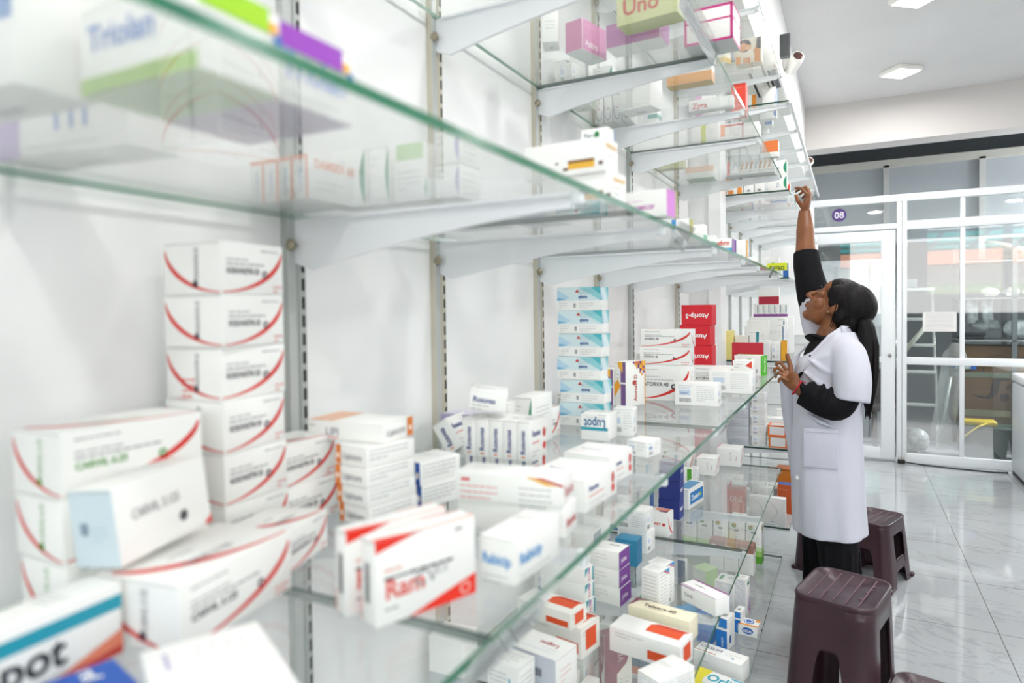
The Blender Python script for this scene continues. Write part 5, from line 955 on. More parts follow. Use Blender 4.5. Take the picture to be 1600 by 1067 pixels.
carton('white carton with a grey end, fifth on the shelf beyond the navy pile', 'band', 0.0460, 2.4926, 0.7554, -3.5, 0.0500, 0.0300, 0.1300, c='#b7bbc0', band=(0, 0), Rc='#b7bbc0', on='F')
carton('white carton with a pale blue side stripe, sixth on the shelf beyond the navy pile', 'band', 0.1078, 2.4875, 0.7554, -1.8, 0.0500, 0.0450, 0.0700, c='#8fb7cf', band=(0.75, 1), vert=1, on='F')
carton('white carton with a pale blue side stripe, seventh on the shelf beyond the navy pile', 'band', 0.1078, 2.4867, 0.8260, -1.8, 0.0500, 0.0450, 0.0700, c='#8fb7cf', band=(0.75, 1), vert=1, on='F')
carton('white carton with a green side stripe, eighth on the shelf beyond the navy pile', 'band', 0.0436, 2.5770, 0.7554, 3.8, 0.0500, 0.0450, 0.1300, c='#5aa83a', band=(0.75, 1), vert=1, on='F')
carton('white carton with a green side stripe, ninth on the shelf beyond the navy pile', 'band', 0.1274, 2.5734, 0.7554, 2.5, 0.0700, 0.0300, 0.0689, c='#5aa83a', band=(0.75, 1), vert=1, on='F')
carton('white carton with a green band, first on the near bottom shelf back row', 'band', 0.1422, 1.3951, 0.3704, -0.4, 0.0350, 0.0800, 0.0900, c='#5aa83a', band=(0.08, 0.34), on='FR')
carton('white carton with a pale blue end, second on the near bottom shelf back row', 'band', 0.0390, 1.4906, 0.3704, -3.7, 0.0350, 0.0450, 0.0900, c='#8fb7cf', band=(0, 0), Rc='#8fb7cf', on='F')
carton('white carton with faint small print, third on the near bottom shelf back row', 'plain', 0.1025, 1.5047, 0.3704, 2.8, 0.0700, 0.0800, 0.0847)
carton('white carton with a green side stripe, fourth on the near bottom shelf back row', 'band', 0.0397, 1.6083, 0.3704, -4.1, 0.0350, 0.0600, 0.1100, c='#5aa83a', band=(0.75, 1), vert=1, on='F')
carton('white carton with faint small print, fifth on the near bottom shelf back row', 'plain', 0.0918, 1.6083, 0.3704, -2.8, 0.0350, 0.0800, 0.0900)
carton('white carton covered in small grey print, sixth on the near bottom shelf back row', 'info', 0.0365, 1.7181, 0.3704, 1.5, 0.0350, 0.0800, 0.1100)
carton('white carton with a pale blue half moon, seventh on the near bottom shelf back row', 'arc', 0.0381, 1.9131, 0.3704, -2.4, 0.0350, 0.0300, 0.1100, c='#8fb7cf')
carton('white carton with a green end, eighth on the near bottom shelf back row', 'band', 0.1354, 2.0019, 0.3704, 3.5, 0.0500, 0.0600, 0.0500, c='#5aa83a', band=(0, 0), Rc='#5aa83a', on='F')
carton('white carton covered in small grey print, ninth on the near bottom shelf back row', 'info', 0.0794, 2.1187, 0.3704, 3.7, 0.1200, 0.0800, 0.0914)
carton('white carton with a green half moon, tenth on the near bottom shelf back row', 'arc', 0.0441, 2.2059, 0.3704, 3.8, 0.0500, 0.0300, 0.0500, c='#5aa83a')
carton('white carton with a green half moon, eleventh on the near bottom shelf back row', 'arc', 0.0441, 2.2009, 0.4210, 3.8, 0.0500, 0.0300, 0.0500, c='#5aa83a')
carton('white carton with a pale blue half moon, twelfth on the near bottom shelf back row', 'arc', 0.0810, 2.2811, 0.3704, -2.5, 0.1200, 0.0450, 0.0724, c='#8fb7cf')
carton('white carton with a slate end, thirteenth on the near bottom shelf back row', 'band', 0.0672, 2.3839, 0.3704, -4.0, 0.0900, 0.0600, 0.0641, c='#5b6f80', band=(0, 0), Rc='#5b6f80', on='F')
carton('white carton with a slate side stripe, fourteenth on the near bottom shelf back row', 'band', 0.0810, 2.5621, 0.3704, -3.3, 0.1200, 0.0300, 0.0977, c='#5b6f80', band=(0.75, 1), vert=1, on='F')
carton('tan patterned carton at the front of the top shelf near its far end', 'photo', 0.3418, 2.8593, 2.4304, 0.0, 0.1000, 0.0600, 0.1000, body='#e9e0cc')
carton('cream carton with yellow foot beside the tan patterned one', 'band', 0.2445, 2.7953, 2.4304, -20.0, 0.0500, 0.0500, 0.0800, c='#e3bf62', band=(0, 0.25), on='FR', t='', body='#efe9db')
carton('white carton with a grey half moon, first on the far overhead shelf', 'arc', 0.2051, 3.6225, 2.0054, 3.1, 0.0840, 0.0360, 0.0700, c='#b7bbc0')
carton('white carton with a blue side stripe, second on the far overhead shelf', 'band', 0.1031, 3.7137, 2.0054, 3.1, 0.1080, 0.0360, 0.0500, c='#2c68b8', band=(0.75, 1), vert=1, on='F')
carton('white carton with a grey end, third on the far overhead shelf', 'band', 0.2094, 3.7342, 2.0054, -2.0, 0.0840, 0.0540, 0.0612, c='#b7bbc0', band=(0, 0), Rc='#b7bbc0', on='F')
carton('white carton with a red end, fourth on the far overhead shelf', 'band', 0.1690, 3.8882, 2.0054, 0.5, 0.0840, 0.0720, 0.0814, c='#e0452c', band=(0, 0), Rc='#e0452c', on='F')
carton('white carton with a blue band, fifth on the far overhead shelf', 'band', 0.3596, 3.8853, 2.0054, -1.6, 0.0840, 0.0360, 0.0500, c='#2c68b8', band=(0.08, 0.34), on='FR')
carton('white carton with faint small print, sixth on the far overhead shelf', 'plain', 0.0936, 4.0198, 2.0054, -1.9, 0.0840, 0.0960, 0.0500)
carton('white carton with faint small print, seventh on the far overhead shelf', 'plain', 0.1797, 3.9970, 2.0054, -1.4, 0.0420, 0.0720, 0.1100)
carton('white carton with a red end, eighth on the far overhead shelf', 'band', 0.2721, 3.9878, 2.0054, -1.1, 0.1080, 0.0360, 0.0799, c='#e0452c', band=(0, 0), Rc='#e0452c', on='F')
carton('white carton with a red band, ninth on the far overhead shelf', 'band', 0.1029, 4.1205, 2.0054, 2.5, 0.1080, 0.0540, 0.0700, c='#e0452c', band=(0.08, 0.34), on='FR')
carton('white carton covered in small grey print, tenth on the far overhead shelf', 'info', 0.2823, 4.1210, 2.0054, -3.9, 0.0420, 0.0360, 0.0500)
carton('white carton covered in small grey print, eleventh on the far overhead shelf', 'info', 0.2823, 4.1225, 2.0560, -3.9, 0.0420, 0.0360, 0.0500)
carton('white carton with a red half moon, twelfth on the far overhead shelf', 'arc', 0.3584, 4.1124, 2.0054, -2.1, 0.0840, 0.0360, 0.0745, c='#e0452c')
carton('white carton with a red half moon, thirteenth on the far overhead shelf', 'arc', 0.3584, 4.1197, 2.0805, -2.1, 0.0840, 0.0360, 0.0745, c='#e0452c')
carton('white carton with a blue side stripe, fourteenth on the far overhead shelf', 'band', 0.1230, 4.2212, 2.0054, -1.6, 0.1440, 0.0720, 0.0622, c='#2c68b8', band=(0.75, 1), vert=1, on='F')
carton('white carton with a grey half moon, first on the far top shelf', 'arc', 0.1548, 3.5258, 2.4304, 1.9, 0.0840, 0.0540, 0.0693, c='#b7bbc0')
carton('white carton with a orange side stripe, second on the far top shelf', 'band', 0.2480, 3.5185, 2.4304, 3.8, 0.0840, 0.0360, 0.0727, c='#e6902a', band=(0.75, 1), vert=1, on='F')
carton('white carton with a blue end, third on the far top shelf', 'band', 0.3492, 3.5506, 2.4304, -2.0, 0.0600, 0.0720, 0.1000, c='#2c68b8', band=(0, 0), Rc='#2c68b8', on='F')
carton('white carton with faint small print, fourth on the far top shelf', 'plain', 0.1659, 3.6494, 2.4304, 0.4, 0.0420, 0.0960, 0.1000)
carton('white carton with a red band, fifth on the far top shelf', 'band', 0.1253, 3.7631, 2.4304, -4.9, 0.1440, 0.0720, 0.0700, c='#e0452c', band=(0.6, 0.85), on='FR')
carton('white carton with a blue half moon, sixth on the far top shelf', 'arc', 0.3226, 3.7435, 2.4304, -1.2, 0.0840, 0.0540, 0.0500, c='#2c68b8')
carton('white carton with a blue half moon, seventh on the far top shelf', 'arc', 0.3226, 3.7390, 2.4810, -1.2, 0.0840, 0.0540, 0.0500, c='#2c68b8')
carton('white carton with a red side stripe, eighth on the far top shelf', 'band', 0.1025, 3.8587, 2.4304, 3.3, 0.1080, 0.0540, 0.0806, c='#e0452c', band=(0.75, 1), vert=1, on='F')
carton('white carton with a blue side stripe, ninth on the far top shelf', 'band', 0.2584, 3.8798, 2.4304, 1.1, 0.1440, 0.0960, 0.0784, c='#2c68b8', band=(0.75, 1), vert=1, on='F')
carton('white carton with faint small print, tenth on the far top shelf', 'plain', 0.0708, 4.0422, 2.4304, 0.4, 0.0420, 0.0540, 0.1000)
carton('white carton covered in small grey print, eleventh on the far top shelf', 'info', 0.2603, 4.0622, 2.4304, 0.2, 0.0600, 0.0960, 0.0500)
carton('white carton covered in small grey print, twelfth on the far top shelf', 'info', 0.2603, 4.0671, 2.4810, 0.2, 0.0600, 0.0960, 0.0500)
carton('white carton with a pale blue end, thirteenth on the far top shelf', 'band', 0.0733, 4.1777, 2.4304, -4.6, 0.0420, 0.0540, 0.1000, c='#8fb7cf', band=(0, 0), Rc='#8fb7cf', on='F')
carton('white carton with faint small print, first on the far eye-level shelf', 'plain', 0.0917, 3.6449, 1.5874, 0.9, 0.0840, 0.0360, 0.0600)
carton('white carton with a grey band, second on the far eye-level shelf', 'band', 0.2409, 3.6765, 1.5874, 4.4, 0.0840, 0.0960, 0.0600, c='#b7bbc0', band=(0.08, 0.34), on='FR')
carton('white carton with a pale blue half moon, third on the far eye-level shelf', 'arc', 0.3482, 3.7976, 1.5874, 2.7, 0.0600, 0.0540, 0.0600, c='#8fb7cf')
carton('white carton with a pale blue band, fourth on the far eye-level shelf', 'band', 0.1054, 3.8925, 1.5874, -4.1, 0.1080, 0.0360, 0.0500, c='#8fb7cf', band=(0.08, 0.34), on='FR')
carton('white carton with a pale blue band, fifth on the far eye-level shelf', 'band', 0.2241, 3.9237, 1.5874, -4.7, 0.0840, 0.0960, 0.0600, c='#8fb7cf', band=(0.08, 0.34), on='FR')
carton('white carton with a pale blue band, sixth on the far eye-level shelf', 'band', 0.1052, 4.0991, 1.5874, -2.5, 0.1080, 0.0540, 0.0600, c='#8fb7cf', band=(0.08, 0.34), on='FR')
carton('white carton with faint small print, seventh on the far eye-level shelf', 'plain', 0.2032, 4.1206, 1.5874, 3.9, 0.0600, 0.0960, 0.0600)
carton('white carton with a pale blue side stripe, eighth on the far eye-level shelf', 'band', 0.2879, 4.0959, 1.5874, 0.2, 0.0840, 0.0360, 0.0500, c='#8fb7cf', band=(0.75, 1), vert=1, on='F')
carton('white carton with a purple end, first on the far waist-high shelf', 'band', 0.1225, 4.1777, 1.1824, -1.5, 0.1440, 0.0360, 0.0648, c='#7d4aa0', band=(0, 0), Rc='#7d4aa0', on='F')
carton('white carton with a grey band, second on the far waist-high shelf', 'band', 0.2369, 4.1869, 1.1824, 1.9, 0.0600, 0.0720, 0.0900, c='#b7bbc0', band=(0.6, 0.85), on='FR')
carton('white carton with a slate band, third on the far waist-high shelf', 'band', 0.3508, 4.1945, 1.1824, -5.0, 0.1080, 0.0540, 0.0768, c='#5b6f80', band=(0.6, 0.85), on='FR')
carton('white carton covered in small grey print, fourth on the far waist-high shelf', 'info', 0.0807, 4.2993, 1.1824, -1.0, 0.0600, 0.0720, 0.0500)
carton('white carton with a grey band, fifth on the far waist-high shelf', 'band', 0.2067, 4.2938, 1.1824, -2.7, 0.1440, 0.0540, 0.0785, c='#b7bbc0', band=(0.6, 0.85), on='FR')
carton('white carton with faint small print, sixth on the far waist-high shelf', 'plain', 0.3496, 4.2932, 1.1824, 1.5, 0.1080, 0.0540, 0.0700)
carton('white carton with faint small print, seventh on the far waist-high shelf', 'plain', 0.1555, 4.4168, 1.1824, 0.9, 0.0840, 0.0960, 0.0700)
carton('white carton with faint small print, eighth on the far waist-high shelf', 'plain', 0.1555, 4.4086, 1.2530, 0.9, 0.0840, 0.0960, 0.0700)
carton('white carton covered in small grey print, first on the far second shelf', 'info', 0.2333, 3.7465, 0.7554, 2.6, 0.1080, 0.0720, 0.0500)
carton('white carton covered in small grey print, second on the far second shelf', 'info', 0.2333, 3.7388, 0.8060, 2.6, 0.1080, 0.0720, 0.0500)
carton('white carton with a green band, third on the far second shelf', 'band', 0.3499, 3.7579, 0.7554, 4.3, 0.0840, 0.0960, 0.0500, c='#5aa83a', band=(0.08, 0.34), on='FR')
carton('white carton with a green band, fourth on the far second shelf', 'band', 0.3499, 3.7493, 0.8060, 4.3, 0.0840, 0.0960, 0.0500, c='#5aa83a', band=(0.08, 0.34), on='FR')
carton('white carton with a grey side stripe, fifth on the far second shelf', 'band', 0.1056, 3.8419, 0.7554, -4.4, 0.1080, 0.0360, 0.0900, c='#b7bbc0', band=(0.75, 1), vert=1, on='F')
carton('white carton with a green band, sixth on the far second shelf', 'band', 0.2227, 3.8497, 0.7554, -2.1, 0.1080, 0.0360, 0.0745, c='#5aa83a', band=(0.08, 0.34), on='FR')
carton('white carton with faint small print, seventh on the far second shelf', 'plain', 0.3708, 3.8531, 0.7554, 4.9, 0.0420, 0.0540, 0.1300)
carton('white carton with faint small print, eighth on the far second shelf', 'plain', 0.1006, 3.9457, 0.7554, 4.3, 0.1080, 0.0960, 0.0899)
carton('white carton with a grey half moon, ninth on the far second shelf', 'arc', 0.2085, 3.9382, 0.7554, 0.1, 0.0420, 0.0720, 0.1100, c='#b7bbc0')
carton('white carton with a red half moon, first on the far bottom shelf', 'arc', 0.0892, 3.7580, 0.3704, 3.4, 0.0840, 0.0960, 0.0680, c='#e0452c')
carton('white carton with a red half moon, second on the far bottom shelf', 'arc', 0.0892, 3.7528, 0.4390, 3.4, 0.0840, 0.0960, 0.0680, c='#e0452c')
carton('white carton with faint small print, third on the far bottom shelf', 'plain', 0.1854, 3.7381, 0.3704, 0.9, 0.0840, 0.0540, 0.0900)
carton('white carton with a grey end, fourth on the far bottom shelf', 'band', 0.2733, 3.7374, 0.3704, 1.6, 0.0600, 0.0720, 0.1300, c='#b7bbc0', band=(0, 0), Rc='#b7bbc0', on='F')
carton('white carton with a grey band, fifth on the far bottom shelf', 'band', 0.3418, 3.7497, 0.3704, -4.9, 0.0420, 0.0720, 0.1300, c='#b7bbc0', band=(0.6, 0.85), on='FR')
carton('white carton with a grey end, sixth on the far bottom shelf', 'band', 0.1214, 3.8813, 0.3704, 0.7, 0.1440, 0.0960, 0.0818, c='#b7bbc0', band=(0, 0), Rc='#b7bbc0', on='F')
carton('white carton with faint small print, seventh on the far bottom shelf', 'plain', 0.2597, 3.8638, 0.3704, 1.1, 0.1080, 0.0720, 0.0979)
carton('white carton with a grey half moon, eighth on the far bottom shelf', 'arc', 0.1003, 4.0020, 0.3704, 4.6, 0.1080, 0.0960, 0.0893, c='#b7bbc0')
# ---------------------------------------------------------------- two-step plastic stools
PLUM = noisy('plum_plastic', '#371f28', '#402630', 5, .33, .12, 60, bdist=.001)
def rrect(w, d, r, n=8):
    pts = []
    for cx_, cy_, a0 in ((w / 2 - r, d / 2 - r, 0), (-w / 2 + r, d / 2 - r, 90), (-w / 2 + r, -d / 2 + r, 180), (w / 2 - r, -d / 2 + r, 270)):
        for k in range(n + 1):
            a = math.radians(a0 + 90 * k / n); pts.append((cx_ + r * math.cos(a), cy_ + r * math.sin(a)))
    return pts
def shell(name, cx_, tw, td, bw, bd, h, arches, parent, sx=0, wins=()):
    """tapering moulded leg shell; arches {side: (half width, height)}; sides +x -x +y -y"""
    b = MB(); cols = []
    def ring(t, per):  # t 0 top .. 1 bottom ; per list of (side, s) with s -1..1 along the side
        pass
    sides = []
    r = .045
    # perimeter samples: (kind, s) walk round with corners
    top = rrect(tw, td, r, 6); bot = rrect(bw, bd, r * 1.15, 6)
    def dens(P):
        out = []
        for i in range(len(P)):
            a, c = P[i], P[(i + 1) % len(P)]; L_ = math.hypot(c[0] - a[0], c[1] - a[1]); n = 30 if L_ > .06 else 1
            for k in range(n): out.append((a[0] + (c[0] - a[0]) * k / n, a[1] + (c[1] - a[1]) * k / n, i, k / n, n))
        return out
    T, Bo = dens(top), dens(bot); NZ = 16; N2 = len(T)
    SIDE = {6: '+y', 13: '-x', 20: '-y', 27: '+x'}
    zb = []
    for i in range(N2):
        sd = SIDE.get(T[i][2]); z0 = 0
        if sd in arches and T[i][4] > 1:
            hw, ah = arches[sd]; s = abs(T[i][3] - .5) * 2
            if s < hw: z0 = ah * (1 - (s / hw) ** 6 * .35)
        zb.append(z0)
    vs = []
    for i in range(N2):
        for j in range(NZ + 1):
            z = h - (h - zb[i]) * j / NZ; t = 1 - z / h; t2 = t ** .9
            x = T[i][0] + (Bo[i][0] - T[i][0]) * t2 + cx_ + sx * t2; y = T[i][1] + (Bo[i][1] - T[i][1]) * t2
            zz = z - (.010 * max(0, 1 - (h - z) / .012) if False else 0); vs.append((x, y, zz))
    fs = []
    for i in range(N2):
        k = (i + 1) % N2
        for j in range(NZ):
            q = (i * (NZ + 1) + j, i * (NZ + 1) + j + 1, k * (NZ + 1) + j + 1, k * (NZ + 1) + j)
            if wins:
                sd = SIDE.get(T[i][2]); skip = False
                for (ws, wh, za, zc) in wins:
                    zm = (vs[q[0]][2] + vs[q[1]][2]) / 2
                    if sd == ws and T[i][4] > 1 and abs(T[i][3] - .5) * 2 < wh and za < zm < zc: skip = True
                if skip: continue
            fs.append(q)
    b.add(vs, fs, PLUM, None, True)
    o = b.build(name, parent); so = o.modifiers.new('thick', 'SOLIDIFY'); so.thickness = .004; so.offset = -1
    return o
def seat_top(name, cx_, w, d, z, parent):
    b = MB(); P0 = rrect(w + .006, d + .006, .047, 6); n = len(P0)
    rings_ = [(1.0, -.012, 0), (1.0, -.004, 0), (.985, 0, 0), (.94, 0, 0), (.925, -.003, 0), (.0, -.003, 0)]
    vs = [(cx_ + p[0] * s, p[1] * s, z + dz) for s, dz, _ in rings_ for p in P0]
    fs = [(i * n + k, i * n + (k + 1) % n, (i + 1) * n + (k + 1) % n, (i + 1) * n + k) for i in range(len(rings_) - 1) for k in range(n)]
    b.add(vs, fs, PLUM, None, True)
    for k in range(-2, 3): b.box(cx_ + k * w * .155 - .0016, cx_ + k * w * .155 + .0016, -d * .42, d * .42, z - .0035, z - .0015, M('#6b4a57', .4))
    rg_ = random.Random(3)
    for k in range(5): b.ell((cx_ + w * .30 + rg_.uniform(-.01, .012), -d * .2 + k * d * .11, z - .002), (.006, .004, .0015), M('#7c5a66', .3), n=8)
    return b.build(name, parent)
def step_stool(loc, rz, label):
    k = empty('step_stool', loc, rz); tag(k, label, 'stool')
    shell('tall_legs', -.105, .215, .265, .27, .36, .598, {'+y': (.62, .46), '-y': (.62, .46), '-x': (.66, .44)}, k, sx=-.012, wins=(('+x', .66, .335, .52),))
    seat_top('seat', -.105, .215, .265, .602, k)
    shell('low_legs', .115, .205, .295, .235, .36, .328, {'+x': (.60, .085), '+y': (.5, .16), '-y': (.62, .20), '-x': (.8, .2)}, k, sx=.014, wins=(('+x', .66, .14, .26),))
    seat_top('step', .115, .205, .295, .332, k)
    for x, y in ((-.235, -.165), (-.235, .165), (.235, -.165), (.235, .165)):
        b = MB(); b.box(x - .018, x + .018, y - .018, y + .018, 0, .02, PLUM, c=.006); b.build('foot', k)
    return k
step_stool((.791, 2.17, 0), math.radians(-14), 'plum plastic two-step stool in the foreground, cut by the bottom edge')
step_stool((.715, 3.99, 0), math.radians(-20), 'plum plastic two-step stool standing behind the woman')
b = MB(); b.lathe([(.009, 0), (.009, .0006)], M('#c3c7d2', .4), 16, Matrix.Translation((.838, 2.13, .53)) @ Matrix.Rotation(math.radians(-14), 4, 'Z') @ Matrix.Rotation(math.radians(84), 4, 'Y')); tag(b.build('round_sticker'), 'small round pale sticker on the side of the foreground stool', 'sticker')
# ---------------------------------------------------------------- shelf-edge price holders
CLR = glass_mat('clear_acrylic', (.97, .98, .98), .12, 1.5)
def tagholder(loc, w, h, label, txt, tilt=20, rz=90):
    k = empty('price_holder', loc); k.rotation_euler = (math.radians(tilt), 0, math.radians(rz)); tag(k, label, 'label holder')
    b = MB(); b.box(-w / 2, w / 2, -.0015, 0, -h, 0, CLR); b.box(-w / 2, w / 2, -.004, 0, -.001, .012, CLR); b.build('sleeve', k)
    b = MB(); b.box(-w / 2 + .003, w / 2 - .003, .0002, .0006, -h + .003, -.003, M('#f1f2f2', .6)); f = Face(b, (w / 2 - .003, .0006, -h + .003), (-1, 0, 0), (0, 0, 1), w - .006, h - .006)
    f = Face(b, (-w / 2 + .003, -.0017, -h + .003), (1, 0, 0), (0, 0, 1), w - .006, h - .006)
    if txt: f.text(txt, .5, .3, h * .34, T_('#8a8e92'), 1, False, 0, w * .7, 'c')
    else: f.lines(.12, .7, .85, 3, h * .2, T_('#9a9ea2'), h * .08)
    b.build('card', k)
tagholder((.4500, 1.16, 1.583), .115, .035, 'clear price holder hanging from the eye-level shelf edge', 'LOGESIC', 25)
tagholder((.4500, 1.33, 2.001), .32, .03, 'long clear price strip along the overhead shelf edge', '', 20)
tagholder((.4500, 1.63, 1.178), .075, .035, 'clear price holder hanging from the waist-high shelf edge before the woman', '', 30)
tagholder((.4500, .50, 1.178), .16, .04, 'blurred clear price holder under the nearest stretch of the waist-high shelf', '', 25)
tagholder((.4500, 2.62, 1.583), .07, .03, 'small grey price holder by the yellow-green carton', 'OFLO', 20)
tagholder((.4500, 3.55, 2.001), .10, .05, 'white card hanging from the far overhead shelf within her reach', 'CO', 8, 75)
# ---------------------------------------------------------------- air conditioner on the bulkhead
k = empty('air_conditioner', (.2, 3.75, 2.56)); tag(k, 'white wall air conditioner seen through the top glass shelves', 'air conditioner')
b = MB(); b.box(-.15, .135, -.45, .45, 0, .055, PLASTICW, c=.01); b.box(.142, .205, -.45, .45, 0, .10, PLASTICW, c=.012); b.build('case', k)
b = MB(); b.box(.075, .085, -.40, .0, -.004, .002, BLACK); b.box(.158, .168, -.40, -.12, -.004, .002, BLACK); b.box(.172, .195, -.40, -.12, -.004, .002, M('#55585c', .4)); b.build('louvre', k)
# ---------------------------------------------------------------- store room behind the glass
def thing_box(name, x0, x1, y0, y1, z0, z1, mat, label, cat, c=.004):
    b = MB(); b.box(x0, x1, y0, y1, z0, z1, mat, c=c); return tag(b.build(name), label, cat)
FRI = M('#d5d9de', .35)
k = empty('refrigerator', (.72, 7.82, 0)); tag(k, 'tall white refrigerator behind the glass door', 'refrigerator')
b = MB(); b.box(-.42, .27, -.02, .5, .02, 1.92, FRI, c=.01); b.build('body', k)
b = MB(); b.box(-.41, .16, -.045, -.022, .06, 1.9, M('#dde1e6', .25), c=.01); b.box(.17, .26, -.045, -.022, .06, 1.9, M('#e6e9ed', .2), c=.006); b.build('door', k)
b = MB(); b.box(.04, .12, -.05, -.044, 1.555, 1.60, M('#2c3f57', .2)); b.box(.05, .11, -.052, -.049, 1.565, 1.59, M('#6f97b5', .3)); b.build('display', k)
b = MB(); b.box(.13, .15, -.075, -.045, .8, 1.3, M('#9aa1a8', .3, .6), c=.004); b.build('handle', k)
# steel rack with things on it
k = empty('storage_rack', (2.0, 8.0, 0)); tag(k, 'grey metal storage rack behind the glass partition', 'rack')
st = M('#767c80', .4, .5)
for x in (-.32, .1, 1.1):
    for y in (-.22, .25):
        b = MB(); b.box(x - .02, x + .02, y - .02, y + .02, 0, 2.05, st); b.build('post', k)
for z in (1.09, 1.50, 1.86):
    b = MB(); b.box(-.34, 1.12, -.24, .27, z - .012, z, M('#9fa5a5', .3)); b.build('shelf', k)
def sack(x, y, z, rx_, ry_, rz_, col, label, seed=1, name='bag', cat='bag'):
    b = MB(); rg_ = random.Random(seed)
    for i in range(6): b.ell((x + rg_.uniform(-.5, .5) * rx_, y + rg_.uniform(-.4, .4) * ry_, z + rz_ * rg_.uniform(.6, 1.0)), (rx_ * rg_.uniform(.4, .75), ry_ * rg_.uniform(.5, .8), rz_ * rg_.uniform(.5, .8)), col, n=12, R=Matrix.Rotation(rg_.uniform(-.4, .4), 3, 'Y'))
    b.v = [(q[0], q[1], max(q[2], z + .012)) for q in b.v]; o = b.build(name); blend(o, .012, 1, 2); return tag(o, label, cat)
PLB = noisy('milky_plastic', '#b9c3c8', '#e6ecee', 18, .3, .8, 30, bdist=.01)
sack(1.93, 8.06, 1.168, .13, .10, .07, PLB, 'milky plastic bag lying on the rack, left of the bundle', 2)
sack(2.20, 7.95, 1.093, .17, .14, .11, PLB, 'milky plastic bundle with violet print on the rack', 5)
sack(2.56, 7.95, 1.093, .14, .12, .10, PLB, 'milky plastic bag at the right edge of the rack', 9)
sack(2.35, 8.0, 1.86, .45, .16, .09, noisy('tan_cloth', '#6f6350', '#a29a86', 9, .8, .5, 20), 'tan cloth bundle on the top of the rack', 7, 'cloth_bundle', 'bundle')
for i, (x, w_) in enumerate(((1.93, .08), (2.10, .07), (2.27, .08), (2.49, .10))):
    b = MB(); b.ell((x, 7.95, 1.554), (w_, .09, .05), M('#d3d4cf', .4), n=16); b.box(x - .05, x + .04, 7.855, 7.865, 1.515, 1.55, M(['#c7c8c4', '#b9bbb8', '#3f5560', '#6fa0c9'][i], .4)); tag(b.build('pack'), 'rounded white pack on the middle rack shelf, %s from the left' % ORD[i], 'pack')
for i in range(2):
    x = 1.76 + .125 * i; b = MB(); b.tube([(x, 7.92, 1.484), (x + .01, 7.92, 1.38), (x + .02, 7.92, 1.25)], [.03, .028, .034], PLB, 12); b.tube([(x + .055, 7.92, 1.484), (x + .05, 7.92, 1.35), (x + .05, 7.92, 1.28)], [.02, .02, .026], PLB, 12); tag(b.build('hanging_tubing'), 'clear plastic tubing hanging under the rack shelf, %s from the left' % ORD[i], 'tubing')
# big cardboard box on its side with a printed emblem
k = empty('cardboard_box', (2.05, 7.95, 0)); tag(k, 'large brown cardboard box with an emblem standing under the rack', 'box')
CB = noisy('cardboard', '#6e5238', '#7d5f43', 3, .8, .1, 50)
b = MB(); b.box(-.43, 1.0, -.1, .22, .26, 1.03, CB, c=.006)
f = Face(b, (-.43, -.1, .26), (1, 0, 0), (0, 0, 1), 1.43, .77, e=.001); em = T_('#3c2a2a')
def annulus(u, v, r0_, r1_):
    for i in range(28):
        t0, t1 = 2 * PI * i / 28, 2 * PI * (i + 1) / 28
        f.poly([(u + r * math.cos(t), v + r * math.sin(t)) for r, t in ((r0_, t0), (r1_, t0), (r1_, t1), (r0_, t1))], em, 1, False)
annulus(.36, .56, .115, .122); annulus(.60, .64, .045, .052); annulus(.88, .56, .115, .122)
f.poly([(.16, .29), (.27, .27), (.30, .30), (.33, .46), (.37, .47), (.46, .47), (.46, .44), (.39, .43), (.36, .30), (.30, .25), (.2, .26)], em, 1, False); disc(f, .42 / 1.43, .27 / .77, .04, em); f.poly([(.42, .36), (.52, .47), (.56, .47), (.47, .35)], em, 1, False)
f.text('HEECHANG', .32, .17, .042, em, 1, False, 0, .5)
b.build('carton', k)
b = MB(); b.box(-.435, 1.0, -.103, -.1, .34, .40, M('#8c8a6c', .3)); b.box(-.435, 1.0, -.103, -.1, .72, .77, M('#7f8a78', .3)); b.build('packing_tape', k)
GB = M('#20392f', .5)
for i, x in enumerate((1.80, 2.20)):
    b = MB(); b.prism([(-.15, 0), (.15, 0), (.19, .30), (-.19, .30)], 'y', -.13, .13, GB, Matrix.Translation((x, 7.42, 0))); b.box(x - .2, x + .2, 7.28, 7.56, .29, .315, GB, c=.006)
    o = b.build('crate'); tag(o, 'dark green plastic tub on the store floor, %s of two' % ['left', 'right'][i], 'tub')
k = empty('yellow_mop', (1.80, 7.42, .317)); tag(k, 'yellow plastic handle set lying on the left green tub', 'tool')
YL = M('#c9b02a', .4); b = MB(); b.box(-.16, .10, -.1, .06, .003, .05, YL, c=.015); b.build('head', k); b = MB(); b.tube([(-.21, -.17, -.13), (-.05, -.165, .012), (.02, -.10, .03)], .008, YL, 8); b.build('handle', k)
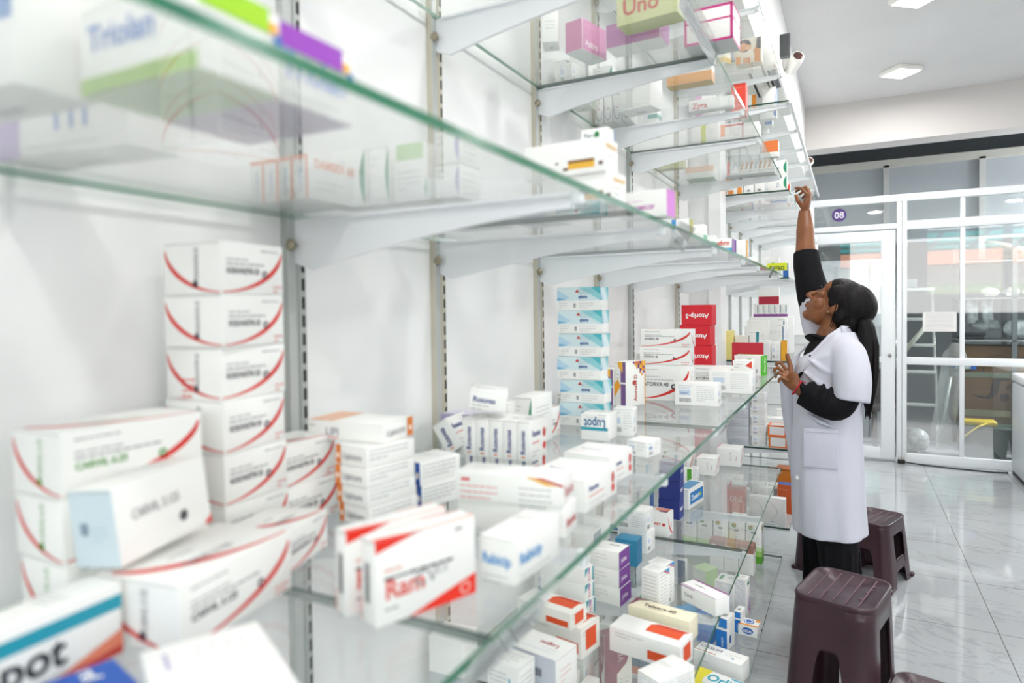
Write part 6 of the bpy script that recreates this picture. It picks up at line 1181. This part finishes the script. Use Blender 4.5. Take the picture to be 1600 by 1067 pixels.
# folding ladder leaning
k = empty('step_ladder', (1.28, 7.75, 0)); tag(k, 'white metal step ladder behind the left pane of the partition', 'ladder')
AL = M('#c9cdca', .35, .3)
for i, z in enumerate((.42, .75, 1.02, 1.28, 1.58)):
    b = MB(); b.box(-.20 + .015 * i, .20 - .008 * i, -.03, .05, z, z + .03, AL, c=.003); b.build('tread', k)
for x0_, x1_ in ((-.21, -.14), (.205, .16)):
    b = MB(); b.tube([(x0_, -.02, 0), (x1_, .1, 1.58)], .014, AL, 8); b.build('rail', k)
b = MB(); b.tube([(-.18, -.10, .85), (.14, -.10, 1.30)], .022, M('#b5b8ac', .5), 8); b.build('brace', k)
b = MB(); b.box(1.10, 1.30, 7.72, 7.86, 1.618, 1.70, M('#8b9095', .4), c=.004) ; o = b.build('tool_box'); tag(o, 'grey box on top of the step ladder', 'box')
sack(1.26, 7.38, 0, .13, .14, .16, noisy('clear_wrap', '#7f8689', '#a9afb1', 20, .25, .8, 30, bdist=.01), 'crumpled grey plastic wrap on the store floor', 11, 'plastic_wrap', 'wrap')
b = MB(); b.tube([(1.46, 7.42, .12), (1.56, 7.5, .75)], .014, AL, 8); b.tube([(1.47, 7.42, .12), (1.60, 7.55, .95), (1.62, 7.6, 1.05)], [.09, .10, .05], glass_mat('poly_sleeve', (.86, .88, .88), .22, 1.5), 14); tag(b.build('wrapped_pole'), 'pole in a clear plastic sleeve leaning by the cardboard box', 'pole')
b = MB(); b.box(1.60, 1.80, 7.80, 7.845, .80, .87, M('#d7e2ea', .4), c=.01); b.box(1.595, 1.63, 7.797, 7.80, .81, .86, M('#2f6fc4', .4)); b.box(1.76, 1.805, 7.797, 7.80, .80, .86, M('#2f6fc4', .4)); tag(b.build('tissue_pack'), 'blue and white pack taped on the cardboard box', 'pack')
for i, (x, y, z) in enumerate(((1.80, 7.93, 1.126), (1.81, 7.93, 1.160))):
    b = MB(); b.box(x - .14, x + .08, y - .08, y + .05, z - .03, z, M('#20262a', .4), c=.012); tag(b.build('folded_sheet'), 'dark folded plastic sheet beside the bags, %s of two' % ['lower', 'upper'][i], 'sheet')
# chair seen through the door glass
k = empty('plastic_chair', (1.04, 7.62, 0)); tag(k, 'brown plastic chair behind the door glass', 'chair')
BR = M('#3f3230', .5); b = MB(); b.box(-.12, .1, 0, .04, .45, .80, BR, c=.03); b.build('backrest', k); b = MB(); b.box(-.14, .12, -.35, .05, .41, .45, BR, c=.01); b.build('seat', k)
for x, y in ((-.12, -.32), (.1, -.32), (-.12, .02), (.1, .02)):
    b = MB(); b.box(x - .02, x + .02, y - .02, y + .02, 0, .41, BR); b.build('leg', k)
# ---------------------------------------------------------------- street behind the camera, seen only in reflections
def st_(name, x0, x1, y0, y1, z0, z1, mat, label): b = MB(); b.box(x0, x1, y0, y1, z0, z1, mat); return struct(b.build(name), label)
st_('ground', -25, 30, -40, YF - .6, -.15, -.1, M('#c9c4ba', .8), 'pale street outside the shop front')
AQ = bpy.data.materials.new('turquoise_sheet'); AQ.use_nodes = True; N_q, L_q = nodes(AQ); N_q.clear()
oq = N_q.new('ShaderNodeOutputMaterial'); tq = N_q.new('ShaderNodeBsdfTranslucent'); dq = N_q.new('ShaderNodeBsdfDiffuse'); mq = N_q.new('ShaderNodeMixShader')
tq.inputs[0].default_value = (*hexc('#6fdcd8'), 1); dq.inputs[0].default_value = (*hexc('#6fdcd8'), 1); mq.inputs[0].default_value = .25
L_q.new(tq.outputs[0], mq.inputs[1]); L_q.new(dq.outputs[0], mq.inputs[2]); L_q.new(mq.outputs[0], oq.inputs[0])
b = MB(); AX_ = Matrix.Translation((0, YF - .25, 3.12)) @ Matrix.Rotation(math.radians(180 + 4), 4, 'X')
for i in range(9): b.box(-1 + i * .9, -.16 + i * .9, 0, 3, 0, .01, AQ, AX_)
for i in range(10): b.box(-1.07 + i * .9, -1.01 + i * .9, 0, 3, .01, .08, M('#6d7478', .4), AX_)
for y in (0, 1, 2, 2.95): b.box(-1, 7.1, y, y + .06, .01, .06, M('#6d7478', .4), AX_)
tag(b.build('awning'), 'turquoise awning outside, seen reflected in the partition glass', 'awning')
k = empty('house', (2, -22, 0)); tag(k, 'low white house with an orange tiled roof, seen only as a reflection', 'house')
b = MB(); b.box(-9, 9, -4, 4, 0, 3.05, M('#efe9df', .8)); b.build('walls', k)
b = MB(); b.prism([(-5, 3.0), (5, 3.0), (0, 4.0)], 'x', -9.6, 9.6, noisy('roof_tiles', '#c9774e', '#dc9468', 3, .8)); b.build('roof', k)
for x in (-6, -2, 2.5, 6.5):
    b = MB(); b.box(x - .6, x + .6, 4.0, 4.05, .9, 1.8, M('#3c444a', .3)); b.build('window', k)
b = MB(); b.box(-10, 14, -17.2, -16.8, -.1, 2.2, noisy('hedge_leaves', '#5c7a4c', '#8fa06a', 6, .8, 1, 12, bdist=.05)); tag(b.build('hedge'), 'green hedge across the street, seen only as a reflection', 'hedge')

# store-room fill: unseen fixture added to brighten the room behind the glass
k = empty('ceiling_light', (3.6, 7.7, 2.62)); tag(k, 'unseen fluorescent fixture added to brighten the store room', 'ceiling light')
b = MB(); b.box(-.6, .6, -.06, .06, -.05, 0, PLASTICW, c=.01); b.build('housing', k); b = MB(); b.box(-.58, .58, -.045, .045, -.054, -.049, LAMPM); b.build('diffuser', k)
area('store_room_fill', (3.6, 7.7, 2.55), (0, math.radians(35), 0), .1, 1.1, 170, (.97, .99, 1))
# ---------------------------------------------------------------- the woman at the shelves (metres, measured)
PP = {'headc': (0.6485, 3.09, 1.4458),
  'r_sh': (0.5745, 3.22, 1.3841),
  'r_el': (0.528, 3.27, 1.679),
  'r_w': (0.519, 3.34, 1.8848),
  'r_fa1': (0.5238, 3.3, 1.7775),
  'r_cuffout': (0.5369, 3.25, 1.614),
  'r_sl': (0.5612, 3.23, 1.4924),
  'rh_index_k': (0.531, 3.32, 1.9573),
  'rh_index_m': (0.5095, 3.32, 1.9857),
  'rh_index_t': (0.4824, 3.32, 1.9912),
  'rh_middle_k': (0.5379, 3.342, 1.9629),
  'rh_middle_m': (0.5245, 3.342, 1.9965),
  'rh_middle_t': (0.4837, 3.342, 1.9797),
  'rh_ring_k': (0.5422, 3.364, 1.9569),
  'rh_ring_m': (0.5341, 3.364, 1.9872),
  'rh_ring_t': (0.4959, 3.364, 1.967),
  'rh_pinky_k': (0.5439, 3.384, 1.9449),
  'rh_pinky_m': (0.5385, 3.384, 1.9721),
  'rh_pinky_t': (0.5084, 3.384, 1.9539),
  'rh_th_b': (0.5094, 3.32, 1.9065),
  'rh_th_m': (0.4946, 3.298, 1.9282),
  'rh_th_t': (0.4864, 3.3, 1.9526),
  'l_sh': (0.6926, 2.92, 1.2682),
  'l_el': (0.6684, 2.86, 1.0564),
  'l_cuff': (0.528, 2.87, 1.1064),
  'l_w': (0.5115, 2.87, 1.1238),
  'l_mid': (0.6097, 2.86, 1.0683),
  'lh_index_k': (0.4735, 2.9, 1.1896),
  'lh_index_m': (0.4541, 2.9, 1.218),
  'lh_index_t': (0.4369, 2.9, 1.207),
  'lh_middle_k': (0.4702, 2.88, 1.1783),
  'lh_middle_m': (0.4461, 2.88, 1.1984),
  'lh_middle_t': (0.4314, 2.88, 1.1822),
  'lh_ring_k': (0.4742, 2.86, 1.1647),
  'lh_ring_m': (0.4503, 2.86, 1.1794),
  'lh_ring_t': (0.4381, 2.86, 1.1608),
  'lh_pinky_k': (0.4826, 2.845, 1.151),
  'lh_pinky_m': (0.4611, 2.845, 1.1605),
  'lh_pinky_t': (0.4515, 2.845, 1.1447),
  'lh_th_b': (0.4903, 2.9, 1.1509),
  'lh_th_m': (0.4882, 2.93, 1.2007),
  'lh_th_t': (0.4745, 2.95, 1.2439),
  'neckb': (0.6295, 3.07, 1.3116),
  'pony0': (0.7412, 3.06, 1.4051),
  'pony1': (0.7617, 3.04, 1.361),
  'pony2': (0.7728, 3.02, 1.2841),
  'pony3': (0.7724, 3.0, 1.1823),
  'pony4': (0.7702, 3.0, 1.092),
  'pony5': (0.7725, 3.0, 1.0069),
  'lap0': (0.5864, 3.05, 1.3741),
  'lap1': (0.4952, 3.0, 1.1465),
  'fl0': (0.4214, 3.15, 1.129),
  'fl1': (0.4757, 3.12, 0.8237),
  'pk0': (0.5419, 2.87, 0.9605),
  'pk1': (0.666, 2.87, 0.9693),
  'pk2': (0.5464, 2.87, 0.8061),
  'btn': (0.5111, 2.9, 0.7436),
  'leg1': (0.6991, 3.0, 0.4184),
  'leg2': (0.5813, 3.15, 0.3478),
  'ear': (0.6114, 3.03, 1.4091),
  'coll': (0.7107, 3.0, 1.3362)}
PV = {k: Vector(v) for k, v in PP.items()}
def skin_mat():
    m = bpy.data.materials.new('brown_skin'); m.use_nodes = True; N, L = nodes(m); b = N['Principled BSDF']
    t = N.new('ShaderNodeTexCoord'); n = N.new('ShaderNodeTexNoise'); n.inputs['Scale'].default_value = 14; n.inputs['Detail'].default_value = 4
    L.new(t.outputs['Object'], n.inputs['Vector']); r = N.new('ShaderNodeValToRGB'); r.color_ramp.elements[0].position = .35; r.color_ramp.elements[1].position = .7
    r.color_ramp.elements[0].color = (*hexc('#7a4929'), 1); r.color_ramp.elements[1].color = (*hexc('#905a34'), 1)
    L.new(n.outputs[0], r.inputs[0]); L.new(r.outputs[0], b.inputs['Base Color']); b.inputs['Roughness'].default_value = .48
    b.inputs['Subsurface Weight'].default_value = .08; b.inputs['Subsurface Radius'].default_value = (.02, .008, .004); return m
SKIN = skin_mat()
def cloth(name, h1, h2, bump=.5, scale=(1, 1, .35)):
    m = noisy(name, h1, h2, 6, .85, bump, 9, 3, scale, bdist=.018); return m
COAT = cloth('white_coat_cotton', '#cfd1dd', '#d7d8e4', .6); BLK = cloth('black_knit', '#0e0e12', '#151519', .5)
HAIR = noisy('black_hair', '#060506', '#110d0d', 60, .55, .9, 90, 4, (1, 1, .08), bdist=.004)
for m_ in (HAIR, BLK): m_.node_tree.nodes['Principled BSDF'].inputs['Specular IOR Level'].default_value = .22
def finger(mb, pts, r0, r1, mat=None):
    n = len(pts); rs = [r0 + (r1 - r0) * i / (n - 1) for i in range(n)]
    mb.tube(pts, rs, mat or SKIN, 10)
    for q, r in zip(pts, rs): mb.ell(q, (r, r, r), mat or SKIN, n=10)
def limb(mb, pts, rs, mat, n=20, caps=True):
    # rounded, tapered, resampled limb through the points
    P = [Vector(p) for p in pts]; out = []; ro = []; rs = [r if isinstance(r, tuple) else (r, r) for r in rs]
    for i in range(len(P) - 1):
        a = P[max(i - 1, 0)]; b_ = P[i]; c = P[i + 1]; d = P[min(i + 2, len(P) - 1)]
        for k in range(6):
            t = k / 6; t2, t3 = t * t, t * t * t
            out.append(.5 * ((2 * b_) + (c - a) * t + (2 * a - 5 * b_ + 4 * c - d) * t2 + (3 * b_ - a - 3 * c + d) * t3))
            r0_, r1_ = rs[i], rs[i + 1]
            f = t * t * (3 - 2 * t)
            ro.append(tuple(x + (y - x) * f for x, y in zip(r0_, r1_)) if isinstance(r0_, tuple) else r0_ + (r1_ - r0_) * f)
    out.append(P[-1]); ro.append(rs[-1]); mb.tube(out, ro, mat, n)
    for q, r in ((out[0], ro[0]), (out[-1], ro[-1])) if caps else ((out[0], ro[0]),):
        r = min(r)
        mb.ell(q, (r * .96,) * 3, mat, n=14)
woman = empty('person', (.63, 3.05, 0)); tag(woman, 'woman in white lab coat, head tilted back, one arm stretched to the upper shelf', 'person')
def pb(mb, name, vox=None, it=6):
    o = mb.build(name, woman); o.location = -woman.location
    if vox: blend(o, vox, 1, it)
    return o
# --- body: one continuous surface
B = MB()
fv = Vector((-.80, 0, .60)); uv = Vector((.60, 0, .80)); sv = Vector((0, 1, 0))
HM = Matrix.Translation(PV['headc']) @ Matrix((sv, fv, uv)).transposed().to_4x4()
def he(c, r, m=SKIN, n=16, mb=None): (mb or B).ell(c, r, m, X=HM, n=n)
he((0, -.015, .03), (.072, .090, .086), n=24); he((0, .028, -.035), (.055, .064, .072), n=20); he((0, .058, -.092), (.026, .026, .020))
he((0, .03, -.075), (.045, .05, .032)); he((.036, .052, -.028), (.026, .03, .03)); he((-.036, .052, -.028), (.026, .03, .03))
he((0, .052, .05), (.050, .030, .040)); he((.028, .076, .027), (.017, .010, .006)); he((-.028, .076, .027), (.017, .010, .006)); he((.031, .066, .010), (.020, .018, .018)); he((-.031, .066, .010), (.020, .018, .018))
B.tube([HM @ Vector(q) for q in ((0, .080, .022), (0, .094, .002), (0, .108, -.018))], [.007, .009, .0115], SKIN, 10); he((0, .106, -.021), (.0135, .014, .0115)); he((.011, .096, -.024), (.007, .009, .007)); he((-.011, .096, -.024), (.007, .009, .007))
he((0, .086, -.050), (.021, .012, .006)); he((0, .085, -.062), (.019, .012, .0075)); he((0, .078, -.056), (.026, .012, .014))
for s in (1, -1):
    he((s * .073, -.008, -.006), (.007, .017, .028)); he((s * .070, .002, -.028), (.008, .009, .010))
limb(B, [HM @ Vector((0, -.03, -.05)), PV['headc'] + Vector((.0, -.01, -.085)), (.628, 3.065, 1.31), (.63, 3.06, 1.24)], [.052, .050, .054, .058], SKIN)
# trunk and legs under the clothes
limb(B, [(.64, 3.06, 1.27), (.625, 3.06, 1.15), (.622, 3.06, 1.0), (.625, 3.06, .85), (.63, 3.06, .74)], [(.05, .09), (.085, .125), (.085, .12), (.095, .14), (.09, .14)], SKIN)
for dy, dx in ((-.085, .035), (.085, -.035)):
    limb(B, [(.63, 3.06 + dy, .76), (.63 + dx, 3.06 + dy * 1.1, .46), (.64 + dx, 3.06 + dy * 1.2, .10)], [.085, .058, .036], SKIN)
# right arm, raised
limb(B, [PV['r_sh'], PV['r_cuffout'], PV['r_el'], PV['r_fa1'], PV['r_w']], [.052, .047, .043, .038, (.026, .021)], SKIN)
wr = PV['r_w']; kn = PV['rh_middle_k']
limb(B, [wr, wr + (kn - wr) * .45, kn + Vector((.0, .003, -.004))], [(.019, .025), (.018, .033), (.013, .036)], SKIN)
for f, r in (('index', .0082), ('middle', .0085), ('ring', .0082), ('pinky', .0073)):
    k, m_, t_ = PV['rh_%s_k' % f], PV['rh_%s_m' % f], PV['rh_%s_t' % f]; finger(B, [k, m_, m_ * .45 + t_ * .55 + Vector((-.002, 0, .003)), t_], r, r * .78)
finger(B, [PV['rh_th_b'] + Vector((.006, .004, -.01)), PV['rh_th_b'], PV['rh_th_m'], PV['rh_th_t']], .0125, .0085)
# left arm, bent, hand on the glass edge
limb(B, [PV['l_sh'], (.70, 2.885, 1.15), PV['l_el'], PV['l_mid'], PV['l_w']], [.052, .046, .043, .038, (.023, .027)], SKIN)
wl = PV['l_w']; kl = (PV['lh_middle_k'] + PV['lh_ring_k']) / 2
limb(B, [wl, wl + (kl - wl) * .5 + Vector((.002, .008, .003)), kl + Vector((.004, 0, 0))], [(.024, .027), (.019, .037), (.014, .035)], SKIN)
for f, r in (('index', .0082), ('middle', .0085), ('ring', .0082), ('pinky', .0073)):
    k, m_, t_ = PV['lh_%s_k' % f], PV['lh_%s_m' % f], PV['lh_%s_t' % f]; finger(B, [k, m_, t_ + (m_ - t_) * .3 + Vector((-.003, 0, .004)), t_], r, r * .8)
finger(B, [PV['lh_th_b'] + Vector((.012, -.004, -.008)), PV['lh_th_b'], PV['lh_th_m'], PV['lh_th_t']], .0135, .009)
pb(B, 'body', .0028, 3)
# --- face details
E = MB()
for s in (1, -1):
    he((s * .029, .0785, .013), (.0105, .009, .0042), M('#c9c0b6', .6), 14, E); he((s * .029, .0860, .0145), (.0045, .003, .0042), M('#1c100b', .15), 12, E)
pb(E, 'eyes')
E = MB()
for s in (1, -1):
    E.tube([HM @ Vector((s * x, f, u)) for x, f, u in ((.012, .090, .030), (.027, .0895, .036), (.043, .079, .031))], [.0022, .0030, .0014], M('#17110f', .7), 8)
    E.tube([HM @ Vector((s * x, f, u)) for x, f, u in ((.016, .0855, .016), (.029, .0905, .0195), (.042, .0815, .014))], [.0012, .0016, .001], M('#17110f', .7), 6)
pb(E, 'eyebrows')
E = MB(); he((0, .0925, -.0505), (.0185, .006, .0042), M('#7c4136', .4), 14, E); he((0, .0915, -.0612), (.016, .0065, .0052), M('#86493c', .4), 14, E); pb(E, 'lips')
E = MB(); he((-.077, .004, -.033), (.004, .004, .004), M('#c9b27a', .2, 1), 10, E); he((.077, .004, -.033), (.004, .004, .004), M('#c9b27a', .2, 1), 10, E); pb(E, 'earrings')
# --- hair
Hh = MB()
def hh(c, r, n=24): Hh.ell(c, r, HAIR, X=HM, n=n)
hh((0, -.050, .040), (.092, .100, .092), 28); hh((0, -.012, .062), (.080, .088, .064)); hh((0, -.075, -.025), (.078, .068, .070)); hh((0, -.06, -.065), (.060, .05, .045))
hh((-.066, .014, .045), (.018, .045, .04), 14); hh((.066, .014, .045), (.018, .045, .04), 14); hh((-.072, .012, .010), (.009, .020, .022), 12); hh((-.068, -.040, -.012), (.020, .028, .045), 12); hh((.068, -.040, -.012), (.020, .028, .045), 12)
Hh.ell(PV['pony0'] + Vector((-.012, .005, .0)), (.032, .030, .030), HAIR)
hr = pb(Hh, 'hair', .004, 5)
Pt = MB()
limb(Pt, [PV['pony0'], PV['pony1'], PV['pony2'], PV['pony3'], PV['pony4'], PV['pony5']], [(.020, .020), (.036, .030), (.040, .030), (.033, .024), (.022, .016), (.006, .006)], HAIR, 24)
rg = random.Random(8)
for i in range(16):
    o = Vector((rg.uniform(-.026, .026), rg.uniform(-.022, .022), 0)); Pt.tube([PV['pony1'] + o, PV['pony2'] + o * 1.15, PV['pony3'] + o * 1.15, PV['pony4'] + o * .95 + Vector((0, 0, rg.uniform(-.03, .02))), PV['pony5'] + o * .5 + Vector((rg.uniform(-.02, .012), 0, rg.uniform(-.02, .06)))], [.010, .010, .009, .006, .0015], HAIR, 8)
pt = Pt.build('ponytail', woman); pt.location = -woman.location
Ht = MB()
for i in range(8):
    a_ = i * .35 - .9; Ht.tube([HM @ Vector((-.078, .005 - .01 * i, .03 - .004 * i)), HM @ Vector((-.082, -.02 - .011 * i, -.03)), HM @ Vector((-.058, -.045 - .006 * i, -.095 - .003 * i))], [.002, .0022, .0006], HAIR, 5)
o = Ht.build('loose_hair_strands', woman); o.location = -woman.location
Ht = MB(); Ht.lathe([(.020, -.006), (.024, 0), (.020, .006)], M('#5a3540', .6), 20, Matrix.Translation(PV['pony0'] + Vector((.004, 0, 0))) @ Matrix.Rotation(math.radians(70), 4, 'Y')); Ht.ell(PV['pony0'] + Vector((-.012, -.024, .008)), (.005, .004, .005), M('#e3c987', .2, 1)); pb(Ht, 'hair_tie')
# --- black long-sleeved top: sleeves and neckline
K = MB()
limb(K, [PV['r_sh'] + Vector((.01, 0, -.02)), PV['r_sl'], PV['r_cuffout'], PV['r_el'] + Vector((0, -.002, .012))], [.068, .068, .059, (.053, .050)], BLK, caps=False)
limb(K, [PV['l_sh'], (.705, 2.89, 1.15), PV['l_el'] + Vector((.002, 0, .0)), PV['l_mid'] + Vector((0, 0, -.002)), PV['l_cuff'] + Vector((.012, 0, -.004))], [.046, .052, .054, .056, (.052, .056)], BLK, caps=False)
for i, (z, r) in enumerate(((.30, .060), (.40, .061), (.50, .061), (.62, .059), (.74, .057), (.86, .054))):   # sleeve wrinkles
    q = PV['l_el'].lerp(PV['l_cuff'], z); K.ell(q + Vector((0, -.004, .004 * (-1) ** i)), (.014, r - .002, r - .001), BLK, n=16, R=Matrix.Rotation(math.radians(18 * (-1) ** i), 3, 'Y'))
K.ell((.622, 3.055, 1.20), (.098, .13, .13), BLK, n=24); K.tube([(.60, 3.05, 1.29), (.606, 3.055, 1.305)], [.075, .062], BLK, 20)
pb(K, 'black_top', .005, 3)
# --- white coat: torso, collar, short sleeves
Cc = MB()
secs = [(.515, .631, 3.06, .143, .205), (.62, .625, 3.06, .141, .200), (.76, .620, 3.06, .139, .195), (.90, .619, 3.06, .134, .186), (1.01, .621, 3.06, .129, .172), (1.10, .622, 3.06, .134, .172), (1.18, .628, 3.06, .135, .178), (1.25, .640, 3.06, .118, .178), (1.305, .652, 3.06, .092, .150), (1.34, .655, 3.06, .072, .105)]
nn = 64; vs = []; rings = []
for z, cx_, cy_, rx_, ry_ in secs:
    rings.append((z, cx_, cy_, rx_, ry_))
fine = []
for i in range(len(rings) - 1):
    for k in range(4):
        t = k / 4; fine.append(tuple(a + (b_ - a) * t for a, b_ in zip(rings[i], rings[i + 1])))
fine.append(rings[-1])
for z, cx_, cy_, rx_, ry_ in fine:
    for k in range(nn):
        t = 2 * PI * k / nn; dn = max(0, min(1, (1.0 - z) / .45))
        fold = 1 + .022 * dn * math.sin(7 * t + 1.3 + 2 * z) + .012 * dn * math.sin(13 * t - 3 * z) + .010 * math.sin(3 * t + 9 * z)
        c_t, s_t = math.cos(t), math.sin(t); e_ = .82
        zo = .075 * max(0, (z - 1.2) / .14) * max(0, -c_t)
        vs.append((cx_ + rx_ * fold * math.copysign(abs(c_t) ** e_, c_t), cy_ + ry_ * fold * math.copysign(abs(s_t) ** e_, s_t), z - zo))
nr = len(fine)
fs = [(i * nn + k, i * nn + (k + 1) % nn, (i + 1) * nn + (k + 1) % nn, (i + 1) * nn + k) for i in range(nr - 1) for k in range(nn)] + [list(range(nn))[::-1], [(nr - 1) * nn + k for k in range(nn)]]
Cc.add(vs, fs, COAT, None, True)
limb(Cc, [(.665, 2.97, 1.275), PV['l_sh'] + Vector((.004, .004, -.02)), (.712, 2.885, 1.16), (.706, 2.87, 1.075)], [.055, .070, .071, (.070, .074)], COAT, caps=False)
limb(Cc, [(.635, 3.16, 1.28), PV['r_sh'] + Vector((.018, -.01, -.03)), PV['r_sl'] + Vector((.008, 0, -.012))], [.065, .076, .072], COAT, caps=False)
# gathers under the arm and across the back
for q0, q1 in (((.53, 2.90, 1.19), (.655, 2.875, 1.10)), ((.55, 2.895, 1.24), (.66, 2.88, 1.17)), ((.575, 2.89, 1.15), (.67, 2.87, 1.055)), ((.76, 2.96, 1.13), (.73, 2.89, 1.24)), ((.545, 2.885, 1.02), (.66, 2.87, .965))):
    Cc.tube([q0, tuple((a + b_) / 2 + d for a, b_, d in zip(q0, q1, (0, -.004, -.006))), q1], [.004, .010, .004], COAT, 10)
co = pb(Cc, 'lab_coat', .006, 4)
Cl = MB()
def panel(mb, quads, th, mat):
    # strip of cloth with thickness th given as a list of (left point, right point)
    n = len(quads); nrm = []
    for i in range(n):
        a, b_ = Vector(quads[i][0]), Vector(quads[i][1]); c = Vector(quads[min(i + 1, n - 1)][0]) if i < n - 1 else Vector(quads[i - 1][0])
        v_ = (b_ - a).cross((c - a) if i < n - 1 else (a - c)); nrm.append(v_.normalized() * th)
    vs_ = []
    for (a, b_), m_ in zip(quads, nrm): a, b_ = Vector(a), Vector(b_); vs_ += [a, b_, b_ + m_, a + m_]
    fs_ = [(0, 1, 2, 3)[::-1], tuple(4 * (n - 1) + k for k in range(4))]
    for i in range(n - 1):
        for k in range(4): fs_.append((4 * i + k, 4 * i + (k + 1) % 4, 4 * i + 4 + (k + 1) % 4, 4 * i + 4 + k))
    mb.add(vs_, fs_, mat, None, True)
# lapel of the near side, folded back
panel(Cl, [((.672, 2.985, 1.362), (.680, 2.975, 1.322)), ((.628, 2.965, 1.330), (.640, 2.940, 1.275)), ((.570, 2.950, 1.262), (.600, 2.915, 1.225)), ((.520, 2.945, 1.235), (.560, 2.905, 1.215)), ((.494, 2.935, 1.165), (.500, 2.915, 1.155))], .006, COAT)
panel(Cl, [((.680, 2.975, 1.322), (.672, 2.985, 1.365)), ((.705, 3.02, 1.318), (.704, 3.03, 1.362)), ((.713, 3.07, 1.318), (.711, 3.07, 1.360)), ((.700, 3.13, 1.325), (.694, 3.12, 1.362))], -.006, COAT)
# lapel and open front of the far side, swinging towards the shelf
panel(Cl, [((.612, 3.14, 1.345), (.590, 3.16, 1.32)), ((.555, 3.13, 1.28), (.520, 3.17, 1.25)), ((.515, 3.13, 1.24), (.465, 3.18, 1.19)), ((.490, 3.12, 1.14), (.430, 3.17, 1.11)), ((.492, 3.11, 1.0), (.440, 3.15, .98)), ((.494, 3.11, .85), (.462, 3.14, .83)), ((.495, 3.10, .70), (.480, 3.12, .69))], .006, COAT)
cl = pb(Cl, 'collar')
Nk = MB()
panel(Nk, [((.561, 2.936, 1.250), (.573, 2.927, 1.240)), ((.520, 2.918, 1.172), (.528, 2.910, 1.164)), ((.491, 2.918, 1.112), (.495, 2.912, 1.108))], .004, BLK)
pb(Nk, 'neckline')
Pk = MB()
def coaty(x, z): # near-side surface of the coat
    return None
Pk.box(.5419, .664, 2.862, 2.8675, .806, .962, COAT, c=.002); Pk.box(.541, .665, 2.8605, 2.8625, .945, .9475, M('#bdbccb', .9)); Pk.box(.541, .5425, 2.8605, 2.8625, .806, .945, M('#c6c5d3', .9)); Pk.box(.541, .665, 2.8605, 2.8625, .806, .8075, M('#bdbccb', .9)); pb(Pk, 'pocket')
Bt = MB(); Bt.lathe([(.007, 0), (.008, .002), (.006, .0035), (.004, .003)], PLASTICW, 16, Matrix.Translation((.515, 2.915, .745)) @ Matrix.Rotation(math.radians(70), 4, 'X') @ Matrix.Rotation(math.radians(20), 4, 'Y')); pb(Bt, 'button')
# --- trousers and shoes
Tr = MB()
limb(Tr, [(.655, 2.985, .52), (.668, 2.965, .42), (.685, 2.955, .20), (.69, 2.95, .045)], [(.080, .10), (.078, .09), (.075, .085), (.080, .085)], BLK)
limb(Tr, [(.60, 3.145, .52), (.590, 3.155, .42), (.60, 3.165, .20), (.60, 3.165, .045)], [(.080, .10), (.075, .09), (.072, .085), (.078, .085)], BLK)
for x, y in ((.69, 2.95), (.60, 3.165)):
    for i in range(5): Tr.tube([(x - .07 + .03 * i, y - .070 + .01 * (i % 2), .49), (x - .07 + .033 * i, y - .088, .06)], [.006, .012], BLK, 8)
pb(Tr, 'trousers', .007, 3)
for x, y in ((.70, 2.95), (.63, 3.165)):
    Sh = MB(); Sh.ell((x - .02, y, .035), (.115, .042, .03), M('#1a1a1c', .4), n=20); Sh.box(x - .12, x + .085, y - .036, y + .036, .0, .014, M('#101012', .6), c=.006); pb(Sh, 'shoe')
Rb = MB(); X = Matrix.Translation(PV['l_w'] + Vector((.006, 0, -.004))) @ Matrix.Rotation(math.radians(-58), 4, 'Y'); n = 40
Rb.tube([X @ Vector((.031 * math.cos(2 * PI * i / n), .033 * math.sin(2 * PI * i / n), .002 * math.sin(9 * i))) for i in range(n + 1)], .0032, M('#c01f33', .6), 8)
Rb.tube([X @ Vector((.031, -.01, 0)), X @ Vector((.036, -.014, -.012)), X @ Vector((.038, -.014, -.022))], [.002, .0015, .001], M('#c01f33', .6), 6); pb(Rb, 'red_thread_bracelet')
